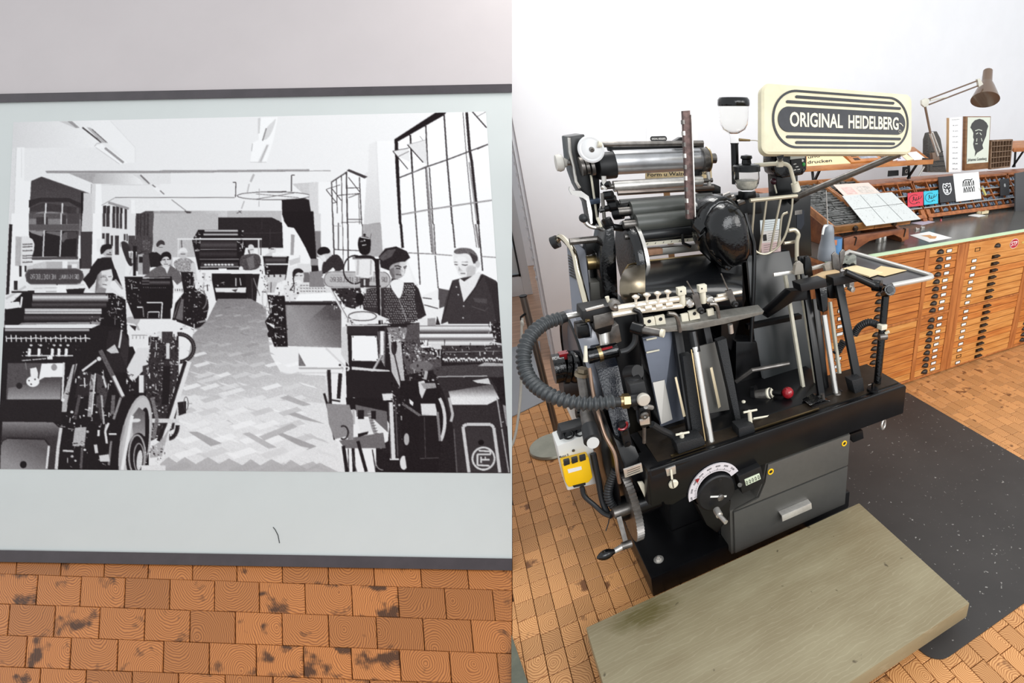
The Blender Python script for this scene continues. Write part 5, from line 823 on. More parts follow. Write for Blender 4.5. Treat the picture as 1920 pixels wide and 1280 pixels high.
# --- feed head: rods, suckers, gripper bar ---
Yf = 1.62; pale = mat('pale_plated_steel', (232, 222, 206), 0.32, 0.45)
bk_ = M(); bk_.prism(T([(1092, 583), (1150, 572), (1160, 580), (1162, 592), (1098, 606), (1092, 600)], 1.66), (0, 0.09, 0)); fbk = part('feed_bracket', bk_, blackm, bev=0.004); part('bracket_face', M().prism(T([(1112, 592), (1150, 584), (1152, 608), (1116, 618)], 1.65), (0, 0.02, 0)), dsteel, fbk, bev=0.003); part('bracket_top', M().prism(T([(1098, 580), (1132, 571), (1134, 575), (1100, 584)], 1.655), (0, 0.01, 0)), steel, fbk, bev=0.001)
bz = M(); bz.prism(T([(1108, 606), (1152, 598), (1146, 622), (1126, 628), (1114, 622)], 1.67), (0, 0.06, 0)); bz.prism(T([(1082, 612), (1104, 608), (1108, 632), (1084, 636)], 1.7), (0, 0.06, 0)); part('bracket_knuckle', bz, black, fbk, bev=0.005); part('bracket_bolt', M().cyl(P(1104, 600, Y=1.66), P(1099, 601, Y=1.655), 0.006), brass, fbk)
part('feed_column', M().cyl(P(1132, 620, Y=1.70), P(1136, 660, Y=1.68), 0.0175), steel); part('column_block', M().prism(T([(1140, 615), (1160, 608), (1166, 640), (1146, 648)], 1.70), (0, 0.05, 0)), dsteel, bev=0.003)
part('vent_knob', M().lathe(P(1152, 571, Y=1.63), FRT, [(0.017, -0.02), (0.02, 0), (0.018, 0.012), (0.008, 0.014), (0, 0.01)], 20), dsteel); part('wing_screw', M().cyl(P(1141, 566, Y=1.64), P(1138, 556, Y=1.64), 0.005, 0.007), cream)
for nm, pts, r_ in (('sucker_rod', [(1158, 577), (1272, 560)], 0.0105), ('sucker_rod', [(1148, 590), (1182, 584), (1281, 572)], 0.0105), ('sucker_rod', [(1333, 564), (1366, 557)], 0.0095), ('sucker_rod', [(1345, 555), (1390, 547)], 0.007)): tb(nm, pts, r_, pale, Y=Yf)
for x, y in ((1192, 562), (1213, 558), (1233, 555), (1252, 552)):
    th = M(); th.lathe(P(x, y+13, Y=Yf-0.005), P(x, y-6, Y=Yf)-P(x, y+13, Y=Yf), [(0.007, 0), (0.007, 0.012), (0.004, 0.016), (0.005, 0.026), (0.0125, 0.032), (0.013, 0.036), (0.006, 0.041), (0, 0.042)], 16); part('thumb_screw', th, pale)
    part('rod_collar', M().cyl(P(x-5, y+19, Y=Yf), P(x+7, y+17, Y=Yf), 0.0135), pale)
for x, y in ((1277, 545), (1316, 540)):
    sk = M(); sk.cbox(P(x, y, Y=Yf-0.01), 0.03, 0.022, 0.026); sk.cyl(P(x+1, y+5, Y=Yf), P(x+3, y+28, Y=Yf), 0.012, 0.011, 14); s_ = part('sucker_head', sk, cream, bev=0.0015); part('sucker_pin', disc(M(), P(x, y+1, Y=Yf-0.021), FRT, 0.003, 0.001), ink, s_)
for x, y in ((1292, 567), (1330, 562)): part('rod_cap', M().lathe(P(x, y, Y=Yf), FRT, [(0.016, -0.014), (0.016, 0.012), (0.011, 0.016), (0.009, 0.012), (0, 0.012)], 20), chrome)
for a_, b_, c_ in (((1288, 527), (1304, 555), (1312, 580)), ((1352, 513), (1367, 548), (1376, 568))):
    nd_ = M(); nd_.cyl(P(*a_, Y=Yf-0.02), P(*b_, Y=Yf-0.02), 0.0022, 0.003, 8); nd_.prism([P(b_[0]-6, b_[1]-2, Y=Yf-0.025), P(b_[0]+5, b_[1]-5, Y=Yf-0.025), P(c_[0]+6, c_[1], Y=Yf-0.025), P(c_[0]-4, c_[1]+4, Y=Yf-0.025)], (0, 0.01, 0)); part('air_needle', nd_, dsteel); part('needle_boss', M().lathe(P(c_[0]+2, c_[1]+2, Y=Yf-0.03), FRT, [(0.012, -0.01), (0.012, 0.006), (0.007, 0.01), (0, 0.006)], 14), blackm)
gb = M(); gb.prism([P(1207, 617, Y=1.60), P(1300, 605, Y=1.60), P(1340, 598, Y=1.61), P(1433, 583, Y=1.64), P(1430, 589, Y=1.64), P(1360, 607, Y=1.61), P(1300, 619, Y=1.60), P(1255, 622, Y=1.60), P(1215, 621, Y=1.60)], (0.0, 0.05, 0.012)); part('gripper_bar', gb, mat('grey_gripper_steel', (128, 126, 120), 0.45, 0.5, var=0.15, vscale=40), bev=0.002)
plt = [((1204, 598), (1227, 594), (1230, 612), (1208, 616)), ((1228, 594), (1246, 590), (1249, 608), (1231, 612)), ((1277, 590), (1290, 587), (1292, 602), (1279, 604)), ((1291, 584), (1310, 580), (1313, 597), (1294, 601)), ((1326, 581), (1338, 578), (1340, 590), (1328, 593))]
for i, qd in enumerate(plt):
    o = plate('side_lay', qd, 1.615, 0.012, cream, bev=0.0015); cx = sum(p[0] for p in qd)/4; cy = sum(p[1] for p in qd)/4
    if i in (0, 1, 3): part('lay_hole', disc(M(), P(cx, cy-3, Y=1.6155), FRT, 0.0065, 0.0016), ink, o)
for p0, p1, p2 in (((1188, 580), (1200, 588), (1205, 618)), ((1252, 587), (1268, 592), (1275, 622)), ((1330, 570), (1343, 572), (1348, 596))): part('finger', M().tube(spl(T([p0, p1, p2], 1.60), 5), 0.0075, 8), blackm if p0[0] < 1200 else dsteel)
sh = M(); sh.cyl(P(1190, 615, Y=1.58), P(1244, 625, Y=1.52), 0.0145, 0.0135); o = part('gripper_shaft', sh, dsteel); part('shaft_collar', M().cyl(P(1186, 613, Y=1.585), P(1206, 619, Y=1.56), 0.021), black, o); part('shaft_end', M().cyl(P(1239, 624, Y=1.525), P(1245, 625, Y=1.518), 0.0138), cream, o); part('drop_pin', M().cyl(P(1369, 608, Y=1.62), P(1371, 624, Y=1.62), 0.01), steel)
# --- curved guard sheet and motor-like gripper cover ---
rows = []
for v in np.linspace(0, 1, 9):
    r_ = []
    for u in np.linspace(0, 1, 15):
        x = 1196+(1392-1196)*u; top = 491-22*u+10*max(0, u-0.75)*4; bot = 590-4*u; y = top+(bot-top)*v
        Yd = 1.98-0.20*math.sin(math.pi*min(1, v*0.9))**1.0*(1-0.35*u)-0.16*v
        r_.append(P(x, y, Y=Yd))
    rows.append(r_)
gs = part('guard_sheet', M().sheet(rows, (0, 0.006, 0)), mat('black_sheet_gloss', (15, 16, 18), 0.22, spec=0.6), smooth=60)
rows = []
for v in np.linspace(0, 1, 9):
    r_ = []
    for u in np.linspace(0, 1, 7):
        l = 1162+34*(1-math.sin(math.pi*(0.10+0.8*v)))**1.3; x = l+(1210-l)*u; y = 493+(584-493)*v-6*u*(1-v); r_.append(P(x, y, Y=1.98-0.20*math.sin(math.pi*v*0.9)-0.16*v+0.05*(1-u)**2))
    rows.append(r_)
part('guard_wing', M().sheet(rows, (0, 0.004, 0)), mat('bronzed_sheet', (128, 118, 100), 0.3, 0.9, var=0.25, vscale=6), gs, smooth=60)
part('guard_edge', M().tube(T([(1168, 512, 1.93), (1178, 497, 1.96), (1200, 490, 1.98), (1260, 484, 1.98), (1330, 476, 1.98), (1395, 472, 1.98)]), 0.004, 6), brass, gs); part('guard_hinge', M().bar(P(1203, 494, Y=1.94), P(1212, 560, Y=1.76), 0.014, 0.01), dsteel, gs)
ol = [(1366, 373), (1350, 376), (1336, 386), (1326, 401), (1320, 418), (1321, 438), (1325, 460), (1334, 478), (1346, 490), (1358, 502), (1368, 506), (1382, 499), (1396, 493), (1403, 478), (1404, 458), (1401, 436), (1397, 412), (1391, 395), (1380, 380)]
Yc = 1.78; cen = P(1362, 440, Y=Yc)
mc = M(); rings = []
for s_, dy in ((1.04, 0.12), (1.04, 0.02), (1.0, 0.015), (0.93, 0.012), (0.91, -0.02), (0.82, -0.045), (0.62, -0.062), (0.4, -0.07), (0.18, -0.073)):
    rings.append([cen+(P(x, y, Y=Yc)-cen)*s_+V((0, dy, 0)) for x, y in ol])
o0 = len(mc.v)
for r_ in rings: mc.v += r_
n_ = len(ol)
for i in range(len(rings)-1):
    for k in range(n_): mc.f.append([i*n_+k, i*n_+(k+1) % n_, (i+1)*n_+(k+1) % n_, (i+1)*n_+k])
mc.f.append(list(range(n_))[::-1]); mc.f.append([(len(rings)-1)*n_+k for k in range(n_)])
mcv = part('gripper_cover', mc, blackg, smooth=50)
part('cover_lug', M().prism(T([(1360, 392), (1366, 382), (1372, 391)], 1.735), (0, 0.04, 0)), blackg, mcv, bev=0.004)
bs_ = part('cover_boss', M().lathe(P(1377, 438, Y=1.735), FRT, [(0.028, -0.02), (0.028, 0.01), (0.022, 0.016), (0.016, 0.016), (0.014, 0.02), (0, 0.02)], 24), blackg, mcv); part('boss_screw', M().lathe(P(1377, 438, Y=1.714), FRT, [(0.011, 0), (0.011, 0.006), (0.005, 0.007), (0, 0.003)], 12), mat('copper_screw', (170, 120, 80), 0.3, 0.9), mcv)
part('cover_hole', M().torus(P(1355, 405, Y=1.745), FRT, 0.008, 0.003, 16, 6), brass, mcv)
for x, y in ((1341, 470), (1352, 482), (1395, 480), (1364, 500), (1398, 462)): part('cover_lug', M().lathe(P(x, y, Y=1.77), FRT, [(0.015, -0.02), (0.014, 0.008), (0.008, 0.01), (0.006, 0.014), (0, 0.014)], 12), blackg, mcv)
part('cover_arm', M().tube(T([(1300, 385, 1.95), (1312, 400, 1.9), (1322, 425, 1.84), (1330, 440, 1.82)]), [0.035, 0.04, 0.05, 0.05], 14), blackg, mcv); part('cover_knuckle', M().cyl(P(1308, 418, Y=1.83), P(1322, 432, Y=1.80), 0.026), blackg, mcv)
part('cover_stem', M().prism(T([(1352, 500), (1392, 495), (1400, 560), (1388, 600), (1372, 660), (1352, 640)], 1.82), (0, 0.12, 0)), black, mcv, bev=0.01)
tb('bent_guard_strip', [(1397, 400, 1.80), (1408, 440, 1.78), (1414, 470, 1.77), (1412, 560, 1.74), (1408, 640, 1.72)], 0.009, black, smoothpath=4)
# --- main side frames and shafts ---
part('side_frame', M().prism(T([(1135, 430), (1152, 424), (1156, 470), (1160, 560), (1172, 600), (1150, 606), (1130, 560), (1126, 480)], 2.02), (0, 0.16, 0)), blackg, bev=0.012)
part('side_frame', M().prism(T([(1388, 480), (1420, 470), (1440, 640), (1420, 760), (1390, 760)], 2.06), (0, 0.1, 0)), black, bev=0.01)
part('platen_bed', M().prism(T([(1180, 590), (1400, 560), (1425, 640), (1425, 760), (1250, 800), (1200, 640)], 2.0), (0, 0.12, 0)), black, bev=0.006)
wh = M(); wc = P(1160, 492, Y=2.08); wh.lathe(wc+V((0.03, 0, 0)), (1, 0, 0), [(0.05, 0), (0.15, 0), (0.162, 0.01), (0.162, 0.03), (0.15, 0.035), (0.05, 0.035)], 40); ww = part('platen_wheel', wh, blackg); part('wheel_rim', M().lathe(wc+V((0.065, 0, 0)), (1, 0, 0), [(0.150, 0), (0.164, 0), (0.164, 0.014), (0.150, 0.014)], 40), steel, ww)
tb('cross_shaft', [(1068, 453, 2.12), (1132, 447, 2.12)], 0.014, dsteel); part('bearing_block', M().prism(T([(1097, 452), (1132, 447), (1132, 470), (1100, 480)], 2.12), (0, 0.06, 0)), black, bev=0.004); tb('bearing_post', [(1108, 478, 2.14), (1112, 520, 2.14)], 0.012, black); part('stub_shaft', M().cyl(P(1100, 493, Y=2.12), P(1130, 490, Y=2.12), 0.028), mat('bronze_stub', (150, 130, 92), 0.3, 0.9)); part('shaft_collar', M().cyl(P(1117, 492, Y=2.11), P(1128, 490, Y=2.11), 0.05), black)
# beds below the rollers
part('bed_plate', M().prism(T([(1192, 470), (1330, 456), (1332, 468), (1194, 484)], 2.02), (0, 0.1, -0.01)), mat('bed_steel', (150, 148, 142), 0.35, 0.8), bev=0.002)
gs_ = plate('gauge_strip', [(1193, 456), (1320, 444), (1321, 450), (1193, 463)], 2.01, 0.006, cream, bev=0)
for i, k in enumerate(range(8)): part('gauge_mark', M().bar(P(1198+k*15, 460-k*1.4, Y=2.0095), P(1200+k*15, 457-k*1.4, Y=2.0095), 0.0022, 0.0006), ink, gs_, smooth=0)
plate('wood_furniture', [(1211, 469), (1243, 466), (1243, 476), (1212, 480)], 1.99, 0.04, mat('worn_wood_furniture', (150, 112, 86), 0.6, var=0.2, vscale=30)); part('bed_dark', M().prism(T([(1190, 440), (1330, 428), (1330, 448), (1192, 462)], 2.06), (0, 0.1, 0)), black, bev=0.003); part('chase_clamp', M().tube(T([(1279, 438), (1281, 456), (1295, 462)], 1.99), 0.007, 8), black)
# --- ink unit ---
def roller(name, x0, y0, x1, y1, r, Y, m, ends=True):
    a, b = P(x0, y0, Y=Y), P(x1, y1, Y=Y); zz = (a.z+b.z)/2; a.z = b.z = zz
    o = part(name, M().cyl(a, b, r, None, 32), m)
    if ends: part('spindle', M().cyl(a-V((0.05, 0, 0)), b+V((0.05, 0, 0)), r*0.45, None, 14), dsteel, o)
    return o
roller('ink_drum', 1150, 303, 1322, 299, 0.048, 2.22, mat('ink_drum_metal', (182, 182, 184), 0.3, 0.75, var=0.1, vscale=18))
roller('steel_roller', 1150, 348, 1316, 340, 0.0215, 2.16, steel); tb('scraper_bar', [(1158, 362, 2.14), (1338, 352, 2.14)], 0.010, mat('scraper_steel', (120, 110, 104), 0.3, 0.9)); roller('small_roller', 1162, 379, 1335, 368, 0.014, 2.12, mat('dark_roller', (72, 72, 70), 0.35))
rub = mat('rubber_roller', (78, 80, 76), 0.35, var=0.08, vscale=12)
roller('ink_roller', 1182, 393, 1340, 382, 0.035, 2.07, rub); roller('ink_roller', 1192, 418, 1340, 405, 0.036, 2.03, rub); roller('form_roller', 1194, 440, 1340, 427, 0.026, 2.02, mat('black_roller', (30, 31, 33), 0.3))
sf = M(); sf.prism(T([(1066, 256), (1096, 251), (1098, 262), (1108, 290), (1124, 330), (1126, 380), (1122, 420), (1112, 425), (1104, 385), (1085, 350), (1076, 325), (1070, 300)], 2.24), (0, 0.14, 0)); inkf = part('ink_frame', sf, black, bev=0.006)
part('ink_frame_edge', M().tube(T([(1067, 258), (1069, 285), (1076, 312), (1080, 340), (1087, 352)], 2.235), 0.006, 8), steel, inkf)
for xx in (1118, 1114): pass
tb('frame_rod', [(1108, 328, 2.22), (1120, 412, 2.22)], 0.0045, cream, parent=inkf); part('frame_bracket', M().prism(T([(1105, 375), (1126, 372), (1126, 381), (1106, 384)], 2.20), (0, 0.05, 0)), mat('slate_blue_metal', (60, 72, 90), 0.4, 0.4), inkf, bev=0.002)
dr_ = M(); dr_.cyl(P(1120, 312, Y=2.21), P(1152, 309, Y=2.21), 0.052, None, 26); part('drum_end_housing', dr_, blackm, bev=0.004)
pul = M()
for k in range(3): pul.cyl(P(1088+k*9, 312, Y=2.20), P(1094+k*9, 311, Y=2.20), 0.036 if k != 1 else 0.03, None, 22)
part('pulley', pul, dsteel)['kind'] = 'stuff'
hw = M(); hwc = P(1108, 280, Y=2.14); hw.lathe(hwc, (-0.1, -1, 0.15), [(0.047, -0.006), (0.049, 0.0), (0.049, 0.008), (0.043, 0.012), (0.036, 0.010), (0.033, 0.012), (0.012, 0.012), (0, 0.012)], 36); hwp = part('white_hand_disc', hw, mat('white_enamel', (224, 224, 224), 0.35)); part('disc_hub', M().lathe(hwc+V((0, -0.01, 0)), FRT, [(0.01, 0), (0.009, 0.008), (0.004, 0.01), (0, 0.006)], 14), dsteel, hwp); part('disc_groove', M().torus(hwc+V((0, -0.0095, 0.0)), (-0.1, -1, 0.15), 0.032, 0.0012, 30, 5), dsteel, hwp); part('disc_crank', M().cyl(P(1121, 270, Y=2.12), P(1128, 272, Y=2.12), 0.012, 0.009), cream, hwp)
kb = M(); kb.lathe(P(1055, 305, Y=2.28), (-1, 0, 0.0), [(0.012, -0.02), (0.02, -0.005), (0.03, 0.0), (0.034, 0.012), (0.03, 0.026), (0.012, 0.028), (0, 0.028)], 12); kbo = part('star_knob', kb, mat('pale_knob', (206, 202, 194), 0.45)); part('knob_shaft', M().cyl(P(1057, 306, Y=2.28), P(1080, 305, Y=2.26), 0.009), dsteel, kbo)
tb('top_tie_bar', [(1126, 271, 2.18), (1318, 268, 2.18)], 0.011, dsteel); part('tie_plate', M().prism(T([(1142, 274), (1320, 270), (1320, 280), (1145, 284)], 2.23), (0, 0.05, 0)), blackm, bev=0.002); part('duct_cap', M().prism(T([(1264, 264), (1276, 257), (1298, 258), (1300, 268), (1266, 270)], 2.2), (0, 0.03, 0)), black, bev=0.003)
rf = M(); rf.prism(T([(1300, 268), (1318, 266), (1320, 300), (1314, 345), (1340, 345), (1352, 350), (1352, 372), (1330, 372), (1306, 360), (1298, 320)], 2.22), (0, 0.06, 0)); rfp = part('ink_frame', rf, black, bev=0.005); part('drum_end_disc', M().cyl(P(1315, 300, Y=2.20), P(1326, 299, Y=2.20), 0.05, None, 30), dsteel, rfp); part('brass_ring', M().torus(P(1326, 299, Y=2.20), (1, 0, 0), 0.05, 0.004, 30, 6), brass, rfp); tb('spring_post', [(1328, 322, 2.16), (1330, 350, 2.16)], 0.009, steel, parent=rfp)
for (x, y, r_) in ((1135, 345, 0.012), (1140, 365, 0.016), (1150, 385, 0.022), (1158, 398, 0.026), (1172, 393, 0.024), (1182, 420, 0.026), (1145, 372, 0.013), (1135, 390, 0.012)): part('roller_fork', M().cyl(P(x-7, y+2, Y=2.10), P(x+9, y, Y=2.08), r_, None, 16), black)
for pts, r_, m_ in (([(1132, 330), (1134, 356)], 0.009, steel), ([(1127, 350), (1136, 353)], 0.008, steel), ([(1129, 362), (1133, 410)], 0.007, dsteel), ([(1124, 395), (1160, 388)], 0.009, black), ([(1136, 410), (1146, 430)], 0.02, black), ([(1146, 425), (1186, 430)], 0.014, black), ([(1120, 408), (1127, 425)], 0.006, cream)): tb('fork_link', pts, r_, m_, Y=2.09)
lv = part('chrome_lever', M().sheet([[P(1067, 356, Y=2.16), P(1068, 350, Y=2.16)], [P(1072, 365, Y=2.16), P(1074, 357, Y=2.16)], [P(1093, 371, Y=2.16), P(1090, 358, Y=2.16)], [P(1100, 376, Y=2.16), P(1104, 368, Y=2.16)], [P(1104, 400, Y=2.15), P(1110, 398, Y=2.15)], [P(1108, 420, Y=2.14), P(1111, 418, Y=2.14)]], (0, 0.012, 0)), chrome)
bl_ = part('ball_lever', M().tube(spl(T([(1094, 410), (1100, 420), (1112, 426), (1132, 427)], 2.12), 5), 0.0085, 10), chrome); part('ball_knob', M().sph(P(1094, 409, Y=2.12), 0.0175), rubber, bl_)
# gauge rack bar standing in front of the rollers
rk = M(); rk.prism([P(1281, 208, Y=1.90), P(1294, 207, Y=1.90), P(1302, 410, Y=1.86), P(1289, 411, Y=1.86)], (0, 0.02, 0)); rkb = part('rack_bar', rk, mat('rusty_red_steel', (104, 82, 78), 0.5, 0.4, var=0.4, vscale=60), bev=0.001); part('rack_edge', M().bar(P(1296, 215, Y=1.893), P(1303, 410, Y=1.855), 0.004, 0.012), steel, rkb)
for k in range(9): part('rack_tooth', M().bar(P(1280+k*1.0, 225+k*21, Y=1.898-k*0.004), P(1280.5+k*1.0, 233+k*21, Y=1.897-k*0.004), 0.007, 0.02), steel if k % 2 else dsteel, rkb)
# --- guard rail and flywheel cover (far left) ---
gr_ = part('guard_rail', M().tube(spl(T([(1044, 452, 2.28), (1052, 444, 2.26), (1070, 462, 2.16), (1078, 480, 2.10), (1084, 510, 2.02), (1094, 550, 1.94), (1102, 580, 1.90)]), 5), 0.012, 12), mat('warm_chrome', (222, 212, 190), 0.15, 1.0)); part('rail_bumper', M().cyl(P(1036, 456, Y=2.29), P(1046, 452, Y=2.28), 0.026, None, 20), rubber, gr_)
part('guard_panel', M().prism([P(1062, 452, Y=2.20), P(1076, 450, Y=2.20), P(1098, 470, Y=2.14), P(1106, 560, Y=2.02), P(1110, 640, Y=1.94), P(1096, 640, Y=1.94), P(1072, 580, Y=2.05), P(1068, 530, Y=2.1)], (0.01, 0.03, 0)), mat('grey_guard', (128, 130, 138), 0.35, 0.5), bev=0.003)
for k in range(8): part('guard_louvre', M().bar(P(1065+k*0.5, 478+k*5.4, Y=2.155-k*0.006), P(1076+k*0.7, 486+k*5.2, Y=2.12-k*0.006), 0.004, 0.004), dsteel)
fw_ = M(); fc = V((0.36, 2.12, 0.62)); fw_.lathe(fc, (-1, 0, 0), [(0.05, 0), (0.05, 0.03), (0.27, 0.03), (0.28, 0.05), (0.315, 0.05), (0.32, 0.03), (0.315, -0.02), (0.27, -0.02), (0.05, 0)], 48); fly = part('flywheel', fw_, mat('flywheel_metal', (150, 152, 160), 0.3, 0.6)); part('flywheel_groove', M().torus(fc+V((-0.052, 0, 0)), (1, 0, 0), 0.297, 0.006, 44, 6), black, fly)
part('back_housing', M().prism(T([(1106, 530), (1130, 528), (1146, 560), (1150, 600), (1110, 600)], 2.06), (0, 0.3, 0)), mat('olive_grey_housing', (92, 90, 84), 0.5), bev=0.006)
# --- oil jar tower ---
Yj = 1.98; jx = P(1378, 300, Y=Yj)
ot = part('oiler_stand', M().cyl(V((jx.x, Yj, P(1378, 345, Y=Yj).z)), V((jx.x, Yj, P(1378, 268, Y=Yj).z)), 0.0155), black)
zb, zt_ = P(1378, 270, Y=Yj).z, P(1378, 197, Y=Yj).z; h_ = zt_-zb; glass = mat('clear_glass', (252, 252, 250), 0.02, trans=1.0, spec=0.5, ior=1.12)
oj = part('oil_jar', M().lathe((jx.x, Yj, zb), (0, 0, 1), [(0.017, 0), (0.017, h_*0.18), (0.022, h_*0.27), (0.045, h_*0.37), (0.055, h_*0.5), (0.059, h_*0.7), (0.06, h_), (0.057, h_), (0.056, h_*0.7), (0.052, h_*0.52), (0.042, h_*0.4), (0.014, h_*0.28)], 32), glass); part('jar_cap', M().lathe((jx.x, Yj, zt_-0.004), (0, 0, 1), [(0.062, 0), (0.064, 0.006), (0.063, 0.022), (0.056, 0.031), (0, 0.033)], 32), blackg, oj); part('jar_tap', M().cyl(P(1386, 262, Y=Yj), P(1406, 263, Y=Yj), 0.006, 0.004), brass, oj); part('tap_tube', M().tube(spl(T([(1406, 263), (1420, 264), (1432, 272)], Yj), 4), 0.002, 6), cream, oj)
Yb_ = 1.93; bx = P(1400, 330, Y=Yb_); z0, z1 = P(1400, 358, Y=Yb_).z, P(1400, 318, Y=Yb_).z
bw_ = part('oil_bowl', M().lathe((bx.x, Yb_, z0), (0, 0, 1), [(0.026, 0), (0.04, 0.012), (0.05, 0.03), (0.053, 0.05), (0.052, z1-z0), (0.049, z1-z0), (0.05, 0.05), (0.046, 0.03), (0.03, 0.014)], 32), glass); part('oil_residue', M().lathe((bx.x, Yb_, z0+0.006), (0, 0, 1), [(0.02, 0.0), (0.035, 0.008), (0.043, 0.022), (0.046, 0.036), (0.04, 0.038), (0, 0.03)], 24), mat('milky_residue', (196, 194, 184), 0.4, var=0.25, vscale=50), bw_)
part('bowl_lid', M().lathe((bx.x, Yb_, z1-0.006), (0, 0, 1), [(0.056, 0), (0.056, 0.02), (0.05, 0.026), (0.02, 0.03), (0.018, 0.045), (0.024, 0.05), (0.022, 0.06), (0, 0.064)], 28), black, bw_); part('bowl_base', M().lathe((bx.x, Yb_, z0-0.03), (0, 0, 1), [(0.035, 0), (0.038, 0.01), (0.036, 0.03), (0.0, 0.032)], 24), black, bw_); part('oiler_bracket', M().prism(T([(1374, 366), (1424, 362), (1430, 400), (1380, 405)], 1.95), (0, 0.08, 0)), black, bev=0.006)
for x, y in ((1372, 372), (1390, 378), (1364, 366)): part('pipe_union', M().cyl(P(x-6, y+3, Y=1.93), P(x+6, y-2, Y=1.92), 0.013, None, 8), dsteel)
part('oil_pipe', M().tube(spl(T([(1414, 310, 1.92), (1455, 307, 1.90), (1478, 310, 1.88), (1486, 330, 1.88), (1490, 345, 1.88)]), 5), 0.0085, 10), cream); part('pipe_clip', M().cbox(P(1462, 307, Y=1.89), 0.025, 0.02, 0.025), cream, bev=0.003); part('pipe_nozzle', M().cyl(P(1490, 343, Y=1.88), P(1494, 358, Y=1.88), 0.017, 0.019), cream)
# --- right column with control head ---
colx0, colx1 = P(1458, 400, Y=1.99).x, P(1520, 400, Y=1.99).x
clm = M(); clm.box(colx0-0.10, colx1, 1.99, 2.16, 0.60, P(1490, 368, Y=1.99).z); part('right_column', clm, black, bev=0.006)
part('column_plate', M().prism(T([(1408, 372), (1518, 362), (1522, 480), (1410, 488)], 1.975), (0, 0.015, 0)), black, bev=0.002); part('column_head_post', M().prism(T([(1456, 325), (1496, 320), (1496, 368), (1458, 370)], 2.05), (0, 0.08, 0)), black, bev=0.003)
ch = M(); ch.prism(T([(1452, 282), (1512, 276), (1513, 318), (1505, 328), (1468, 334), (1455, 326), (1452, 315)], 1.985), (0, 0.10, 0)); cb = part('control_box', ch, blackg, bev=0.008); plate('control_display', [(1482, 288), (1509, 285), (1509, 296), (1482, 299)], 1.980, 0.004, mat('display_glass', (186, 188, 180), 0.3), cb, bev=0); plate('control_plate', [(1483, 300), (1503, 297), (1505, 321), (1486, 324)], 1.980, 0.004, blackm, cb, bev=0)
part('green_button', M().lathe(P(1506, 308, Y=1.985), FRT, [(0.008, 0), (0.008, 0.006), (0.004, 0.009), (0, 0.009)], 14), mat('green_button', (40, 150, 70), 0.3), cb); part('dark_button', M().lathe(P(1505, 320, Y=1.985), FRT, [(0.008, 0), (0.007, 0.008), (0, 0.009)], 14), black, cb); part('white_button', M().lathe(P(1504, 301, Y=1.985), FRT, [(0.006, 0), (0.005, 0.005), (0, 0.006)], 12), white, cb)
for x, y in ((1490, 308), (1494, 313), (1497, 318), (1490, 319)): part('switch_symbol', M().bar(P(x-2, y, Y=1.9785), P(x+3, y-1, Y=1.9785), 0.003, 0.0008, side=(0, 0, 1)), white, cb, smooth=0)
part('dark_red_knob', M().sph(P(1450, 340, Y=2.05), 0.0145), mat('dark_red_ball', (60, 28, 36), 0.25)); tb('knob_stalk', [(1452, 346, 2.05), (1456, 362, 2.05)], 0.004, cream)
for i, (qd, cl) in enumerate((([(1425, 413), (1463, 410), (1463, 430), (1426, 434)], (214, 222, 224)), ([(1426, 434), (1464, 431), (1464, 452), (1427, 456)], (220, 216, 212)), ([(1427, 456), (1464, 452), (1464, 472), (1428, 478)], (216, 190, 188)))):
    o = plate('notice', qd, 1.972, 0.002, mat('notice_%d' % i, cl, 0.6), bev=0)
    if i == 1: part('notice_mark', M().prism(T([(1430, 440), (1437, 439), (1438, 451), (1431, 452)], 1.9715), (0, 0.0005, 0)), ink, o, smooth=0)
    for k in range(4): part('notice_line', M().bar(P(qd[0][0]+(14 if i == 1 else 5), qd[0][1]+4+k*4.2, Y=1.9715), P(qd[1][0]-5, qd[1][1]+4+k*4.2, Y=1.9715), 0.0012, 0.0004, side=(0, 0, 1)), blackm, o, smooth=0)
# wire basket
wr_ = mat('cream_wire', (186, 178, 158), 0.3, 0.45)
bs = part('wire_basket', M().cyl(P(1406, 376, Y=1.86), P(1494, 367, Y=1.86), 0.0085), wr_)
for pts in ([(1414, 378, 1.86), (1413, 400, 1.865), (1410, 440, 1.88), (1414, 466, 1.89), (1425, 475, 1.89), (1440, 475, 1.89), (1456, 465, 1.88), (1468, 450, 1.87), (1476, 430, 1.865), (1484, 395, 1.86), (1486, 372, 1.86)], [(1437, 376, 1.86), (1430, 430, 1.875), (1424, 473, 1.89)], [(1464, 372, 1.86), (1452, 430, 1.875), (1444, 472, 1.89)], [(1477, 398, 1.86), (1466, 406, 1.87), (1462, 440, 1.875), (1458, 462, 1.88)]): part('basket_wire', M().tube(spl(T(pts), 4), 0.0050, 8), wr_, bs)
part('basket_arm', M().tube(spl(T([(1470, 456, 1.88), (1490, 453, 1.88), (1494, 451, 1.88)]), 3), 0.0075, 8), wr_, bs); part('basket_hook', M().tube(spl(T([(1478, 432, 1.88), (1490, 431, 1.88), (1497, 440, 1.87), (1494, 455, 1.85), (1494, 490, 1.80)]), 5), 0.0095, 10), wr_, bs)
part('column_slot', M().prism(T([(1494, 396), (1508, 394), (1508, 420), (1502, 430), (1494, 428)], 1.9735), (0, 0.002, 0)), mat('slot_blue_black', (24, 28, 38), 0.2), smooth=0); plate('rating_plate', [(1490, 395), (1504, 393), (1504, 401), (1490, 403)], 1.972, 0.002, dsteel, bev=0)
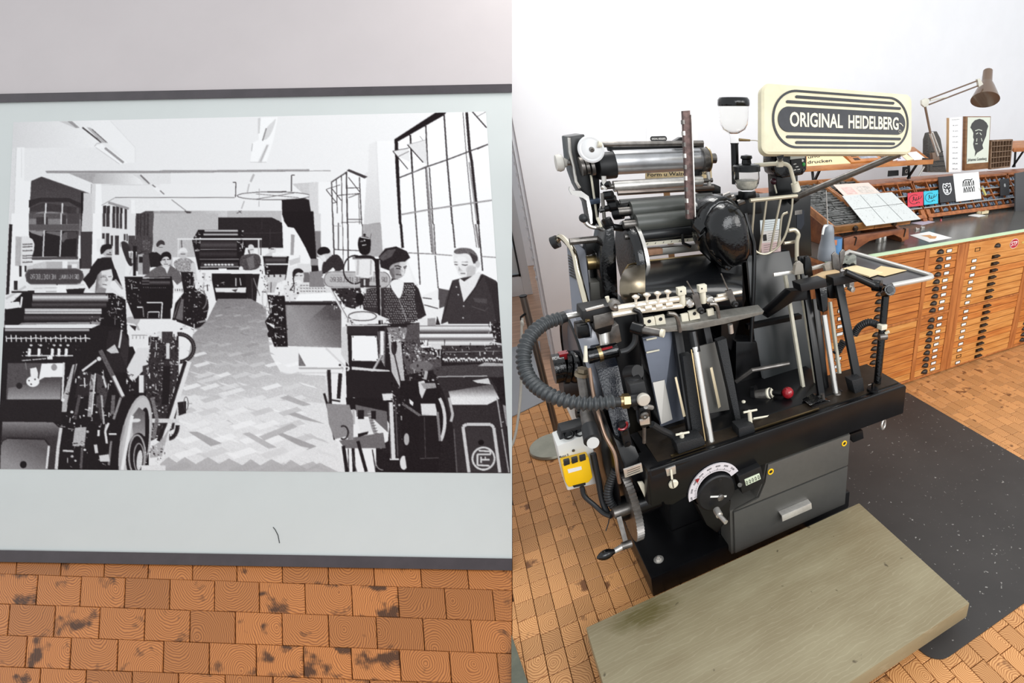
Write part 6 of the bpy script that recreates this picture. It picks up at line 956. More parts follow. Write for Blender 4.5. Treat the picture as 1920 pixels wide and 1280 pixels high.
# --- name sign on its arm ---
SC = [P(1429, 288, D=1.72), P(1711, 288, D=2.06), P(1711, 177, D=2.06), P(1429, 154, D=1.72)]
sfn = quadfn(*SC); sN = (SC[1]-SC[0]).cross(SC[3]-SC[0]).normalized(); sN = sN if sN.dot(CAM-SC[0]) > 0 else -sN
AS = (SC[1]-SC[0]).length/(SC[3]-SC[0]).length
def rrect(u0, u1, v0, v1, r, n=8):            # r in v units
    out = []; ru = r/AS
    for cx, cy, a in ((u1-ru, v1-r, 0), (u0+ru, v1-r, 90), (u0+ru, v0+r, 180), (u1-ru, v0+r, 270)):
        for k in range(n+1): t = math.radians(a+90*k/n); out.append((cx+ru*math.cos(t), cy+r*math.sin(t)))
    return out
def sgn(pts, h): return [sfn(u, v)+sN*h for u, v in pts]
sg = M(); L0 = sgn(rrect(0, 1, 0, 1, 0.13), -0.03); L1 = sgn(rrect(0, 1, 0, 1, 0.13), -0.006); L2 = sgn(rrect(0.012, 0.988, 0.03, 0.97, 0.11), 0.0)
n_ = len(L0); sg.add(L0+L1+L2, [list(range(n_))[::-1], list(range(2*n_, 3*n_))]+[(i, (i+1) % n_, n_+(i+1) % n_, n_+i) for i in range(n_)]+[(n_+i, n_+(i+1) % n_, 2*n_+(i+1) % n_, 2*n_+i) for i in range(n_)])
sign = part('name_sign', sg, mat('cream_sign_enamel', (214, 206, 176), 0.5, var=0.07, vscale=14), label='cream enamel name sign with dark stripes')
sdk = mat('sign_dark_enamel', (44, 45, 50), 0.5, var=0.15, vscale=40)
ro_ = rrect(0.055, 0.965, 0.075, 0.925, 0.42, 14); ri_ = rrect(0.066, 0.954, 0.105, 0.895, 0.392, 14); rm = M(); n_ = len(ro_)
rm.add(sgn(ro_, 0.0005)+sgn(ri_, 0.0005)+sgn(ro_, 0.0035)+sgn(ri_, 0.0035), [(2*n_+i, 2*n_+(i+1) % n_, 3*n_+(i+1) % n_, 3*n_+i) for i in range(n_)]+[(i, (i+1) % n_, 2*n_+(i+1) % n_, 2*n_+i) for i in range(n_)]+[(n_+i, n_+(i+1) % n_, 3*n_+(i+1) % n_, 3*n_+i) for i in range(n_)])
part('oval_line', rm, sdk, sign, smooth=0)
for u0, u1, vc in ((0.19, 0.855, 0.825), (0.135, 0.905, 0.745), (0.135, 0.905, 0.24), (0.19, 0.86, 0.16)): part('stripe', M().prism(sgn(rrect(u0, u1, vc-0.02, vc+0.02, 0.02, 4), 0.0005), sN*0.003), sdk, sign, smooth=0)
part('name_field', M().prism(sgn(rrect(0.088, 0.938, 0.31, 0.675, 0.18, 12), 0.0005), sN*0.003), sdk, sign, smooth=0)
for s_, u0, u1, v0, v1 in (('ORIGINAL', 0.155, 0.487, 0.385, 0.60), ('HEIDELBERG', 0.525, 0.885, 0.385, 0.595)):
    lt = text_on('lettering', s_, (lambda u, v, u0=u0, u1=u1, v0=v0, v1=v1: sfn(u0+(u1-u0)*u, v0+(v1-v0)*v)+sN*0.0042), mat('sign_letter_cream', (228, 220, 194), 0.5), sign, bold=0.022)
    sm_ = lt.modifiers.new('weight', 'SOLIDIFY'); sm_.thickness = 0.002
part('sign_scratch', M().tube([sfn(0.89, 0.50)+sN*0.0045, sfn(0.905, 0.485)+sN*0.0045, sfn(0.918, 0.45)+sN*0.0045], 0.0022, 5), cream, sign); part('sign_ring', M().torus(sfn(0.895, 0.36)+sN*0.0045, sN, 0.006, 0.0009, 16, 4), cream, sign)
part('sign_arm', M().cyl(P(1487, 372, Y=1.93), sfn(0.93, 0.03)-sN*0.02, 0.013), dsteel); part('arm_socket', M().cyl(P(1483, 376, Y=1.95), P(1492, 368, Y=1.92), 0.022), black)
sp_ = M(); sp_.cyl(P(1462, 300, Y=1.99), sfn(0.12, 0.0)-sN*0.02, 0.012); part('sign_stay', sp_, black)
# --- delivery side (right): rails, posts, brackets ---
part('delivery_panel', M().prism([P(1400, 480, Y=1.96), P(1480, 470, Y=1.96), P(1510, 600, Y=1.86), P(1530, 752, Y=1.72), P(1440, 770, Y=1.72), P(1415, 640, Y=1.86)], (0, 0.012, 0)), mat('dark_green_black_sheet', (28, 32, 33), 0.3, var=0.15, vscale=10), bev=0.002)
part('delivery_ledge', M().bar(P(1400, 612, Y=1.84), P(1500, 592, Y=1.84), 0.02, 0.03, side=(0, 0, 1)), black)
for nm, a, b, Yt, Yb2, wd, mm in (('cream_rail', (1472, 516), (1510, 752), 1.80, 1.60, 0.014, cream), ('cream_rail', (1499, 515), (1534, 742), 1.78, 1.60, 0.014, cream), ('cream_rail', (1556, 566), (1574, 700), 1.72, 1.58, 0.012, cream), ('guide_channel', (1502, 480), (1541, 752), 1.74, 1.50, 0.03, black), ('guide_channel', (1528, 560), (1548, 735), 1.70, 1.56, 0.03, black), ('delivery_bar', (1570, 520), (1612, 735), 1.66, 1.48, 0.038, mat('black_bar_paint', (22, 23, 25), 0.45, spec=0.4))):
    part(nm, M().bar(P(*a, Y=Yt), P(*b, Y=Yb2), wd, 0.016), mm, bev=0.001)
part('rail_foot', M().prism(T([(1505, 738), (1535, 730), (1537, 745), (1508, 755)], 1.58), (0, 0.02, 0)), cream, bev=0.002)
p2 = part('chrome_post', M().cyl(P(1568, 742, Y=1.50), P(1545, 590, Y=1.60), 0.0125), chrome); part('post_base', M().lathe(P(1569, 745, Y=1.50), (0, 0, 1), [(0.02, 0), (0.02, 0.008), (0.016, 0.012), (0.019, 0.018), (0.016, 0.026), (0, 0.026)], 20), dsteel, p2); part('post_head', M().prism([P(1537, 540, Y=1.61), P(1551, 536, Y=1.61), P(1553, 582, Y=1.59), P(1543, 586, Y=1.59)], (0, 0.04, 0)), blackg, p2, bev=0.004)
for nm, qd, Yq in (('top_bracket', [(1500, 533), (1549, 523), (1551, 538), (1503, 547)], 1.60), ('top_bracket', [(1562, 521), (1608, 513), (1609, 528), (1564, 536)], 1.60)): part(nm, M().prism(T(qd, Yq), (0, 0.06, 0)), blackm, bev=0.003)
part('bracket_arm', M().prism([P(1437, 588, Y=1.74), P(1484, 546, Y=1.64), P(1514, 544, Y=1.64), P(1515, 562, Y=1.64), P(1487, 566, Y=1.64), P(1440, 597, Y=1.74)], (0, 0.05, 0)), black, bev=0.004); part('bracket_neck', M().prism(T([(1551, 538), (1566, 528), (1580, 545), (1572, 560), (1556, 560)], 1.66), (0, 0.05, 0)), black, bev=0.004)
part('tee_bar', M().bar(P(1450, 515, Y=1.74), P(1505, 507, Y=1.72), 0.014, 0.014), steel, bev=0.001); part('tee_bar', M().bar(P(1521, 503, Y=1.72), P(1555, 495, Y=1.72), 0.014, 0.014), steel, bev=0.001); part('spur', M().prism(T([(1510, 482), (1516, 479), (1520, 484), (1526, 525), (1508, 530)], 1.70), (0, 0.015, 0)), black, bev=0.003)
clear = mat('clear_clip', (190, 182, 170), 0.1, trans=0.5)
for qd in ([(1492, 497), (1500, 489), (1506, 495), (1508, 513), (1490, 516)], [(1546, 498), (1560, 491), (1564, 500), (1562, 512), (1550, 514)]): part('clear_clip', M().prism(T(qd, 1.69), (0, 0.02, 0)), clear, bev=0.003)
for qd in ([(1560, 478), (1566, 472), (1573, 478), (1578, 518), (1568, 520), (1562, 500)], [(1575, 474), (1581, 467), (1585, 470), (1584, 480), (1578, 505), (1575, 500)]): part('stop_lever', M().prism(T(qd, 1.68), (0, 0.008, 0)), dsteel, bev=0.002)
part('wood_slip', M().prism(T([(1527, 522), (1550, 512), (1574, 508), (1576, 516), (1540, 524)], 1.65), (0, 0.03, 0)), mat('pale_wood_slip', (206, 176, 134), 0.6), bev=0.001); part('rail_screw', M().lathe(P(1597, 542, Y=1.62), FRT, [(0.01, -0.02), (0.012, 0.0), (0.012, 0.01), (0, 0.012)], 12), steel); part('rail_clip', M().cbox(P(1593, 533, Y=1.64), 0.025, 0.03, 0.02), steel)
part('delivery_foot', M().prism(T([(1519, 760), (1540, 748), (1560, 752), (1562, 757), (1545, 768), (1524, 766)], 1.46), (0, 0.06, 0)), blackg, bev=0.004); part('foot_stud', M().cyl(P(1545, 758, Y=1.47), P(1542, 738, Y=1.47), 0.008), dsteel)
part('bar_foot', M().prism(T([(1597, 714), (1618, 708), (1621, 732), (1604, 741)], 1.46), (0, 0.05, 0)), grain, bev=0.004); bt = part('beam_bolt', M().lathe(P(1636, 731, Z=0.60), (0, 0, 1), [(0.025, 0), (0.024, 0.008), (0.007, 0.009), (0.007, 0.035), (0, 0.036)], 18), black); part('bolt_pin', M().cyl(P(1627, 722, Y=1.49), P(1645, 716, Y=1.49), 0.003), dsteel, bt)
# red ball lever
rb = part('impression_lever', M().cyl(P(1418, 742, Y=1.66), P(1447, 737, Y=1.62), 0.025, 0.024, 24), dsteel); part('lever_collar', M().lathe(P(1440, 738, Y=1.63), P(1452, 735, Y=1.60)-P(1440, 738, Y=1.63), [(0.02, 0), (0.024, 0.004), (0.024, 0.014), (0.015, 0.02), (0.013, 0.026), (0, 0.026)], 22), cream, rb); part('lever_neck', M().cyl(P(1450, 736, Y=1.61), P(1466, 737, Y=1.58), 0.012), black, rb); part('red_ball', M().sph(P(1477, 736, Y=1.57), 0.025, n=24, m=16), red, rb, label='dark red ball knob'); part('lever_flange', M().cyl(P(1412, 742, Y=1.68), P(1419, 741, Y=1.67), 0.045, None, 12), black, rb)
tb('dark_rod', [(1380, 715, 1.72), (1410, 694, 1.68), (1479, 681, 1.66)], 0.0095, dsteel); part('cavity_casting', M().prism(T([(1380, 640), (1420, 640), (1430, 700), (1410, 780), (1378, 790)], 1.80), (0, 0.1, 0)), black, bev=0.01); part('cream_bead', M().sph(P(1394, 753, Y=1.60), 0.009, (1, 1, 0.7)), cream)
# --- side table with tube rim on a pole ---
Zt = 1.0
tr4 = [P(1590, 474, Z=Zt), P(1744, 518, Z=Zt), P(1664, 536, Z=Zt), P(1565, 492, Z=Zt)]
c0 = sum(tr4, V((0, 0, 0)))/4
tt = part('side_table', M().prism([p+(c0-p)*0.02-V((0, 0, 0.008)) for p in tr4], (0, 0, 0.008)), mat('dark_table_sheet', (70, 70, 74), 0.25, 0.5)); part('table_rim', M().tube(spl([tr4[3]+V((0, 0, 0.006)), P(1590, 473, Z=Zt+0.006), P(1600, 474, Z=Zt+0.006), P(1670, 494, Z=Zt+0.006), P(1735, 513, Z=Zt+0.006), P(1746, 518, Z=Zt+0.006), P(1738, 522, Z=Zt+0.006), P(1672, 535, Z=Zt+0.006)], 5), 0.0115, 12), mat('pale_tube', (206, 204, 198), 0.3, 0.4), tt)
part('table_arm', M().cyl(P(1585, 510, Y=1.58), P(1645, 538, Y=1.53), 0.0145), black); tj = M(); tj.cyl(P(1637, 534, Y=1.55), P(1652, 536, Y=1.52), 0.026); tj.cyl(P(1660, 548, Y=1.535), P(1669, 543, Y=1.49), 0.023, 0.024); tjn = part('tee_joint', tj, blackg); part('joint_cap', M().cyl(P(1668, 543, Y=1.492), P(1669, 543, Y=1.485), 0.014), black, tjn); tjn['kind'] = 'stuff'
pa = P(1661, 548, Y=1.53); pbm = P(1645, 716, Z=0.60); pole = part('table_pole', M().cyl(pa, V((pbm.x, pbm.y, 0.598)), 0.0165), blackg)
part('pole_clamp', M().cbox(P(1654, 612, Y=1.505), 0.032, 0.03, 0.022), cream, pole, bev=0.002); part('pole_clamp', M().cyl(P(1648, 632, Y=1.50), P(1662, 630, Y=1.49), 0.016), dsteel, pole); part('clamp_screw', M().cyl(P(1660, 625, Y=1.49), P(1667, 621, Y=1.48), 0.007), cream, pole)
hose('suction_hose', [(1648, 610, 1.54), (1630, 604, 1.57), (1612, 612, 1.60), (1602, 626, 1.62)], 0.0165, 0.009, rubber, amp=0.09); hose('suction_hose', [(1582, 640, 1.62), (1572, 656, 1.63), (1566, 664, 1.63)], 0.0165, 0.009, rubber, amp=0.09)
# ring under beam right, stub
part('hand_ring', M().torus(P(1656, 795, Y=1.46), (0.5, -1, 0.1), 0.022, 0.006, 24, 8), steel); part('beam_hanger', M().prism(T([(1592, 815), (1618, 806), (1620, 822), (1600, 830)], 1.46), (0, 0.06, 0)), black, bev=0.004)
# ================= type cabinets, worktop and everything on it =================
def wood(name, col, col2, stretch=(2, 14, 30), sc=2.2, rough=0.42): return mat(name, col, rough, vscale=sc, stretch=stretch, col2=col2, bump=0.05, bscale=40)
oakc = wood('cabinet_frame_wood', (196, 124, 66), (156, 90, 42), (14, 14, 2))
oaks = [wood('drawer_front_orange', (214, 140, 70), (178, 102, 44)), wood('drawer_front_golden', (220, 158, 88), (190, 122, 56)), wood('drawer_front_brown', (202, 128, 62), (164, 92, 40))]
iron = mat('cup_pull_iron', (60, 52, 46), 0.4, 0.7, var=0.2, vscale=60)
YF = 2.19
def cup(c, w_=0.034, r_=0.0165):
    mb = M(); n = 9; rows_ = []
    for i in range(6):
        t = math.pi*i/10
        rows_.append([V((c.x+w_*math.cos(math.pi*k/(n-1))*math.cos(t*0.55), c.y-r_*math.sin(t)*1.25*max(0.15, math.sin(math.pi*k/(n-1))), c.z-0.008+r_*1.7*math.sin(math.pi*k/(n-1))*math.cos(t))) for k in range(n)])
    return mb.sheet(rows_, (0, 0.0015, 0))
def holder(c, w_=0.050, h_=0.024):
    mb = M(); t = 0.003
    for x0, x1, z0, z1 in ((-w_/2, w_/2, h_/2-t, h_/2), (-w_/2, w_/2, -h_/2, -h_/2+t), (-w_/2, -w_/2+t, -h_/2, h_/2), (w_/2-t, w_/2, -h_/2, h_/2)): mb.box(c.x+x0, c.x+x1, c.y-0.003, c.y, c.z+z0, c.z+z1)
    return mb
cardm = mat('drawer_card', (236, 236, 234), 0.6)
rr = random.Random(11)
def drawer(unit, x0, x1, zc, h, pull_x, label_x, kind, plain=False, empty=False):
    yd = YF-0.004+rr.uniform(-0.002, 0.001)
    d = build('drawer', M().box(x0+0.0018, x1-0.0018, yd, YF+0.03, zc-h/2+0.002, zc+h/2-0.002), rr.choice(oaks if kind < 2 else oaks[1:2]*3+oaks[:1]), unit, bev=0.0015, seg=1)
    yq = yd-0.002
    if pull_x:
        if kind < 2: build('cup_pull', cup(V((pull_x, yq+0.003, zc))), iron, d, smooth=60)
        else:
            mb = M(); mb.box(pull_x-0.032, pull_x+0.032, yq-0.004, yq+0.003, zc-0.012, zc+0.012); mb.tube([V((pull_x-0.03, yq-0.012, zc+0.004)), V((pull_x+0.03, yq-0.012, zc+0.004))], 0.0075, 10); build('bar_pull', mb, iron, d)['kind'] = 'stuff'
    if label_x:
        h_ = build('label_holder', holder(V((label_x, yq+0.002, zc))), iron, d, smooth=0)
        if not empty: build('card', M().box(label_x-0.0225, label_x+0.0225, yq-0.0002, yq+0.002, zc-0.0095, zc+0.0095), cardm, d, smooth=0)
    return d
rowsz = [0.897-0.0489*k for k in range(9)]+[0.438-0.0481*k for k in range(9)]
u1 = thing('type_cabinet', 'orange oak type cabinet with wide and narrow cup-pull drawers beside the press', 'cabinet', (2.25, 2.19, 0))
def carcass(unit, x0, x1, stiles, rails):
    build('body', M().box(x0, x1, YF+0.03, 2.98, 0.012, 0.93), oakc, unit, smooth=0)
    for a, b in stiles: build('stile', M().box(a, b, YF-0.008, YF+0.04, 0.012, 0.93), oakc, unit, bev=0.002, seg=1)
    for a, b, c, d in rails: build('rail', M().box(a, b, YF-0.007, YF+0.03, c, d), oakc, unit, bev=0.002, seg=1)
carcass(u1, 1.70, 2.80, ((1.70, 1.738), (2.442, 2.478), (2.735, 2.80)), ((1.738, 2.735, 0.923, 0.935), (1.738, 2.735, 0.463, 0.481), (1.738, 2.735, 0.012, 0.028)))
for i, z in enumerate(rowsz):
    h = 0.0485 if i < 9 else 0.0478
    drawer(u1, 1.738, 2.442, z, h, 2.09, 1.80, 0); drawer(u1, 2.478, 2.735, z, h, 2.575, 2.655, 1)
u2 = thing('type_cabinet', 'golden oak type cabinet with bar-pull drawers and a red oval sticker', 'cabinet', (3.17, 2.19, 0))
carcass(u2, 2.802, 3.525, ((2.802, 2.84), (3.49, 3.525)), ((2.84, 3.49, 0.923, 0.935), (2.84, 3.49, 0.462, 0.474), (2.84, 3.49, 0.012, 0.026)))
td = drawer(u2, 2.84, 3.49, 0.871, 0.102, 3.135, 2.93, 0, empty=True)
rz = [0.797-0.0494*k for k in range(7)]+[0.437-0.0494*k for k in range(9)]
for i, z in enumerate(rz): drawer(u2, 2.84, 3.49, z, 0.0487, 3.13, 2.915, 2, empty=(i == 14))
sc_ = V((3.315, YF-0.0062, 0.866)); oval = M(); oval.prism([sc_+V((0.047*math.cos(t), 0, 0.034*math.sin(t))) for t in np.linspace(0, 2*math.pi, 33)[:-1]], (0, -0.0012, 0)); st = build('oval_sticker', oval, mat('sticker_white', (236, 232, 232), 0.4), td, smooth=0)
build('sticker_field', M().prism([sc_+V((0.044*math.cos(t), -0.0012, 0.031*math.sin(t))) for t in np.linspace(0, 2*math.pi, 33)[:-1]], (0, -0.0006, 0)), mat('sticker_red', (178, 28, 44), 0.4), td, smooth=0)
text_on('lettering', 'STP', lambda u, v: sc_+V(((u-0.5)*0.066, -0.0022, (v-0.5)*0.032)), mat('sticker_letter', (240, 238, 236), 0.4), td)
build('torn_sticker', M().prism([V((3.40, YF-0.0055, 0.868)), V((3.455, YF-0.0055, 0.874)), V((3.45, YF-0.0055, 0.862)), V((3.41, YF-0.0055, 0.852))], (0, -0.001, 0)), mat('torn_gold', (206, 170, 90), 0.5), td, smooth=0)
u3 = thing('type_cabinet', 'brown oak type cabinet cut off by the right edge of the view', 'cabinet', (3.9, 2.19, 0))
carcass(u3, 3.527, 4.65, ((3.527, 3.56), (4.61, 4.65)), ((3.56, 4.61, 0.923, 0.935), (3.56, 4.61, 0.463, 0.481), (3.56, 4.61, 0.012, 0.028)))
for i, z in enumerate(rowsz): drawer(u3, 3.56, 3.92, z, 0.0485 if i < 9 else 0.0478, 3.66, 3.77, 1); drawer(u3, 3.925, 4.61, z, 0.0485 if i < 9 else 0.0478, 4.2, None, 0)
ZW = 0.963
wt = thing('worktop', 'long dark grey worktop with a pale green front edge over the type cabinets', 'worktop', (3.0, 2.6, 0.94))
build('top_slab', M().box(1.66, 4.75, 2.175, 3.02, 0.957, ZW), mat('dark_lino_top', (88, 86, 82), 0.2, var=0.18, vscale=4, spec=0.6), wt, smooth=0); build('front_edge', M().box(1.66, 4.75, 2.165, 2.176, 0.944, 0.9625), mat('pale_green_edge', (196, 222, 186), 0.45), wt, smooth=0); build('underboard', M().box(1.66, 4.75, 2.17, 3.02, 0.936, 0.957), oakc, wt, smooth=0)
# --- slanting type rack along the back of the worktop ---
RB, RTp = V((0, 2.74, 0.985)), V((0, 2.93, 1.222)); sl = (RTp-RB).normalized(); sn = V((0, -sl.z, sl.y))
rkw = wood('rack_wood', (184, 112, 62), (138, 78, 40), (10, 10, 10), 3.0); rkd = mat('rack_dark_back', (74, 46, 30), 0.6, var=0.3, vscale=9); alu = mat('grey_lead_strip', (170, 170, 168), 0.4, 0.5)
def rp(x, t, out=0.0): p = RB+(RTp-RB)*t+sn*out; return V((x, p.y, p.z))
def rack(x0, x1, label, n1):
    o = thing('type_rack', label, 'rack', ((x0+x1)/2, 2.8, ZW))
    build('back_board', M().hexa([rp(x0, 0.13, -0.05), rp(x1, 0.13, -0.05), rp(x1, 1, -0.05), rp(x0, 1, -0.05), rp(x0, 0.13, -0.06), rp(x1, 0.13, -0.06), rp(x1, 1, -0.06), rp(x0, 1, -0.06)]), rkd, o, smooth=0)
    for t in (1.0, 0.63, 0.27): build('shelf', M().hexa([rp(x0, t-0.012, -0.055), rp(x1, t-0.012, -0.055), rp(x1, t+0.012, -0.055), rp(x0, t+0.012, -0.055), rp(x0, t-0.012, 0.0), rp(x1, t-0.012, 0.0), rp(x1, t+0.012, 0.0), rp(x0, t+0.012, 0.0)]), rkw, o, smooth=0); build('lead_strip', M().bar(rp(x0, t, 0.001), rp(x1, t, 0.001), 0.009, 0.004, side=sl), alu, o, smooth=0)
    build('lip', M().bar(rp(x0, 0.03, 0.005), rp(x1, 0.03, 0.005), 0.03, 0.012, side=sl), rkw, o, bev=0.002)
    for x in (x0+0.02, x1-0.02): build('leg', M().prism([V((x-0.02, 2.72, ZW+0.0008)), V((x+0.02, 2.72, ZW+0.0008)), rp(x+0.02, 0.2, 0.012), rp(x-0.02, 0.2, 0.012)], (0, 0.03, 0)), rkw, o, bev=0.002)
    build('top_ledge', M().box(x0, x1, 2.925, 3.15, 1.216, 1.232), rkw, o, bev=0.002)
    build('back_panel', M().box(x0, x1, 2.98, 2.995, ZW+0.001, 1.216), rkd, o, smooth=0)
    tm = M(); r = random.Random(int(x0*100))
    for t0, t1, nn in ((0.64, 0.99, n1), (0.28, 0.62, n1), (0.12, 0.26, int(n1*1.6))):
        for k in range(nn+1):
            x = x0+(x1-x0)*k/nn; build('divider', M().hexa([rp(x-0.004, t0, -0.05), rp(x+0.004, t0, -0.05), rp(x+0.004, t1, -0.05), rp(x-0.004, t1, -0.05), rp(x-0.004, t0, -0.002), rp(x+0.004, t0, -0.002), rp(x+0.004, t1, -0.002), rp(x-0.004, t1, -0.002)]), rkw, o, smooth=0)
            if k < nn:
                xa, xb = x+0.008, x+(x1-x0)/nn-0.008
                if t1-t0 > 0.3: tmid = (t0+t1)/2; build('small_shelf', M().bar(rp(xa-0.004, tmid, -0.028), rp(xb+0.004, tmid, -0.028), 0.006, 0.045, side=sl), rkw, o, smooth=0)
                for tt0 in ((t0+0.02, (t0+t1)/2+0.02) if t1-t0 > 0.3 else (t0+0.02,)):
                    xx = xa
                    while xx < xb-0.01:
                        wdt = r.uniform(0.006, 0.02); hh = r.uniform(0.04, 0.11)
                        if r.random() < 0.78: tm.hexa([rp(xx, tt0, -0.045), rp(min(xx+wdt, xb), tt0, -0.045), rp(min(xx+wdt, xb), tt0+hh, -0.045), rp(xx, tt0+hh, -0.045), rp(xx, tt0, -0.012), rp(min(xx+wdt, xb), tt0, -0.012), rp(min(xx+wdt, xb), tt0+hh, -0.012), rp(xx, tt0+hh, -0.012)])
                        xx += wdt+0.002
    build('metal_type', tm, mat('lead_type_blue_grey', (128, 140, 156), 0.35, 0.6, var=0.6, vscale=60), o, smooth=0)['kind'] = 'stuff'
    return o
rack(1.72, 3.02, 'slanting oak type rack behind the tilted type case', 9); rack(3.04, 4.15, 'slanting oak type rack with black and white cards leaning on it', 8); rack(4.17, 4.7, 'slanting type rack at the right edge behind the dark folder', 3)
def card(name, px, label, cat, m, t0, off=0.012, th=0.004):
    """flat card leaning on the rack: px = bl, br, tr, tl pixels, placed on the rack's slope"""
    p0 = rp(0, 0, off); pts = []
    for x, y in px:
        d = ray(x, y); pts.append(CAM+d*((p0-CAM).dot(sn)/d.dot(sn)))
    c = sum(pts, V((0, 0, 0)))/4; o = thing(name, label, cat, c); build('card_sheet', M().prism(pts, -sn*th), m, o, smooth=0)
    return o, quadfn(*pts, off=sn*0.0008)
def blob(fn, pts, m, parent, name='printed_mark'): return build(name, M().add([fn(u, v) for u, v in pts], [list(range(len(pts)))]), m, parent, smooth=0)
def strokes(fn, segs, w, asp, m, parent, name='printed_mark'):
    mb = M()
    for sgm in segs:
        for (a, b), (c, d) in zip(sgm, sgm[1:]):
            dx, dy = (c-a)*asp, d-b; l = math.hypot(dx, dy) or 1; nx, ny = -dy/l*w/asp, dx/l*w
            mb.add([fn(a+nx, b+ny), fn(c+nx, d+ny), fn(c-nx, d-ny), fn(a-nx, b-ny)], [(0, 1, 2, 3)])
    return build(name, mb, m, parent, smooth=0)
def ring_dots(fn, c, r, n, s, m, parent, a0=0, a1=360):
    mb = M()
    for k in range(n):
        t = math.radians(a0+(a1-a0)*k/n); x, y = c[0]+r*math.cos(t), c[1]+r*math.sin(t); mb.add([fn(x-s, y-s*0.5), fn(x+s, y-s), fn(x+s*0.6, y+s), fn(x-s, y+s*0.7)], [(0, 1, 2, 3)])
    return build('printed_mark', mb, m, parent, smooth=0)
for nm, px, lab, colr in (('greeting_card', [(1702, 388), (1731, 385), (1731, 359), (1702, 362)], 'red card with black script lettering leaning on the rack', (214, 60, 78)), ('greeting_card', [(1733, 384), (1759, 381), (1759, 356), (1732, 359)], 'turquoise card with black script lettering leaning on the rack', (60, 190, 214))):
    o, fn = card(nm, px, lab, 'card', mat('card_%d' % colr[0], colr, 0.55), 0); o['group'] = 'cards on the type rack'
    ring_dots(fn, (0.42, 0.5), 0.33, 22, 0.028, ink, o, 60, 330); strokes(fn, [[(0.3, 0.35), (0.42, 0.6), (0.36, 0.7), (0.34, 0.55), (0.5, 0.4), (0.56, 0.62), (0.52, 0.42), (0.66, 0.44), (0.72, 0.7), (0.68, 0.48), (0.84, 0.55), (0.9, 0.7)], [(0.55, 0.28), (0.6, 0.2)], [(0.72, 0.28), (0.76, 0.2)]], 0.02, 1.1, ink, o)
o, fn = card('print_card', [(1763, 380), (1791, 377), (1787, 329), (1759, 332)], 'black card with a white animal head print on the rack', 'card', mat('black_card', (48, 47, 50), 0.6), 0)
wi = mat('white_ink', (228, 228, 228), 0.6)
strokes(fn, [[(0.25, 0.6), (0.3, 0.72), (0.4, 0.68), (0.55, 0.72), (0.65, 0.68), (0.75, 0.72), (0.78, 0.6), (0.8, 0.45), (0.7, 0.33), (0.55, 0.28), (0.4, 0.3), (0.28, 0.42), (0.25, 0.6)], [(0.35, 0.6), (0.45, 0.55)], [(0.6, 0.56), (0.7, 0.6)], [(0.5, 0.5), (0.47, 0.4), (0.58, 0.4), (0.5, 0.5)], [(0.32, 0.5), (0.4, 0.45)], [(0.68, 0.45), (0.76, 0.5)], [(0.4, 0.36), (0.6, 0.35)], [(0.45, 0.66), (0.5, 0.6), (0.56, 0.66)], [(0.3, 0.42), (0.38, 0.38)]], 0.018, 0.6, wi, o)
o, fn = card('print_card', [(1793, 378), (1840, 372), (1835, 322), (1787, 326)], 'large white card with a black scribbled print on the rack', 'card', mat('white_card', (238, 237, 235), 0.6), 0)
sg_ = []; r5 = random.Random(5)
for row in (0.6, 0.38):
    for k in range(5): x = 0.32+k*0.095; sg_.append([(x, row-0.1), (x+r5.uniform(-.03, .03), row), (x+0.04, row+0.1), (x+0.06, row+r5.uniform(-.04, .06)), (x+0.05, row-0.1)])
strokes(fn, sg_, 0.013, 1.0, ink, o); strokes(fn, [[(0.33, 0.66), (0.42, 0.74), (0.55, 0.74), (0.66, 0.72), (0.72, 0.76)]], 0.018, 1.0, ink, o)
o, fn = card('print_card', [(1876, 367), (1893, 365), (1892, 334), (1875, 336)], 'small black card with a tiny white emblem at the right of the rack', 'card', mat('black_card', (48, 47, 50), 0.6), 0); strokes(fn, [[(0.45, 0.6), (0.5, 0.7), (0.55, 0.55), (0.5, 0.5), (0.45, 0.6)]], 0.03, 0.5, wi, o)
fo = thing('dark_folder', 'tall charcoal folder standing on the worktop at the right edge', 'folder', P(1915, 400, Z=ZW)); build('folder_sheet', M().prism([P(1904, 397, Y=2.66), P(1945, 390, Y=2.66), P(1945, 318, Y=2.70), P(1904, 325, Y=2.70)], (0, 0.012, 0)), mat('charcoal_card', (74, 74, 76), 0.6), fo, bev=0.001)
tubep = thing('brass_vial', 'small yellow-green glass vial in the rack beside the white card', 'vial', rp(3.80, 0.3)); p = P(1848, 366, Y=2.80); q2 = P(1842, 352, Y=2.82); build('vial_body', M().cyl(p, q2, 0.009), mat('yellow_vial', (200, 190, 110), 0.3), tubep); build('vial_cap', M().cyl(q2, q2+(q2-p)*0.25, 0.006), brass, tubep)
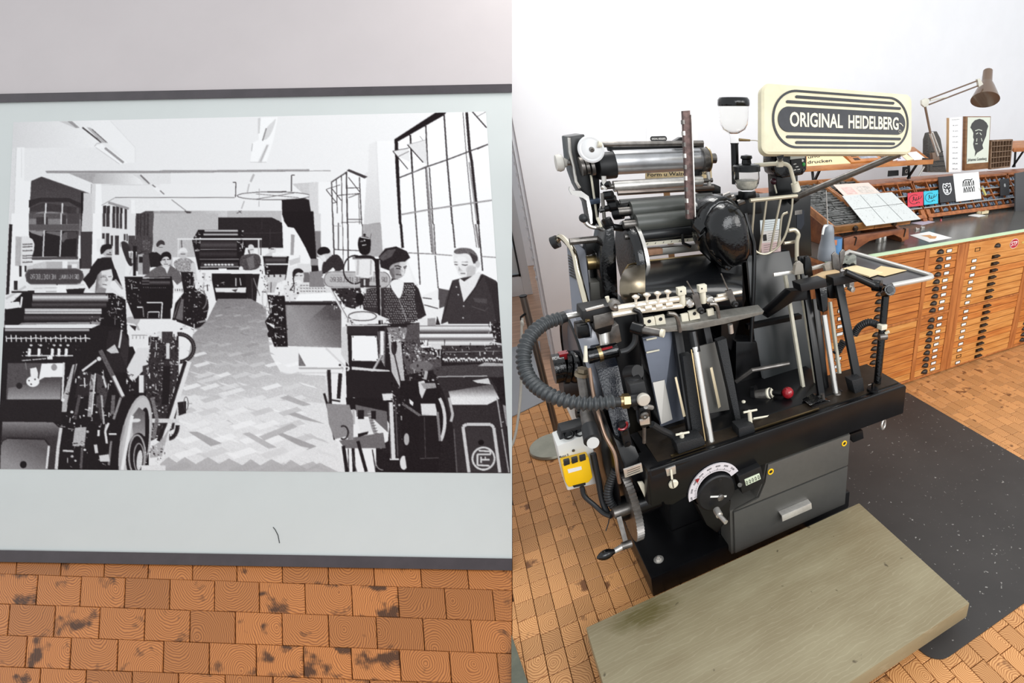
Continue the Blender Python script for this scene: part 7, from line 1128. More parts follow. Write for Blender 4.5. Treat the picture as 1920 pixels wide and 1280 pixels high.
# --- framed things standing on the rack's ledge ---
ZL = 1.232; YL = 3.02
def standing(name, label, cat, px, Y, th, m, back=0.0):
    pts = T(px, Y); zb_ = min(pts[0].z, pts[1].z); pts = [V((p.x, p.y+(back*(p.z-zb_)), p.z)) for p in pts]; o = thing(name, label, cat, V(((pts[0].x+pts[1].x)/2, Y, zb_)))
    return o, pts
o, pts = standing('carved_stone', 'dark carved tapering slab standing behind the lamp', 'plaque', [(1738, 323), (1775, 323), (1762, 247), (1742, 250)], YL, 0.05, None); zl = pts[0].z
build('slab', M().prism([P(1738, 323, Y=YL), P(1775, 323, Y=YL), P(1764, 260, Y=YL), P(1757, 246, Y=YL), P(1743, 249, Y=YL), P(1739, 262, Y=YL)], (0, 0.05, 0)), mat('carved_dark_wood', (74, 70, 66), 0.6, bump=0.9, bscale=90), o, bev=0.006); build('bark_edge', M().bar(P(1737, 322, Y=YL+0.03), P(1739, 258, Y=YL+0.03), 0.02, 0.06), mat('bark_brown', (140, 92, 66), 0.7), o, bev=0.004)
for k in range(4): build('carved_line', M().bar(P(1746+k, 285+k*9, Y=YL-0.001), P(1768+k*1.2, 284+k*9, Y=YL-0.001), 0.006, 0.003, side=(0, 0, 1)), ink, o, smooth=0)
o, pts = standing('scale_panel', 'tall narrow white panel listing type sizes in black', 'panel', [(1779, 323), (1802, 322), (1803, 219), (1780, 221)], YL, 0.05, None); build('panel_board', M().prism(pts, (0, 0.025, 0)), mat('white_panel', (242, 242, 242), 0.5), o, smooth=0); build('panel_side', M().prism([pts[0], pts[3], pts[3]+V((0, 0.025, 0)), pts[0]+V((0, 0.025, 0))], (-0.004, 0, 0)), mat('pale_plywood', (206, 168, 126), 0.6), o, smooth=0)
fn = quadfn(*pts, off=FRT*0.001)
for k in range(9): text_on('lettering', '8 9 10 12 14 16 18 24 36'.split()[k]+' pt.', (lambda u, v, k=k: fn(0.28+0.45*u, 0.86-k*0.1+0.016*(v-0.5)*(1+k*0.1))), ink, o)
text_on('lettering', 'Punktsystem', lambda u, v: fn(0.2+0.6*u, 0.955+0.012*v), blackm, o)
o, pts = standing('portrait_frame', 'wooden framed dark portrait print of a bearded man in a hat', 'picture', [(1809, 320), (1853, 316), (1858, 218), (1811, 218)], YL, 0.04, None); fwm = wood('frame_brown', (150, 110, 74), (120, 82, 52), (4, 4, 20))
build('frame', M().prism(pts, (0, 0.03, 0)), fwm, o, bev=0.002); fn = quadfn(*pts, off=FRT*0.003); build('print_sheet', M().add([fn(0.06, 0.13), fn(0.965, 0.13), fn(0.965, 0.985), fn(0.06, 0.985)], [(0, 1, 2, 3)]), mat('pale_green_paper', (224, 230, 216), 0.6), o, smooth=0)
fn2 = quadfn(*pts, off=FRT*0.0045)
blob(fn2, [(0.17, 0.80), (0.22, 0.87), (0.34, 0.93), (0.52, 0.955), (0.68, 0.935), (0.82, 0.88), (0.89, 0.82), (0.84, 0.74), (0.82, 0.64), (0.74, 0.55), (0.68, 0.47), (0.73, 0.40), (0.60, 0.36), (0.48, 0.33), (0.42, 0.29), (0.38, 0.26), (0.40, 0.36), (0.34, 0.42), (0.30, 0.50), (0.33, 0.58), (0.29, 0.62), (0.30, 0.70), (0.24, 0.76)], mat('portrait_ink', (70, 70, 70), 0.6), o)
strokes(quadfn(*pts, off=FRT*0.0055), [[(0.40, 0.68), (0.48, 0.70)], [(0.55, 0.70), (0.62, 0.66)], [(0.44, 0.60), (0.43, 0.54)], [(0.38, 0.50), (0.48, 0.50)], [(0.36, 0.74), (0.5, 0.76), (0.64, 0.74)], [(0.62, 0.60), (0.66, 0.54)]], 0.008, 0.5, mat('portrait_light', (206, 212, 198), 0.6), o)
text_on('lettering', 'Johannes Gutenberg', lambda u, v: fn2(0.09+0.80*u, 0.16+0.075*v), ink, o)
o, pts = standing('small_type_case', 'small weathered wooden type case standing beside the portrait', 'type case', [(1855, 316), (1891, 312), (1896, 262), (1857, 264)], YL, 0.03, None); build('case_back', M().prism([p+V((0, 0.02, 0)) for p in pts], (0, 0.012, 0)), rkd, o, smooth=0); fn = quadfn(*pts); wgrey = wood('weathered_wood', (150, 122, 98), (112, 88, 68), (10, 10, 10))
for a, b in (((0, 0), (1, 0)), ((1, 0), (1, 1)), ((1, 1), (0, 1)), ((0, 1), (0, 0))): build('case_frame', M().bar(fn(*a), fn(*b), 0.028, 0.012, side=(0, 1, 0)), wgrey, o, smooth=0)
for k in range(1, 5): build('case_shelf', M().bar(fn(0, k/5), fn(1, k/5), 0.026, 0.006, side=(0, 1, 0)), wgrey, o, smooth=0)
for k in range(1, 7): build('case_divider', M().bar(fn(k/7, 0), fn(k/7, 1), 0.022, 0.005, side=(0, 1, 0)), wgrey, o, smooth=0)
# --- sloping display shelf and its papers ---
def slope_shelf(name, label, px, Yf_, Yb_, rise, strut):
    a, b = P(*px[0], Y=Yf_), P(*px[1], Y=Yf_); z = (a.z+b.z)/2; o = thing(name, label, 'shelf', V(((a.x+b.x)/2, Yf_, z-0.02))); h = V((0, Yb_-Yf_, rise))
    sw = wood(name+'_wood', (196, 130, 74), (160, 94, 46), (3, 12, 12)); build('board', M().hexa([V((a.x, Yf_, z-0.015)), V((b.x, Yf_, z-0.015)), V((b.x, Yf_, z-0.015))+h, V((a.x, Yf_, z-0.015))+h, V((a.x, Yf_, z)), V((b.x, Yf_, z)), V((b.x, Yf_, z))+h, V((a.x, Yf_, z))+h]), sw, o, bev=0.001); build('front_lip', M().box(a.x, b.x, Yf_-0.012, Yf_, z-0.022, z+0.012), sw, o, bev=0.002)
    for x in strut:
        build('strut', M().bar(V((x, Yf_+0.05, z-0.01)), V((x, Yf_+0.14, 1.242)), 0.014, 0.014), black, o); build('strut', M().bar(V((x, Yb_-0.03, z+rise-0.02)), V((x, Yf_+0.12, 1.242)), 0.014, 0.014), black, o)
    up = h.normalized(); nn = V((0, -up.z, up.y))
    return o, (lambda x, y: (lambda d: CAM+d*((V((0, Yf_, z))-CAM).dot(nn)/d.dot(nn)))(ray(x, y))), nn
so, sfp, snn = slope_shelf('display_shelf', 'long sloping oak display shelf under the name sign', [(1505, 316), (1748, 301)], 2.86, 3.06, 0.09, (2.15, 3.05))
def lay(name, label, cat, px, m, th=0.004, f=sfp, nn=snn, lift=0.001):
    pts = [f(*q)+nn*lift for q in px]; o = thing(name, label, cat, sum(pts, V((0, 0, 0)))/4); build('sheet', M().prism(pts, nn*th), m, o, smooth=0); return o, quadfn(*pts, off=nn*(th+0.0006))
o, fn = lay('book_cover', 'large buff book cover with black German words on the display shelf', 'book', [(1512, 315), (1594, 309), (1566, 285), (1512, 285)], mat('buff_cover', (240, 218, 168), 0.55), 0.012)
for s_, x0, y0, x1, y1, h in (('setzen', 1512, 291, 1535, 289, 4), ('und', 1514, 301, 1536, 298, 5), ('drucken', 1513, 311, 1559, 307, 6)): text_on('lettering', s_, quadfn(*[sfp(*q)+snn*0.0145 for q in ((x0, y0), (x1, y1), (x1-1, y1-h), (x0, y0-h))]), ink, o)
o, fn = lay('shallow_case', 'shallow orange wooden case holding a picture on the display shelf', 'case', [(1595, 309), (1672, 303), (1640, 285), (1575, 286)], wood('case_orange', (214, 146, 84), (180, 108, 50), (4, 10, 10)), 0.02); build('inner_picture', M().add([fn(0.28, 0.2), fn(0.72, 0.2), fn(0.72, 0.95), fn(0.28, 0.95)], [(0, 1, 2, 3)]), mat('misty_picture', (168, 170, 180), 0.5, var=0.3, vscale=20), o, smooth=0)
for k in range(3): build('case_cell', M().add([fn(0.1, 0.1+k*0.3), fn(0.24, 0.1+k*0.3), fn(0.24, 0.3+k*0.3), fn(0.1, 0.3+k*0.3)], [(0, 1, 2, 3)]), rkd, o, smooth=0); build('case_cell', M().add([fn(0.78, 0.1+k*0.3), fn(0.9, 0.1+k*0.3), fn(0.9, 0.3+k*0.3), fn(0.78, 0.3+k*0.3)], [(0, 1, 2, 3)]), rkd, o, smooth=0)
lay('leaflet', 'white leaflet beside the orange case on the display shelf', 'leaflet', [(1675, 302), (1681, 301), (1657, 286), (1646, 287)], paper); o, fn = lay('booklet', 'pale lilac booklet with a small drawing on the display shelf', 'booklet', [(1684, 303), (1698, 302), (1686, 291), (1670, 293)], mat('lilac_cover', (214, 208, 222), 0.5), 0.006); strokes(fn, [[(0.3, 0.3), (0.6, 0.6), (0.5, 0.3), (0.7, 0.5)]], 0.04, 1.2, ink, o)
lay('booklet', 'cream booklet between lilac booklet and white sheets on the shelf', 'booklet', [(1700, 302), (1712, 300), (1699, 290), (1688, 291)], mat('cream_cover', (238, 222, 186), 0.5), 0.006); lay('leaflet', 'white printed sheets at the right end of the display shelf', 'leaflet', [(1714, 301), (1736, 299), (1718, 285), (1700, 287)], paper)
so2, sfp2, snn2 = slope_shelf('display_shelf', 'sloping slatted shelf cut off by the right edge', [(1899, 281), (1960, 276)], 3.07, 3.25, 0.06, (4.62,))
clp = thing('desk_clamp', 'dark clamp gripping the right end of the display shelf', 'clamp', P(1742, 300, Y=2.85)); build('clamp_jaw', M().prism(T([(1735, 296), (1748, 298), (1744, 303), (1734, 302)], 2.85), (0, 0.03, 0)), blackm, clp, bev=0.002); build('clamp_screw', M().cyl(P(1733, 312, Y=2.86), P(1722, 330, Y=2.88), 0.008), steel, clp)
# small framed cards on the wall behind the rack ledge
for px, lab in (([(1666, 331), (1685, 329), (1685, 319), (1667, 320)], 'small dark plaque behind the rack below the display shelf'), ([(1693, 330), (1705, 328), (1705, 312), (1694, 313)], 'small upright black card with a pale circle behind the rack')):
    pts = T(px, 3.04); o = thing('small_plaque', lab, 'plaque', sum(pts, V((0, 0, 0)))/4); build('plaque_plate', M().prism(pts, (0, 0.012, 0)), blackm, o, smooth=0)
    if 'circle' in lab: build('pale_circle', M().torus(sum(pts, V((0, 0, 0)))/4+FRT*0.002, FRT, 0.012, 0.003, 16, 6), mat('pale_print', (200, 200, 198), 0.5), o)
# --- desk lamp ---
YLm = 2.93; lmp = thing('desk_lamp', 'brown spring-arm desk lamp with a bell shade clamped to the rack', 'lamp', P(1762, 300, Y=YLm)); brn = mat('lamp_brown', (122, 100, 84), 0.25, 0.3, coat=0.3)
lc = mat('lamp_cream_joint', (214, 212, 200), 0.4)
build('clamp', M().prism(T([(1748, 287), (1760, 284), (1762, 300), (1750, 303)], YLm), (0, 0.03, 0)), brn, lmp, bev=0.003); build('spring_tube', M().cyl(P(1758, 292, Y=YLm), P(1744, 250, Y=YLm), 0.010), steel, lmp); build('spring_tube', M().cyl(P(1762, 285, Y=YLm), P(1748, 248, Y=YLm), 0.008), chrome, lmp); build('lower_arm', M().cyl(P(1745, 252, Y=YLm), P(1734, 197, Y=YLm), 0.009), brn, lmp)
build('elbow', M().prism(T([(1729, 188), (1736, 184), (1743, 186), (1741, 198), (1734, 201), (1729, 196)], YLm-0.01), (0, 0.02, 0)), lc, lmp, bev=0.003); build('upper_arm', M().cyl(P(1738, 187, Y=YLm), P(1836, 150, Y=YLm), 0.0055), brn, lmp); build('upper_arm', M().cyl(P(1742, 196, Y=YLm), P(1836, 160, Y=YLm), 0.0055), brn, lmp); build('arm_spring', M().cyl(P(1744, 188, Y=YLm), P(1780, 181, Y=YLm), 0.006, 0.003), lc, lmp)
build('head_joint', M().prism(T([(1833, 148), (1838, 147), (1844, 158), (1836, 163)], YLm-0.01), (0, 0.02, 0)), lc, lmp, bev=0.002)
ax = P(1862, 131, Y=YLm)-P(1847, 188, Y=YLm)+FH*0.10; hh = ax.length; base = P(1847, 187, Y=YLm)
build('shade', M().lathe(base, ax, [(0.108, 0), (0.1, 0.02*hh/0.25), (0.062, hh*0.44), (0.044, hh*0.58), (0.04, hh*0.62), (0.036, hh*0.98), (0.0, hh), (0.0, hh*0.96), (0.033, hh*0.95), (0.037, hh*0.6), (0.058, hh*0.44), (0.105, 0.002)], 36), brn, lmp); build('shade_lining', M().sheet([[base+ax.normalized()*h_+(frame(ax)[0]*math.cos(2*math.pi*k/32)+frame(ax)[1]*math.sin(2*math.pi*k/32))*r_ for k in range(33)] for r_, h_ in ((0.1035, 0.0025), (0.092, 0.03), (0.056, hh*0.43), (0.036, hh*0.58))], ax.normalized()*0.0005), mat('lamp_lining', (228, 226, 220), 0.5), lmp, smooth=60); build('bulb', M().sph(base+ax.normalized()*0.045, 0.028, (1, 1, 1.2)), mat('frosted_bulb', (240, 238, 232), 0.3), lmp)
# --- tilted type case on its stand ---
st_ = thing('case_stand', 'brown wooden arched stand carrying the tilted type cases', 'stand', P(1640, 465, Z=ZW)); stw = wood('stand_wood', (158, 96, 58), (118, 66, 38), (4, 8, 8))
YS = 2.28; Pst = [(1583, 470), (1582, 447), (1600, 442), (1704, 428), (1704, 448), (1692, 452), (1690, 446), (1676, 440), (1650, 446), (1630, 452), (1612, 464), (1606, 470)]
build('front_arch', M().prism([V((p.x, p.y, max(p.z, ZW+0.001))) for p in T(Pst, YS)], (0, 0.03, 0)), stw, st_, bev=0.003); aL, aR = P(1583, 470, Y=YS), P(1704, 448, Y=YS)
for x in (aL.x+0.005, aR.x-0.03): build('side', M().prism([V((x, YS+0.03, ZW+0.001)), V((x, 2.70, ZW+0.001)), V((x, 2.70, 1.20)), V((x, YS+0.03, 1.02))], (0.025, 0, 0)), stw, st_, smooth=0)
for x, y in ((1604, 446), (1696, 430)): build('iron_staple', M().tube(spl(T([(x-2, y-2), (x+2, y), (x-1, y+14)], YS-0.004), 3), 0.0035, 6), iron, st_)
# case plane: front edge lower
CF0, CF1 = P(1562, 440, Y=2.25), P(1668, 424, Y=2.25); cz = (CF0.z+CF1.z)/2
cback = P(1650, 338, Y=2.80).z; cs = V((0, 2.78-2.25, cback-cz-0.02)); cn = V((0, -cs.z, cs.y)).normalized(); cu_ = cs.normalized()
def onc(x, y, h=0.0): d = ray(x, y); p0 = V((0, 2.25, cz))+cn*h; return CAM+d*((p0-CAM).dot(cn)/d.dot(cn))
def tilted_case(label, xl, xr, lift, front):
    o = thing('type_case', label, 'type case', V(((xl+xr)/2, 2.4, cz))); L0_ = 0.60; cw2 = wood('case_wood', (176, 120, 74), (134, 82, 46), (4, 8, 8)); base_ = V((0, 2.25, cz))+cn*lift
    def q(x, s_, h): p = base_+cu_*s_+cn*h; return V((x, p.y, p.z))
    build('case_bottom', M().hexa([q(xl, 0, 0), q(xr, 0, 0), q(xr, L0_, 0), q(xl, L0_, 0), q(xl, 0, 0.008), q(xr, 0, 0.008), q(xr, L0_, 0.008), q(xl, L0_, 0.008)]), cw2, o, smooth=0)
    for a, b, c, d in ((xl, xr, 0, 0.018), (xl, xr, L0_-0.014, L0_), (xl, xl+0.012, 0.018, L0_-0.014), (xr-0.012, xr, 0.018, L0_-0.014)): build('case_side', M().hexa([q(a, c, 0.008), q(b, c, 0.008), q(b, d, 0.008), q(a, d, 0.008), q(a, c, 0.042), q(b, c, 0.042), q(b, d, 0.042), q(a, d, 0.042)]), cw2 if c else wood('case_front', (140, 96, 48), (104, 66, 34), (4, 8, 8)), o, bev=0.001)
    build('front_knob', M().lathe(q((xl+xr)/2, 0, 0.022), -cu_, [(0.016, 0), (0.017, 0.006), (0.013, 0.016), (0, 0.018)], 16), iron, o)
    tm = M(); r = random.Random(3); s_ = 0.022
    while s_ < L0_-0.03:
        hrow = r.uniform(0.008, 0.016); x = xl+0.016
        while x < xr-0.02:
            wv = r.uniform(0.02, 0.16) if r.random() < 0.5 else r.uniform(0.006, 0.02); x2 = min(x+wv, xr-0.014); hh = 0.026+r.uniform(-0.008, 0.006); tm.hexa([q(x, s_, 0.008), q(x2, s_, 0.008), q(x2, s_+hrow, 0.008), q(x, s_+hrow, 0.008), q(x, s_, hh), q(x2, s_, hh), q(x2, s_+hrow, hh), q(x, s_+hrow, hh)]); x = x2+0.0015
        s_ += hrow+0.0015
    build('metal_type', tm, mat('lead_type_dark', (104, 104, 102), 0.45, 0.5, var=0.5, vscale=45), o, smooth=0)['kind'] = 'stuff'
    return o, q
xm = P(1638, 430, Y=2.25).x
c1, q1 = tilted_case('tilted wooden type case filled with rows of lead type', CF0.x, xm, 0.0, 0); c2, q2_ = tilted_case('tilted wooden type case under printed sheets beside the lead type', xm+0.004, P(1706, 420, Y=2.25).x, 0.0, 0)
def on_case(name, label, px, m, lift, th=0.003):
    pts = [onc(x, y, lift) for x, y in px]; o = thing(name, label, 'paper', sum(pts, V((0, 0, 0)))/4); build('sheet', M().prism(pts, cn*th), m, o, smooth=0); return o, quadfn(*pts, off=cn*(th+0.0008))
o, fn = on_case('printed_sheet', 'pinkish printed sheet lying on the tilted type case', [(1583, 368), (1650, 362), (1628, 343), (1562, 347)], mat('pinkish_paper', (222, 204, 194), 0.6), 0.046); build('pink_image', M().add([fn(0.12, 0.1), fn(0.4, 0.1), fn(0.4, 0.7), fn(0.12, 0.7)], [(0, 1, 2, 3)]), mat('pink_image', (222, 186, 178), 0.6, var=0.2, vscale=40), o, smooth=0); build('grey_image', M().add([fn(0.5, 0.1), fn(0.88, 0.1), fn(0.88, 0.7), fn(0.5, 0.7)], [(0, 1, 2, 3)]), mat('grey_image', (206, 196, 188), 0.6, var=0.2, vscale=60), o, smooth=0)
o, fn = on_case('printed_sheet', 'large white sheet ruled into six panels on the tilted case', [(1624, 424), (1726, 411), (1672, 361), (1579, 368)], mat('speckled_sheet', (204, 207, 205), 0.6, var=0.05, vscale=120), 0.052); strokes(fn, [[(0.34, 0.02), (0.34, 0.98)], [(0.67, 0.02), (0.67, 0.98)], [(0.02, 0.52), (0.98, 0.56)]], 0.0045, 1.6, blackm, o, 'ruled_line'); r8 = random.Random(8); strokes(fn, [[(x, y), (x+r8.uniform(.004, .012), y+r8.uniform(-.01, .01))] for x, y in [(r8.uniform(.04, .95), r8.uniform(.06, .95)) for _ in range(110)]], 0.0035, 1.6, mat('grey_print', (110, 112, 110), 0.6), o, 'printed_speck')['kind'] = 'stuff'
kn_ = thing('iron_tongs', 'thin pointed steel bodkin standing in the grey bottle', 'bodkin', P(1552, 420, Y=2.16)); build('needle', M().cyl(P(1552, 422, Y=2.16), P(1549, 357, Y=2.16), 0.0035, 0.002), steel, kn_)
# grey bottle with nozzle standing on the side table
bt_ = thing('squeeze_bottle', 'grey conical squeeze bottle with white nozzle beside the type case', 'bottle', P(1552, 483, Y=2.13)); b0 = P(1550, 486, Y=2.13); hb = P(1552, 422, Y=2.13).z-b0.z
build('bottle_body', M().lathe(b0, (0, 0, 1), [(0.048, 0), (0.05, 0.01), (0.045, hb*0.35), (0.034, hb*0.62), (0.035, hb*0.64), (0.033, hb*0.70), (0.034, hb*0.72), (0.032, hb*0.78), (0.033, hb*0.8), (0.03, hb*0.9), (0.024, hb), (0, hb)], 28), mat('grey_plastic', (140, 146, 154), 0.35), bt_); build('nozzle', M().tube(spl(T([(1553, 424, 2.13), (1546, 425, 2.11), (1542, 440, 2.10)]), 4), 0.006, 8), white, bt_)
tn = thing('blue_tin', 'blue tin with a small picture behind the grey bottle', 'tin', P(1566, 470, Z=ZW)); build('tin_body', M().cyl(V((P(1567, 460, Y=2.30).x, 2.30, ZW)), V((P(1567, 460, Y=2.30).x, 2.30, 1.05)), 0.036, None, 28), mat('blue_tin_paint', (90, 140, 190), 0.4), tn); build('tin_picture', M().cbox(P(1565, 455, Y=2.262), 0.03, 0.004, 0.03), mat('tin_orange', (196, 120, 80), 0.5), tn, bev=0.001)
# drying rag and manila sheets on the side table
rgm = mat('grey_rag', (138, 140, 132), 0.8, bump=0.4, bscale=80); rg = thing('work_rag', 'crumpled grey rag lying at the back of the side table', 'rag', P(1560, 485, Z=1.01)); rws = []
for i in range(7): rws.append([P(1572+k*4.2, 478+i*2.6+2*math.sin(k*1.7+i), Z=1.005+0.012*(math.sin(k*1.3+i*0.9)+1)) for k in range(9)])
build('cloth', M().sheet(rws, (0, 0, -0.004)), rgm, rg, smooth=60)
mn = mat('manila_paper', (226, 200, 152), 0.65); mn2 = mat('manila_paper_light', (234, 214, 172), 0.65)
for lab, px, z, m_ in (('plain manila sheets stacked on the side table', [(1580, 505), (1630, 520), (1655, 512), (1604, 499)], 1.004, mn2), ('loose manila sheet fanned out on the side table', [(1630, 512), (1658, 518), (1700, 507), (1652, 499)], 1.003, mn)):
    pts = [P(x, y, Z=z) for x, y in px]; o = thing('manila_sheet', lab, 'paper', sum(pts, V((0, 0, 0)))/4); o['group'] = 'manila paper on the side table'; build('sheet', M().prism(pts, (0, 0, 0.006 if m_ is mn2 else 0.002)), m_, o, smooth=0)
# worktop small things
o = thing('print_sheet', 'white sheet with an orange print lying on the worktop', 'paper', P(1745, 442, Z=ZW)); pts = [P(x, y, Z=ZW+0.0006) for x, y in ((1706, 441), (1742, 454), (1785, 446), (1742, 434))]; build('sheet', M().prism(pts, (0, 0, 0.001)), paper, o, smooth=0); fn = quadfn(*pts, off=V((0, 0, 0.0014))); blob(fn, [(0.25, 0.3), (0.5, 0.38), (0.7, 0.3), (0.8, 0.45), (0.7, 0.6), (0.6, 0.72), (0.5, 0.6), (0.35, 0.66), (0.3, 0.5)], mat('orange_print', (206, 150, 96), 0.6), o)
o = thing('lilac_sheet', 'lilac sheet tucked beside the rack foot on the worktop', 'paper', P(1730, 417, Z=ZW)); build('sheet', M().prism([P(x, y, Z=ZW+0.0006) for x, y in ((1708, 418), (1730, 422), (1753, 416), (1735, 413))], (0, 0, 0.001)), mat('lilac_paper', (190, 180, 196), 0.6), o, smooth=0)
for k, (x, y, lab) in enumerate(((1660, 458, 'left shiny steel can under the case stand'), (1669, 456, 'right shiny steel can under the case stand'))):
    p = P(x, y, Z=ZW); o = thing('steel_can', lab, 'can', p, 'cans under the case stand'); build('can_body', M().lathe(p+V((0, 0.06, 0)), (0, 0, 1), [(0.02, 0), (0.021, 0.002), (0.021, 0.05), (0.019, 0.052), (0, 0.05)], 20), chrome, o)
for x, y, lab in ((1719, 431, 'left small steel quoin on the worktop'), (1729, 428, 'right small steel quoin on the worktop')):
    p = P(x, y, Z=ZW); o = thing('steel_quoin', lab, 'quoin', p, 'quoins on the worktop'); b_ = M(); b_.cbox(p+V((0, 0, 0.006)), 0.03, 0.02, 0.012); b_.cyl(p+V((-0.008, 0, 0.012)), p+V((-0.008, 0, 0.018)), 0.005); build('quoin_body', b_, steel, o, bev=0.001)
p = P(1846, 402, Z=ZW); o = thing('card_box', 'small cream cardboard tray on the worktop under the rack', 'box', p); b_ = M(); b_.box(p.x-0.04, p.x+0.05, p.y, p.y+0.05, ZW, ZW+0.004); [b_.box(*q) for q in ((p.x-0.04, p.x+0.05, p.y, p.y+0.003, ZW, ZW+0.026), (p.x-0.04, p.x+0.05, p.y+0.047, p.y+0.05, ZW, ZW+0.026), (p.x-0.04, p.x-0.037, p.y, p.y+0.05, ZW, ZW+0.026), (p.x+0.047, p.x+0.05, p.y, p.y+0.05, ZW, ZW+0.026))]; build('tray', b_, mat('cream_card', (226, 210, 172), 0.6), o, smooth=0)['kind'] = 'stuff'
p = P(1828, 404, Z=ZW); o = thing('white_slip', 'white paper slip in front of the cream cardboard tray', 'paper', p); build('sheet', M().prism([P(x, y, Z=ZW+0.0005) for x, y in ((1815, 404), (1835, 407), (1848, 404), (1828, 401))], (0, 0, 0.002)), paper, o, smooth=0)
p = P(1776, 409, Z=ZW); o = thing('black_roll', 'short black roll lying under the rack on the worktop', 'roll', p); build('roll_body', M().cyl(p+V((-0.04, 0.02, 0.012)), p+V((0.04, 0.02, 0.012)), 0.012), rubber, o); build('roll_core', M().cyl(p+V((0.035, 0.02, 0.012)), p+V((0.10, 0.02, 0.010)), 0.007), blackm, o)
o = thing('red_peg', 'tiny red peg on the worktop beside the rack foot', 'peg', P(1764, 414, Z=ZW)); build('peg_body', M().lathe(P(1764, 414, Z=ZW), (0, 0, 1), [(0.009, 0), (0.007, 0.01), (0.004, 0.016), (0, 0.016)], 12), red, o)
# galley frame clamp behind the column
# --- wall plates behind the press ---
o = thing('wall_plate', 'white wall plate with a small black oval name badge behind the ink drum', 'sign', P(1262, 252, Y=3.945)); build('plate', M().prism(T([(1212, 266), (1308, 266), (1308, 238), (1212, 240)], 3.945), (0, 0.005, 0)), mat('plate_white', (246, 246, 246), 0.4), o, smooth=0)
ce = P(1235, 260, Y=3.942); build('badge', M().prism([ce+V((0.062*(1 if math.cos(t) > 0 else -1)*0.75+0.018*math.cos(t), 0, 0.018*math.sin(t))) for t in np.linspace(0, 2*math.pi, 25)[:-1]], (0, 0.002, 0)), ink, o, smooth=0); text_on('lettering', 'ORIGINAL HEIDELBERG', lambda u, v: ce+V(((u-0.5)*0.108, -0.001, (v-0.5)*0.014)), white, o)
o = thing('wooden_sign', 'worn yellow wooden sign with black Gothic words seen between the rollers', 'sign', P(1270, 330, Y=2.70)); bq = T([(1211, 337), (1335, 334), (1334, 308), (1211, 320)], 2.70); build('board', M().prism(bq, (0, 0.012, 0)), mat('worn_yellow_wood', (206, 184, 140), 0.6, var=0.2, vscale=30), o, bev=0.001); build('sign_post', M().box(bq[0].x+0.1, bq[0].x+0.13, 2.712, 2.73, 0.0, bq[0].z+0.02), mat('post_wood', (150, 110, 70), 0.6), o, smooth=0)
text_on('lettering', 'Form u Walzen trennen', quadfn(*[P(x, y, Y=2.699) for x, y in ((1214, 331), (1332, 327), (1332, 320), (1214, 324))]), ink, o)
# ================= things on the floor =================
mt = M(); x0, x1, y0, y1, r = 1.06, 2.33, 0.69, 2.10, 0.07; mp_ = []
for cx, cy, a in ((x1-0.02, y1-0.02, 0), (x0+r, y1-r, 90), (x0+r, y0+r, 180), (x1-r, y0+r, 270)):
    rr_ = 0.02 if a == 0 else r
    for k in range(9): t = math.radians(a+90*k/8); mp_.append(V((cx+rr_*math.cos(t), cy+rr_*math.sin(t), 0.0008)))
mt.prism(mp_, (0, 0, 0.004)); matt = mat('black_rubber_mat', (56, 53, 51), 0.55, var=0.12, vscale=3)
def specks(m, scale, thr, col, amt):
    nt = m.node_tree; b = nt.nodes['Principled BSDF']; l = b.inputs['Base Color'].links[0]; src = l.from_socket; tc = nt.nodes.new('ShaderNodeTexCoord'); n = nt.nodes.new('ShaderNodeTexNoise'); n.inputs['Scale'].default_value = scale; n.inputs['Detail'].default_value = 2; nt.links.new(tc.outputs['Object'], n.inputs['Vector']); r = nt.nodes.new('ShaderNodeValToRGB'); r.color_ramp.elements[0].position = thr; r.color_ramp.elements[1].position = thr+0.04; nt.links.new(n.outputs['Fac'], r.inputs[0]); mu = nt.nodes.new('ShaderNodeMath'); mu.operation = 'MULTIPLY'; mu.inputs[1].default_value = amt; nt.links.new(r.outputs[0], mu.inputs[0]); mx = nt.nodes.new('ShaderNodeMix'); mx.data_type = 'RGBA'; nt.links.new(mu.outputs[0], mx.inputs[0]); nt.links.new(src, mx.inputs[6]); mx.inputs[7].default_value = lin(col); nt.links.new(mx.outputs[2], b.inputs['Base Color'])
specks(matt, 70, 0.70, (190, 186, 180), 0.55)
o = build('floor_mat', mt, matt, smooth=0); tag(o, 'black scuffed rubber mat with rounded corners beside the press', 'mat')
stp = thing('foot_board', 'olive grey painted plywood step board in front of the press', 'step', (0.67, 1.03, 0)); stm = mat('olive_grey_plywood', (146, 136, 108), 0.5, vscale=2.2, stretch=(1.5, 5, 5), col2=(132, 120, 92), bump=0.03, bscale=60)
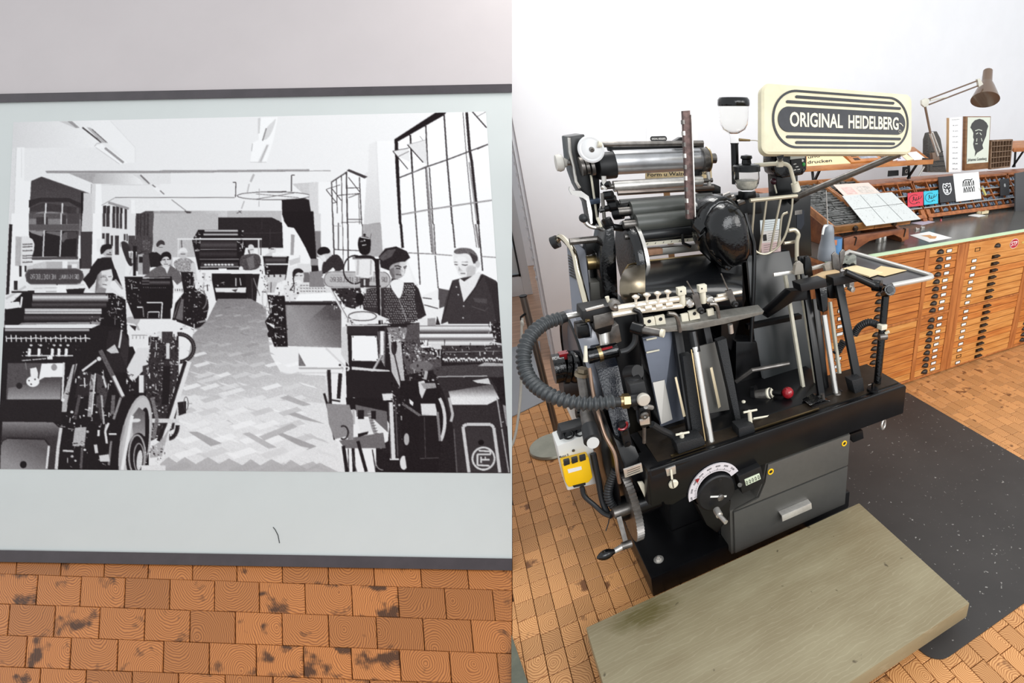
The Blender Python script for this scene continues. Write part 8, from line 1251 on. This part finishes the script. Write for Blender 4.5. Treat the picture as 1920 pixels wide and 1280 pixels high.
def bands(m):
    nt = m.node_tree; b = nt.nodes['Principled BSDF']; src = b.inputs['Base Color'].links[0].from_socket; tc = nt.nodes.new('ShaderNodeTexCoord'); mp = nt.nodes.new('ShaderNodeMapping'); mp.inputs['Scale'].default_value = (1.0, 3.2, 3.2); w_ = nt.nodes.new('ShaderNodeTexWave'); w_.inputs['Scale'].default_value = 7.0; w_.inputs['Distortion'].default_value = 9.0; w_.inputs['Detail'].default_value = 3; w_.inputs['Detail Scale'].default_value = 1.2; w_.bands_direction = 'Y'; nt.links.new(tc.outputs['Object'], mp.inputs[0]); nt.links.new(mp.outputs[0], w_.inputs[0]); r = nt.nodes.new('ShaderNodeValToRGB'); r.color_ramp.elements[0].position = 0.9; r.color_ramp.elements[1].position = 0.99; nt.links.new(w_.outputs['Fac'], r.inputs[0]); mu = nt.nodes.new('ShaderNodeMath'); mu.operation = 'MULTIPLY'; mu.inputs[1].default_value = 0.14; nt.links.new(r.outputs[0], mu.inputs[0]); mx = nt.nodes.new('ShaderNodeMix'); mx.data_type = 'RGBA'; nt.links.new(mu.outputs[0], mx.inputs[0]); nt.links.new(src, mx.inputs[6]); mx.inputs[7].default_value = lin((196, 186, 160)); nt.links.new(mx.outputs[2], b.inputs['Base Color'])
def stain(m, c, sx, sy, col, amt):
    nt = m.node_tree; b = nt.nodes['Principled BSDF']; src = b.inputs['Base Color'].links[0].from_socket; tc = nt.nodes.new('ShaderNodeTexCoord'); mp = nt.nodes.new('ShaderNodeMapping'); mp.inputs['Location'].default_value = (-c[0]/sx, -c[1]/sy, 0); mp.inputs['Scale'].default_value = (1/sx, 1/sy, 0); nt.links.new(tc.outputs['Object'], mp.inputs[0]); n = nt.nodes.new('ShaderNodeTexNoise'); n.inputs['Scale'].default_value = 14; n.inputs['Detail'].default_value = 5; nt.links.new(tc.outputs['Object'], n.inputs['Vector']); ln_ = nt.nodes.new('ShaderNodeVectorMath'); ln_.operation = 'LENGTH'; nt.links.new(mp.outputs[0], ln_.inputs[0]); ad = nt.nodes.new('ShaderNodeMath'); ad.operation = 'ADD'; nt.links.new(ln_.outputs['Value'], ad.inputs[0]); nt.links.new(n.outputs['Fac'], ad.inputs[1]); r = nt.nodes.new('ShaderNodeValToRGB'); r.color_ramp.elements[0].position = 0.62; r.color_ramp.elements[1].position = 1.0; ad2 = nt.nodes.new('ShaderNodeMath'); ad2.operation = 'MULTIPLY'; ad2.inputs[1].default_value = 0.72; r.color_ramp.elements[0].color = (amt, amt, amt, 1); r.color_ramp.elements[1].color = (0, 0, 0, 1); nt.links.new(ad.outputs[0], ad2.inputs[0]); nt.links.new(ad2.outputs[0], r.inputs[0]); mx = nt.nodes.new('ShaderNodeMix'); mx.data_type = 'RGBA'; nt.links.new(r.outputs[0], mx.inputs[0]); nt.links.new(src, mx.inputs[6]); mx.inputs[7].default_value = lin(col); nt.links.new(mx.outputs[2], b.inputs['Base Color'])
sp0 = P(1212, 1148, Z=0.13)-V((0.67, 1.03, 0)); stain(stm, sp0, 0.16, 0.075, (96, 86, 48), 0.95)
bands(stm); specks(stm, 26, 0.735, (70, 60, 40), 0.8)
build('top_board', M().box(0.09, 1.258, 0.735, 1.325, 0.06, 0.13), stm, stp, bev=0.004); build('runner', M().box(0.16, 0.22, 0.78, 1.29, 0, 0.06), stm, stp, smooth=0); build('runner', M().box(1.07, 1.13, 0.80, 1.29, 0.006, 0.06), stm, stp, smooth=0)
std = thing('steel_post', 'dark steel post on a brushed round foot plate beside the press', 'post', P(1038, 838, Z=0)); g0 = P(1038, 838, Z=0); build('foot_plate', M().lathe(g0+V((0, 0, 0.0005)), (0, 0, 1), [(0.122, 0), (0.124, 0.004), (0.121, 0.016), (0.119, 0.018), (0, 0.018)], 48), mat('brushed_plate', (178, 176, 160), 0.35, 0.7, var=0.15, vscale=6), std)
t0_ = P(1049, 830, Z=0.018); t1_ = P(981, 556, Y=2.64); build('pole', M().cyl(t0_, t1_, 0.0165, None, 18), mat('gunmetal', (128, 122, 116), 0.35, 0.7), std); build('pole_cap', M().cyl(t1_, t1_+(t1_-t0_).normalized()*0.006, 0.018), blackm, std); build('cord_hook', M().tube(T([(985, 588, 2.63), (977, 594, 2.62), (978, 604, 2.62)]), 0.006, 8), black, std)
cdm = mat('white_cord', (214, 212, 202), 0.6); crd = std; build('cord', M().tube(spl(T([(980, 596, 2.61), (978, 615, 2.60), (978, 660, 2.58), (977, 720, 2.54), (972, 780, 2.45), (962, 830, 2.38), (940, 860, 2.32)]), 6), 0.006, 8), cdm, crd); build('cord_knot', M().sph(P(979, 606, Y=2.605), 0.011, (0.8, 0.8, 1.6)), cdm, crd)

fb_ = M(); fb_.prism([P(x, y, Z=0.001) for x, y in ((961, 1196), (990, 1281), (1003, 1325), (961, 1325))], (0, 0, 0.022)); tag(build('grey_plank', fb_, mat('grey_green_plank', (92, 94, 80), 0.5, var=0.2, vscale=12), bev=0.002), 'corner of a dark grey-green plank lying at the bottom beside the seam', 'plank')

for o in list(COL.objects):
    if o.parent is None and 'label' in o and 'group' not in o:
        g = {'type_cabinet': 'type cabinets under the worktop', 'type_rack': 'type racks along the back of the worktop', 'display_shelf': 'sloping display shelves', 'print_card': 'printed cards leaning on the rack', 'booklet': 'papers on the display shelf', 'leaflet': 'papers on the display shelf', 'small_plaque': 'small plaques behind the rack', 'type_case': 'tilted type cases on the stand', 'printed_sheet': 'printed sheets on the tilted cases'}.get(o.name.split('.')[0])
        if g: o['group'] = g
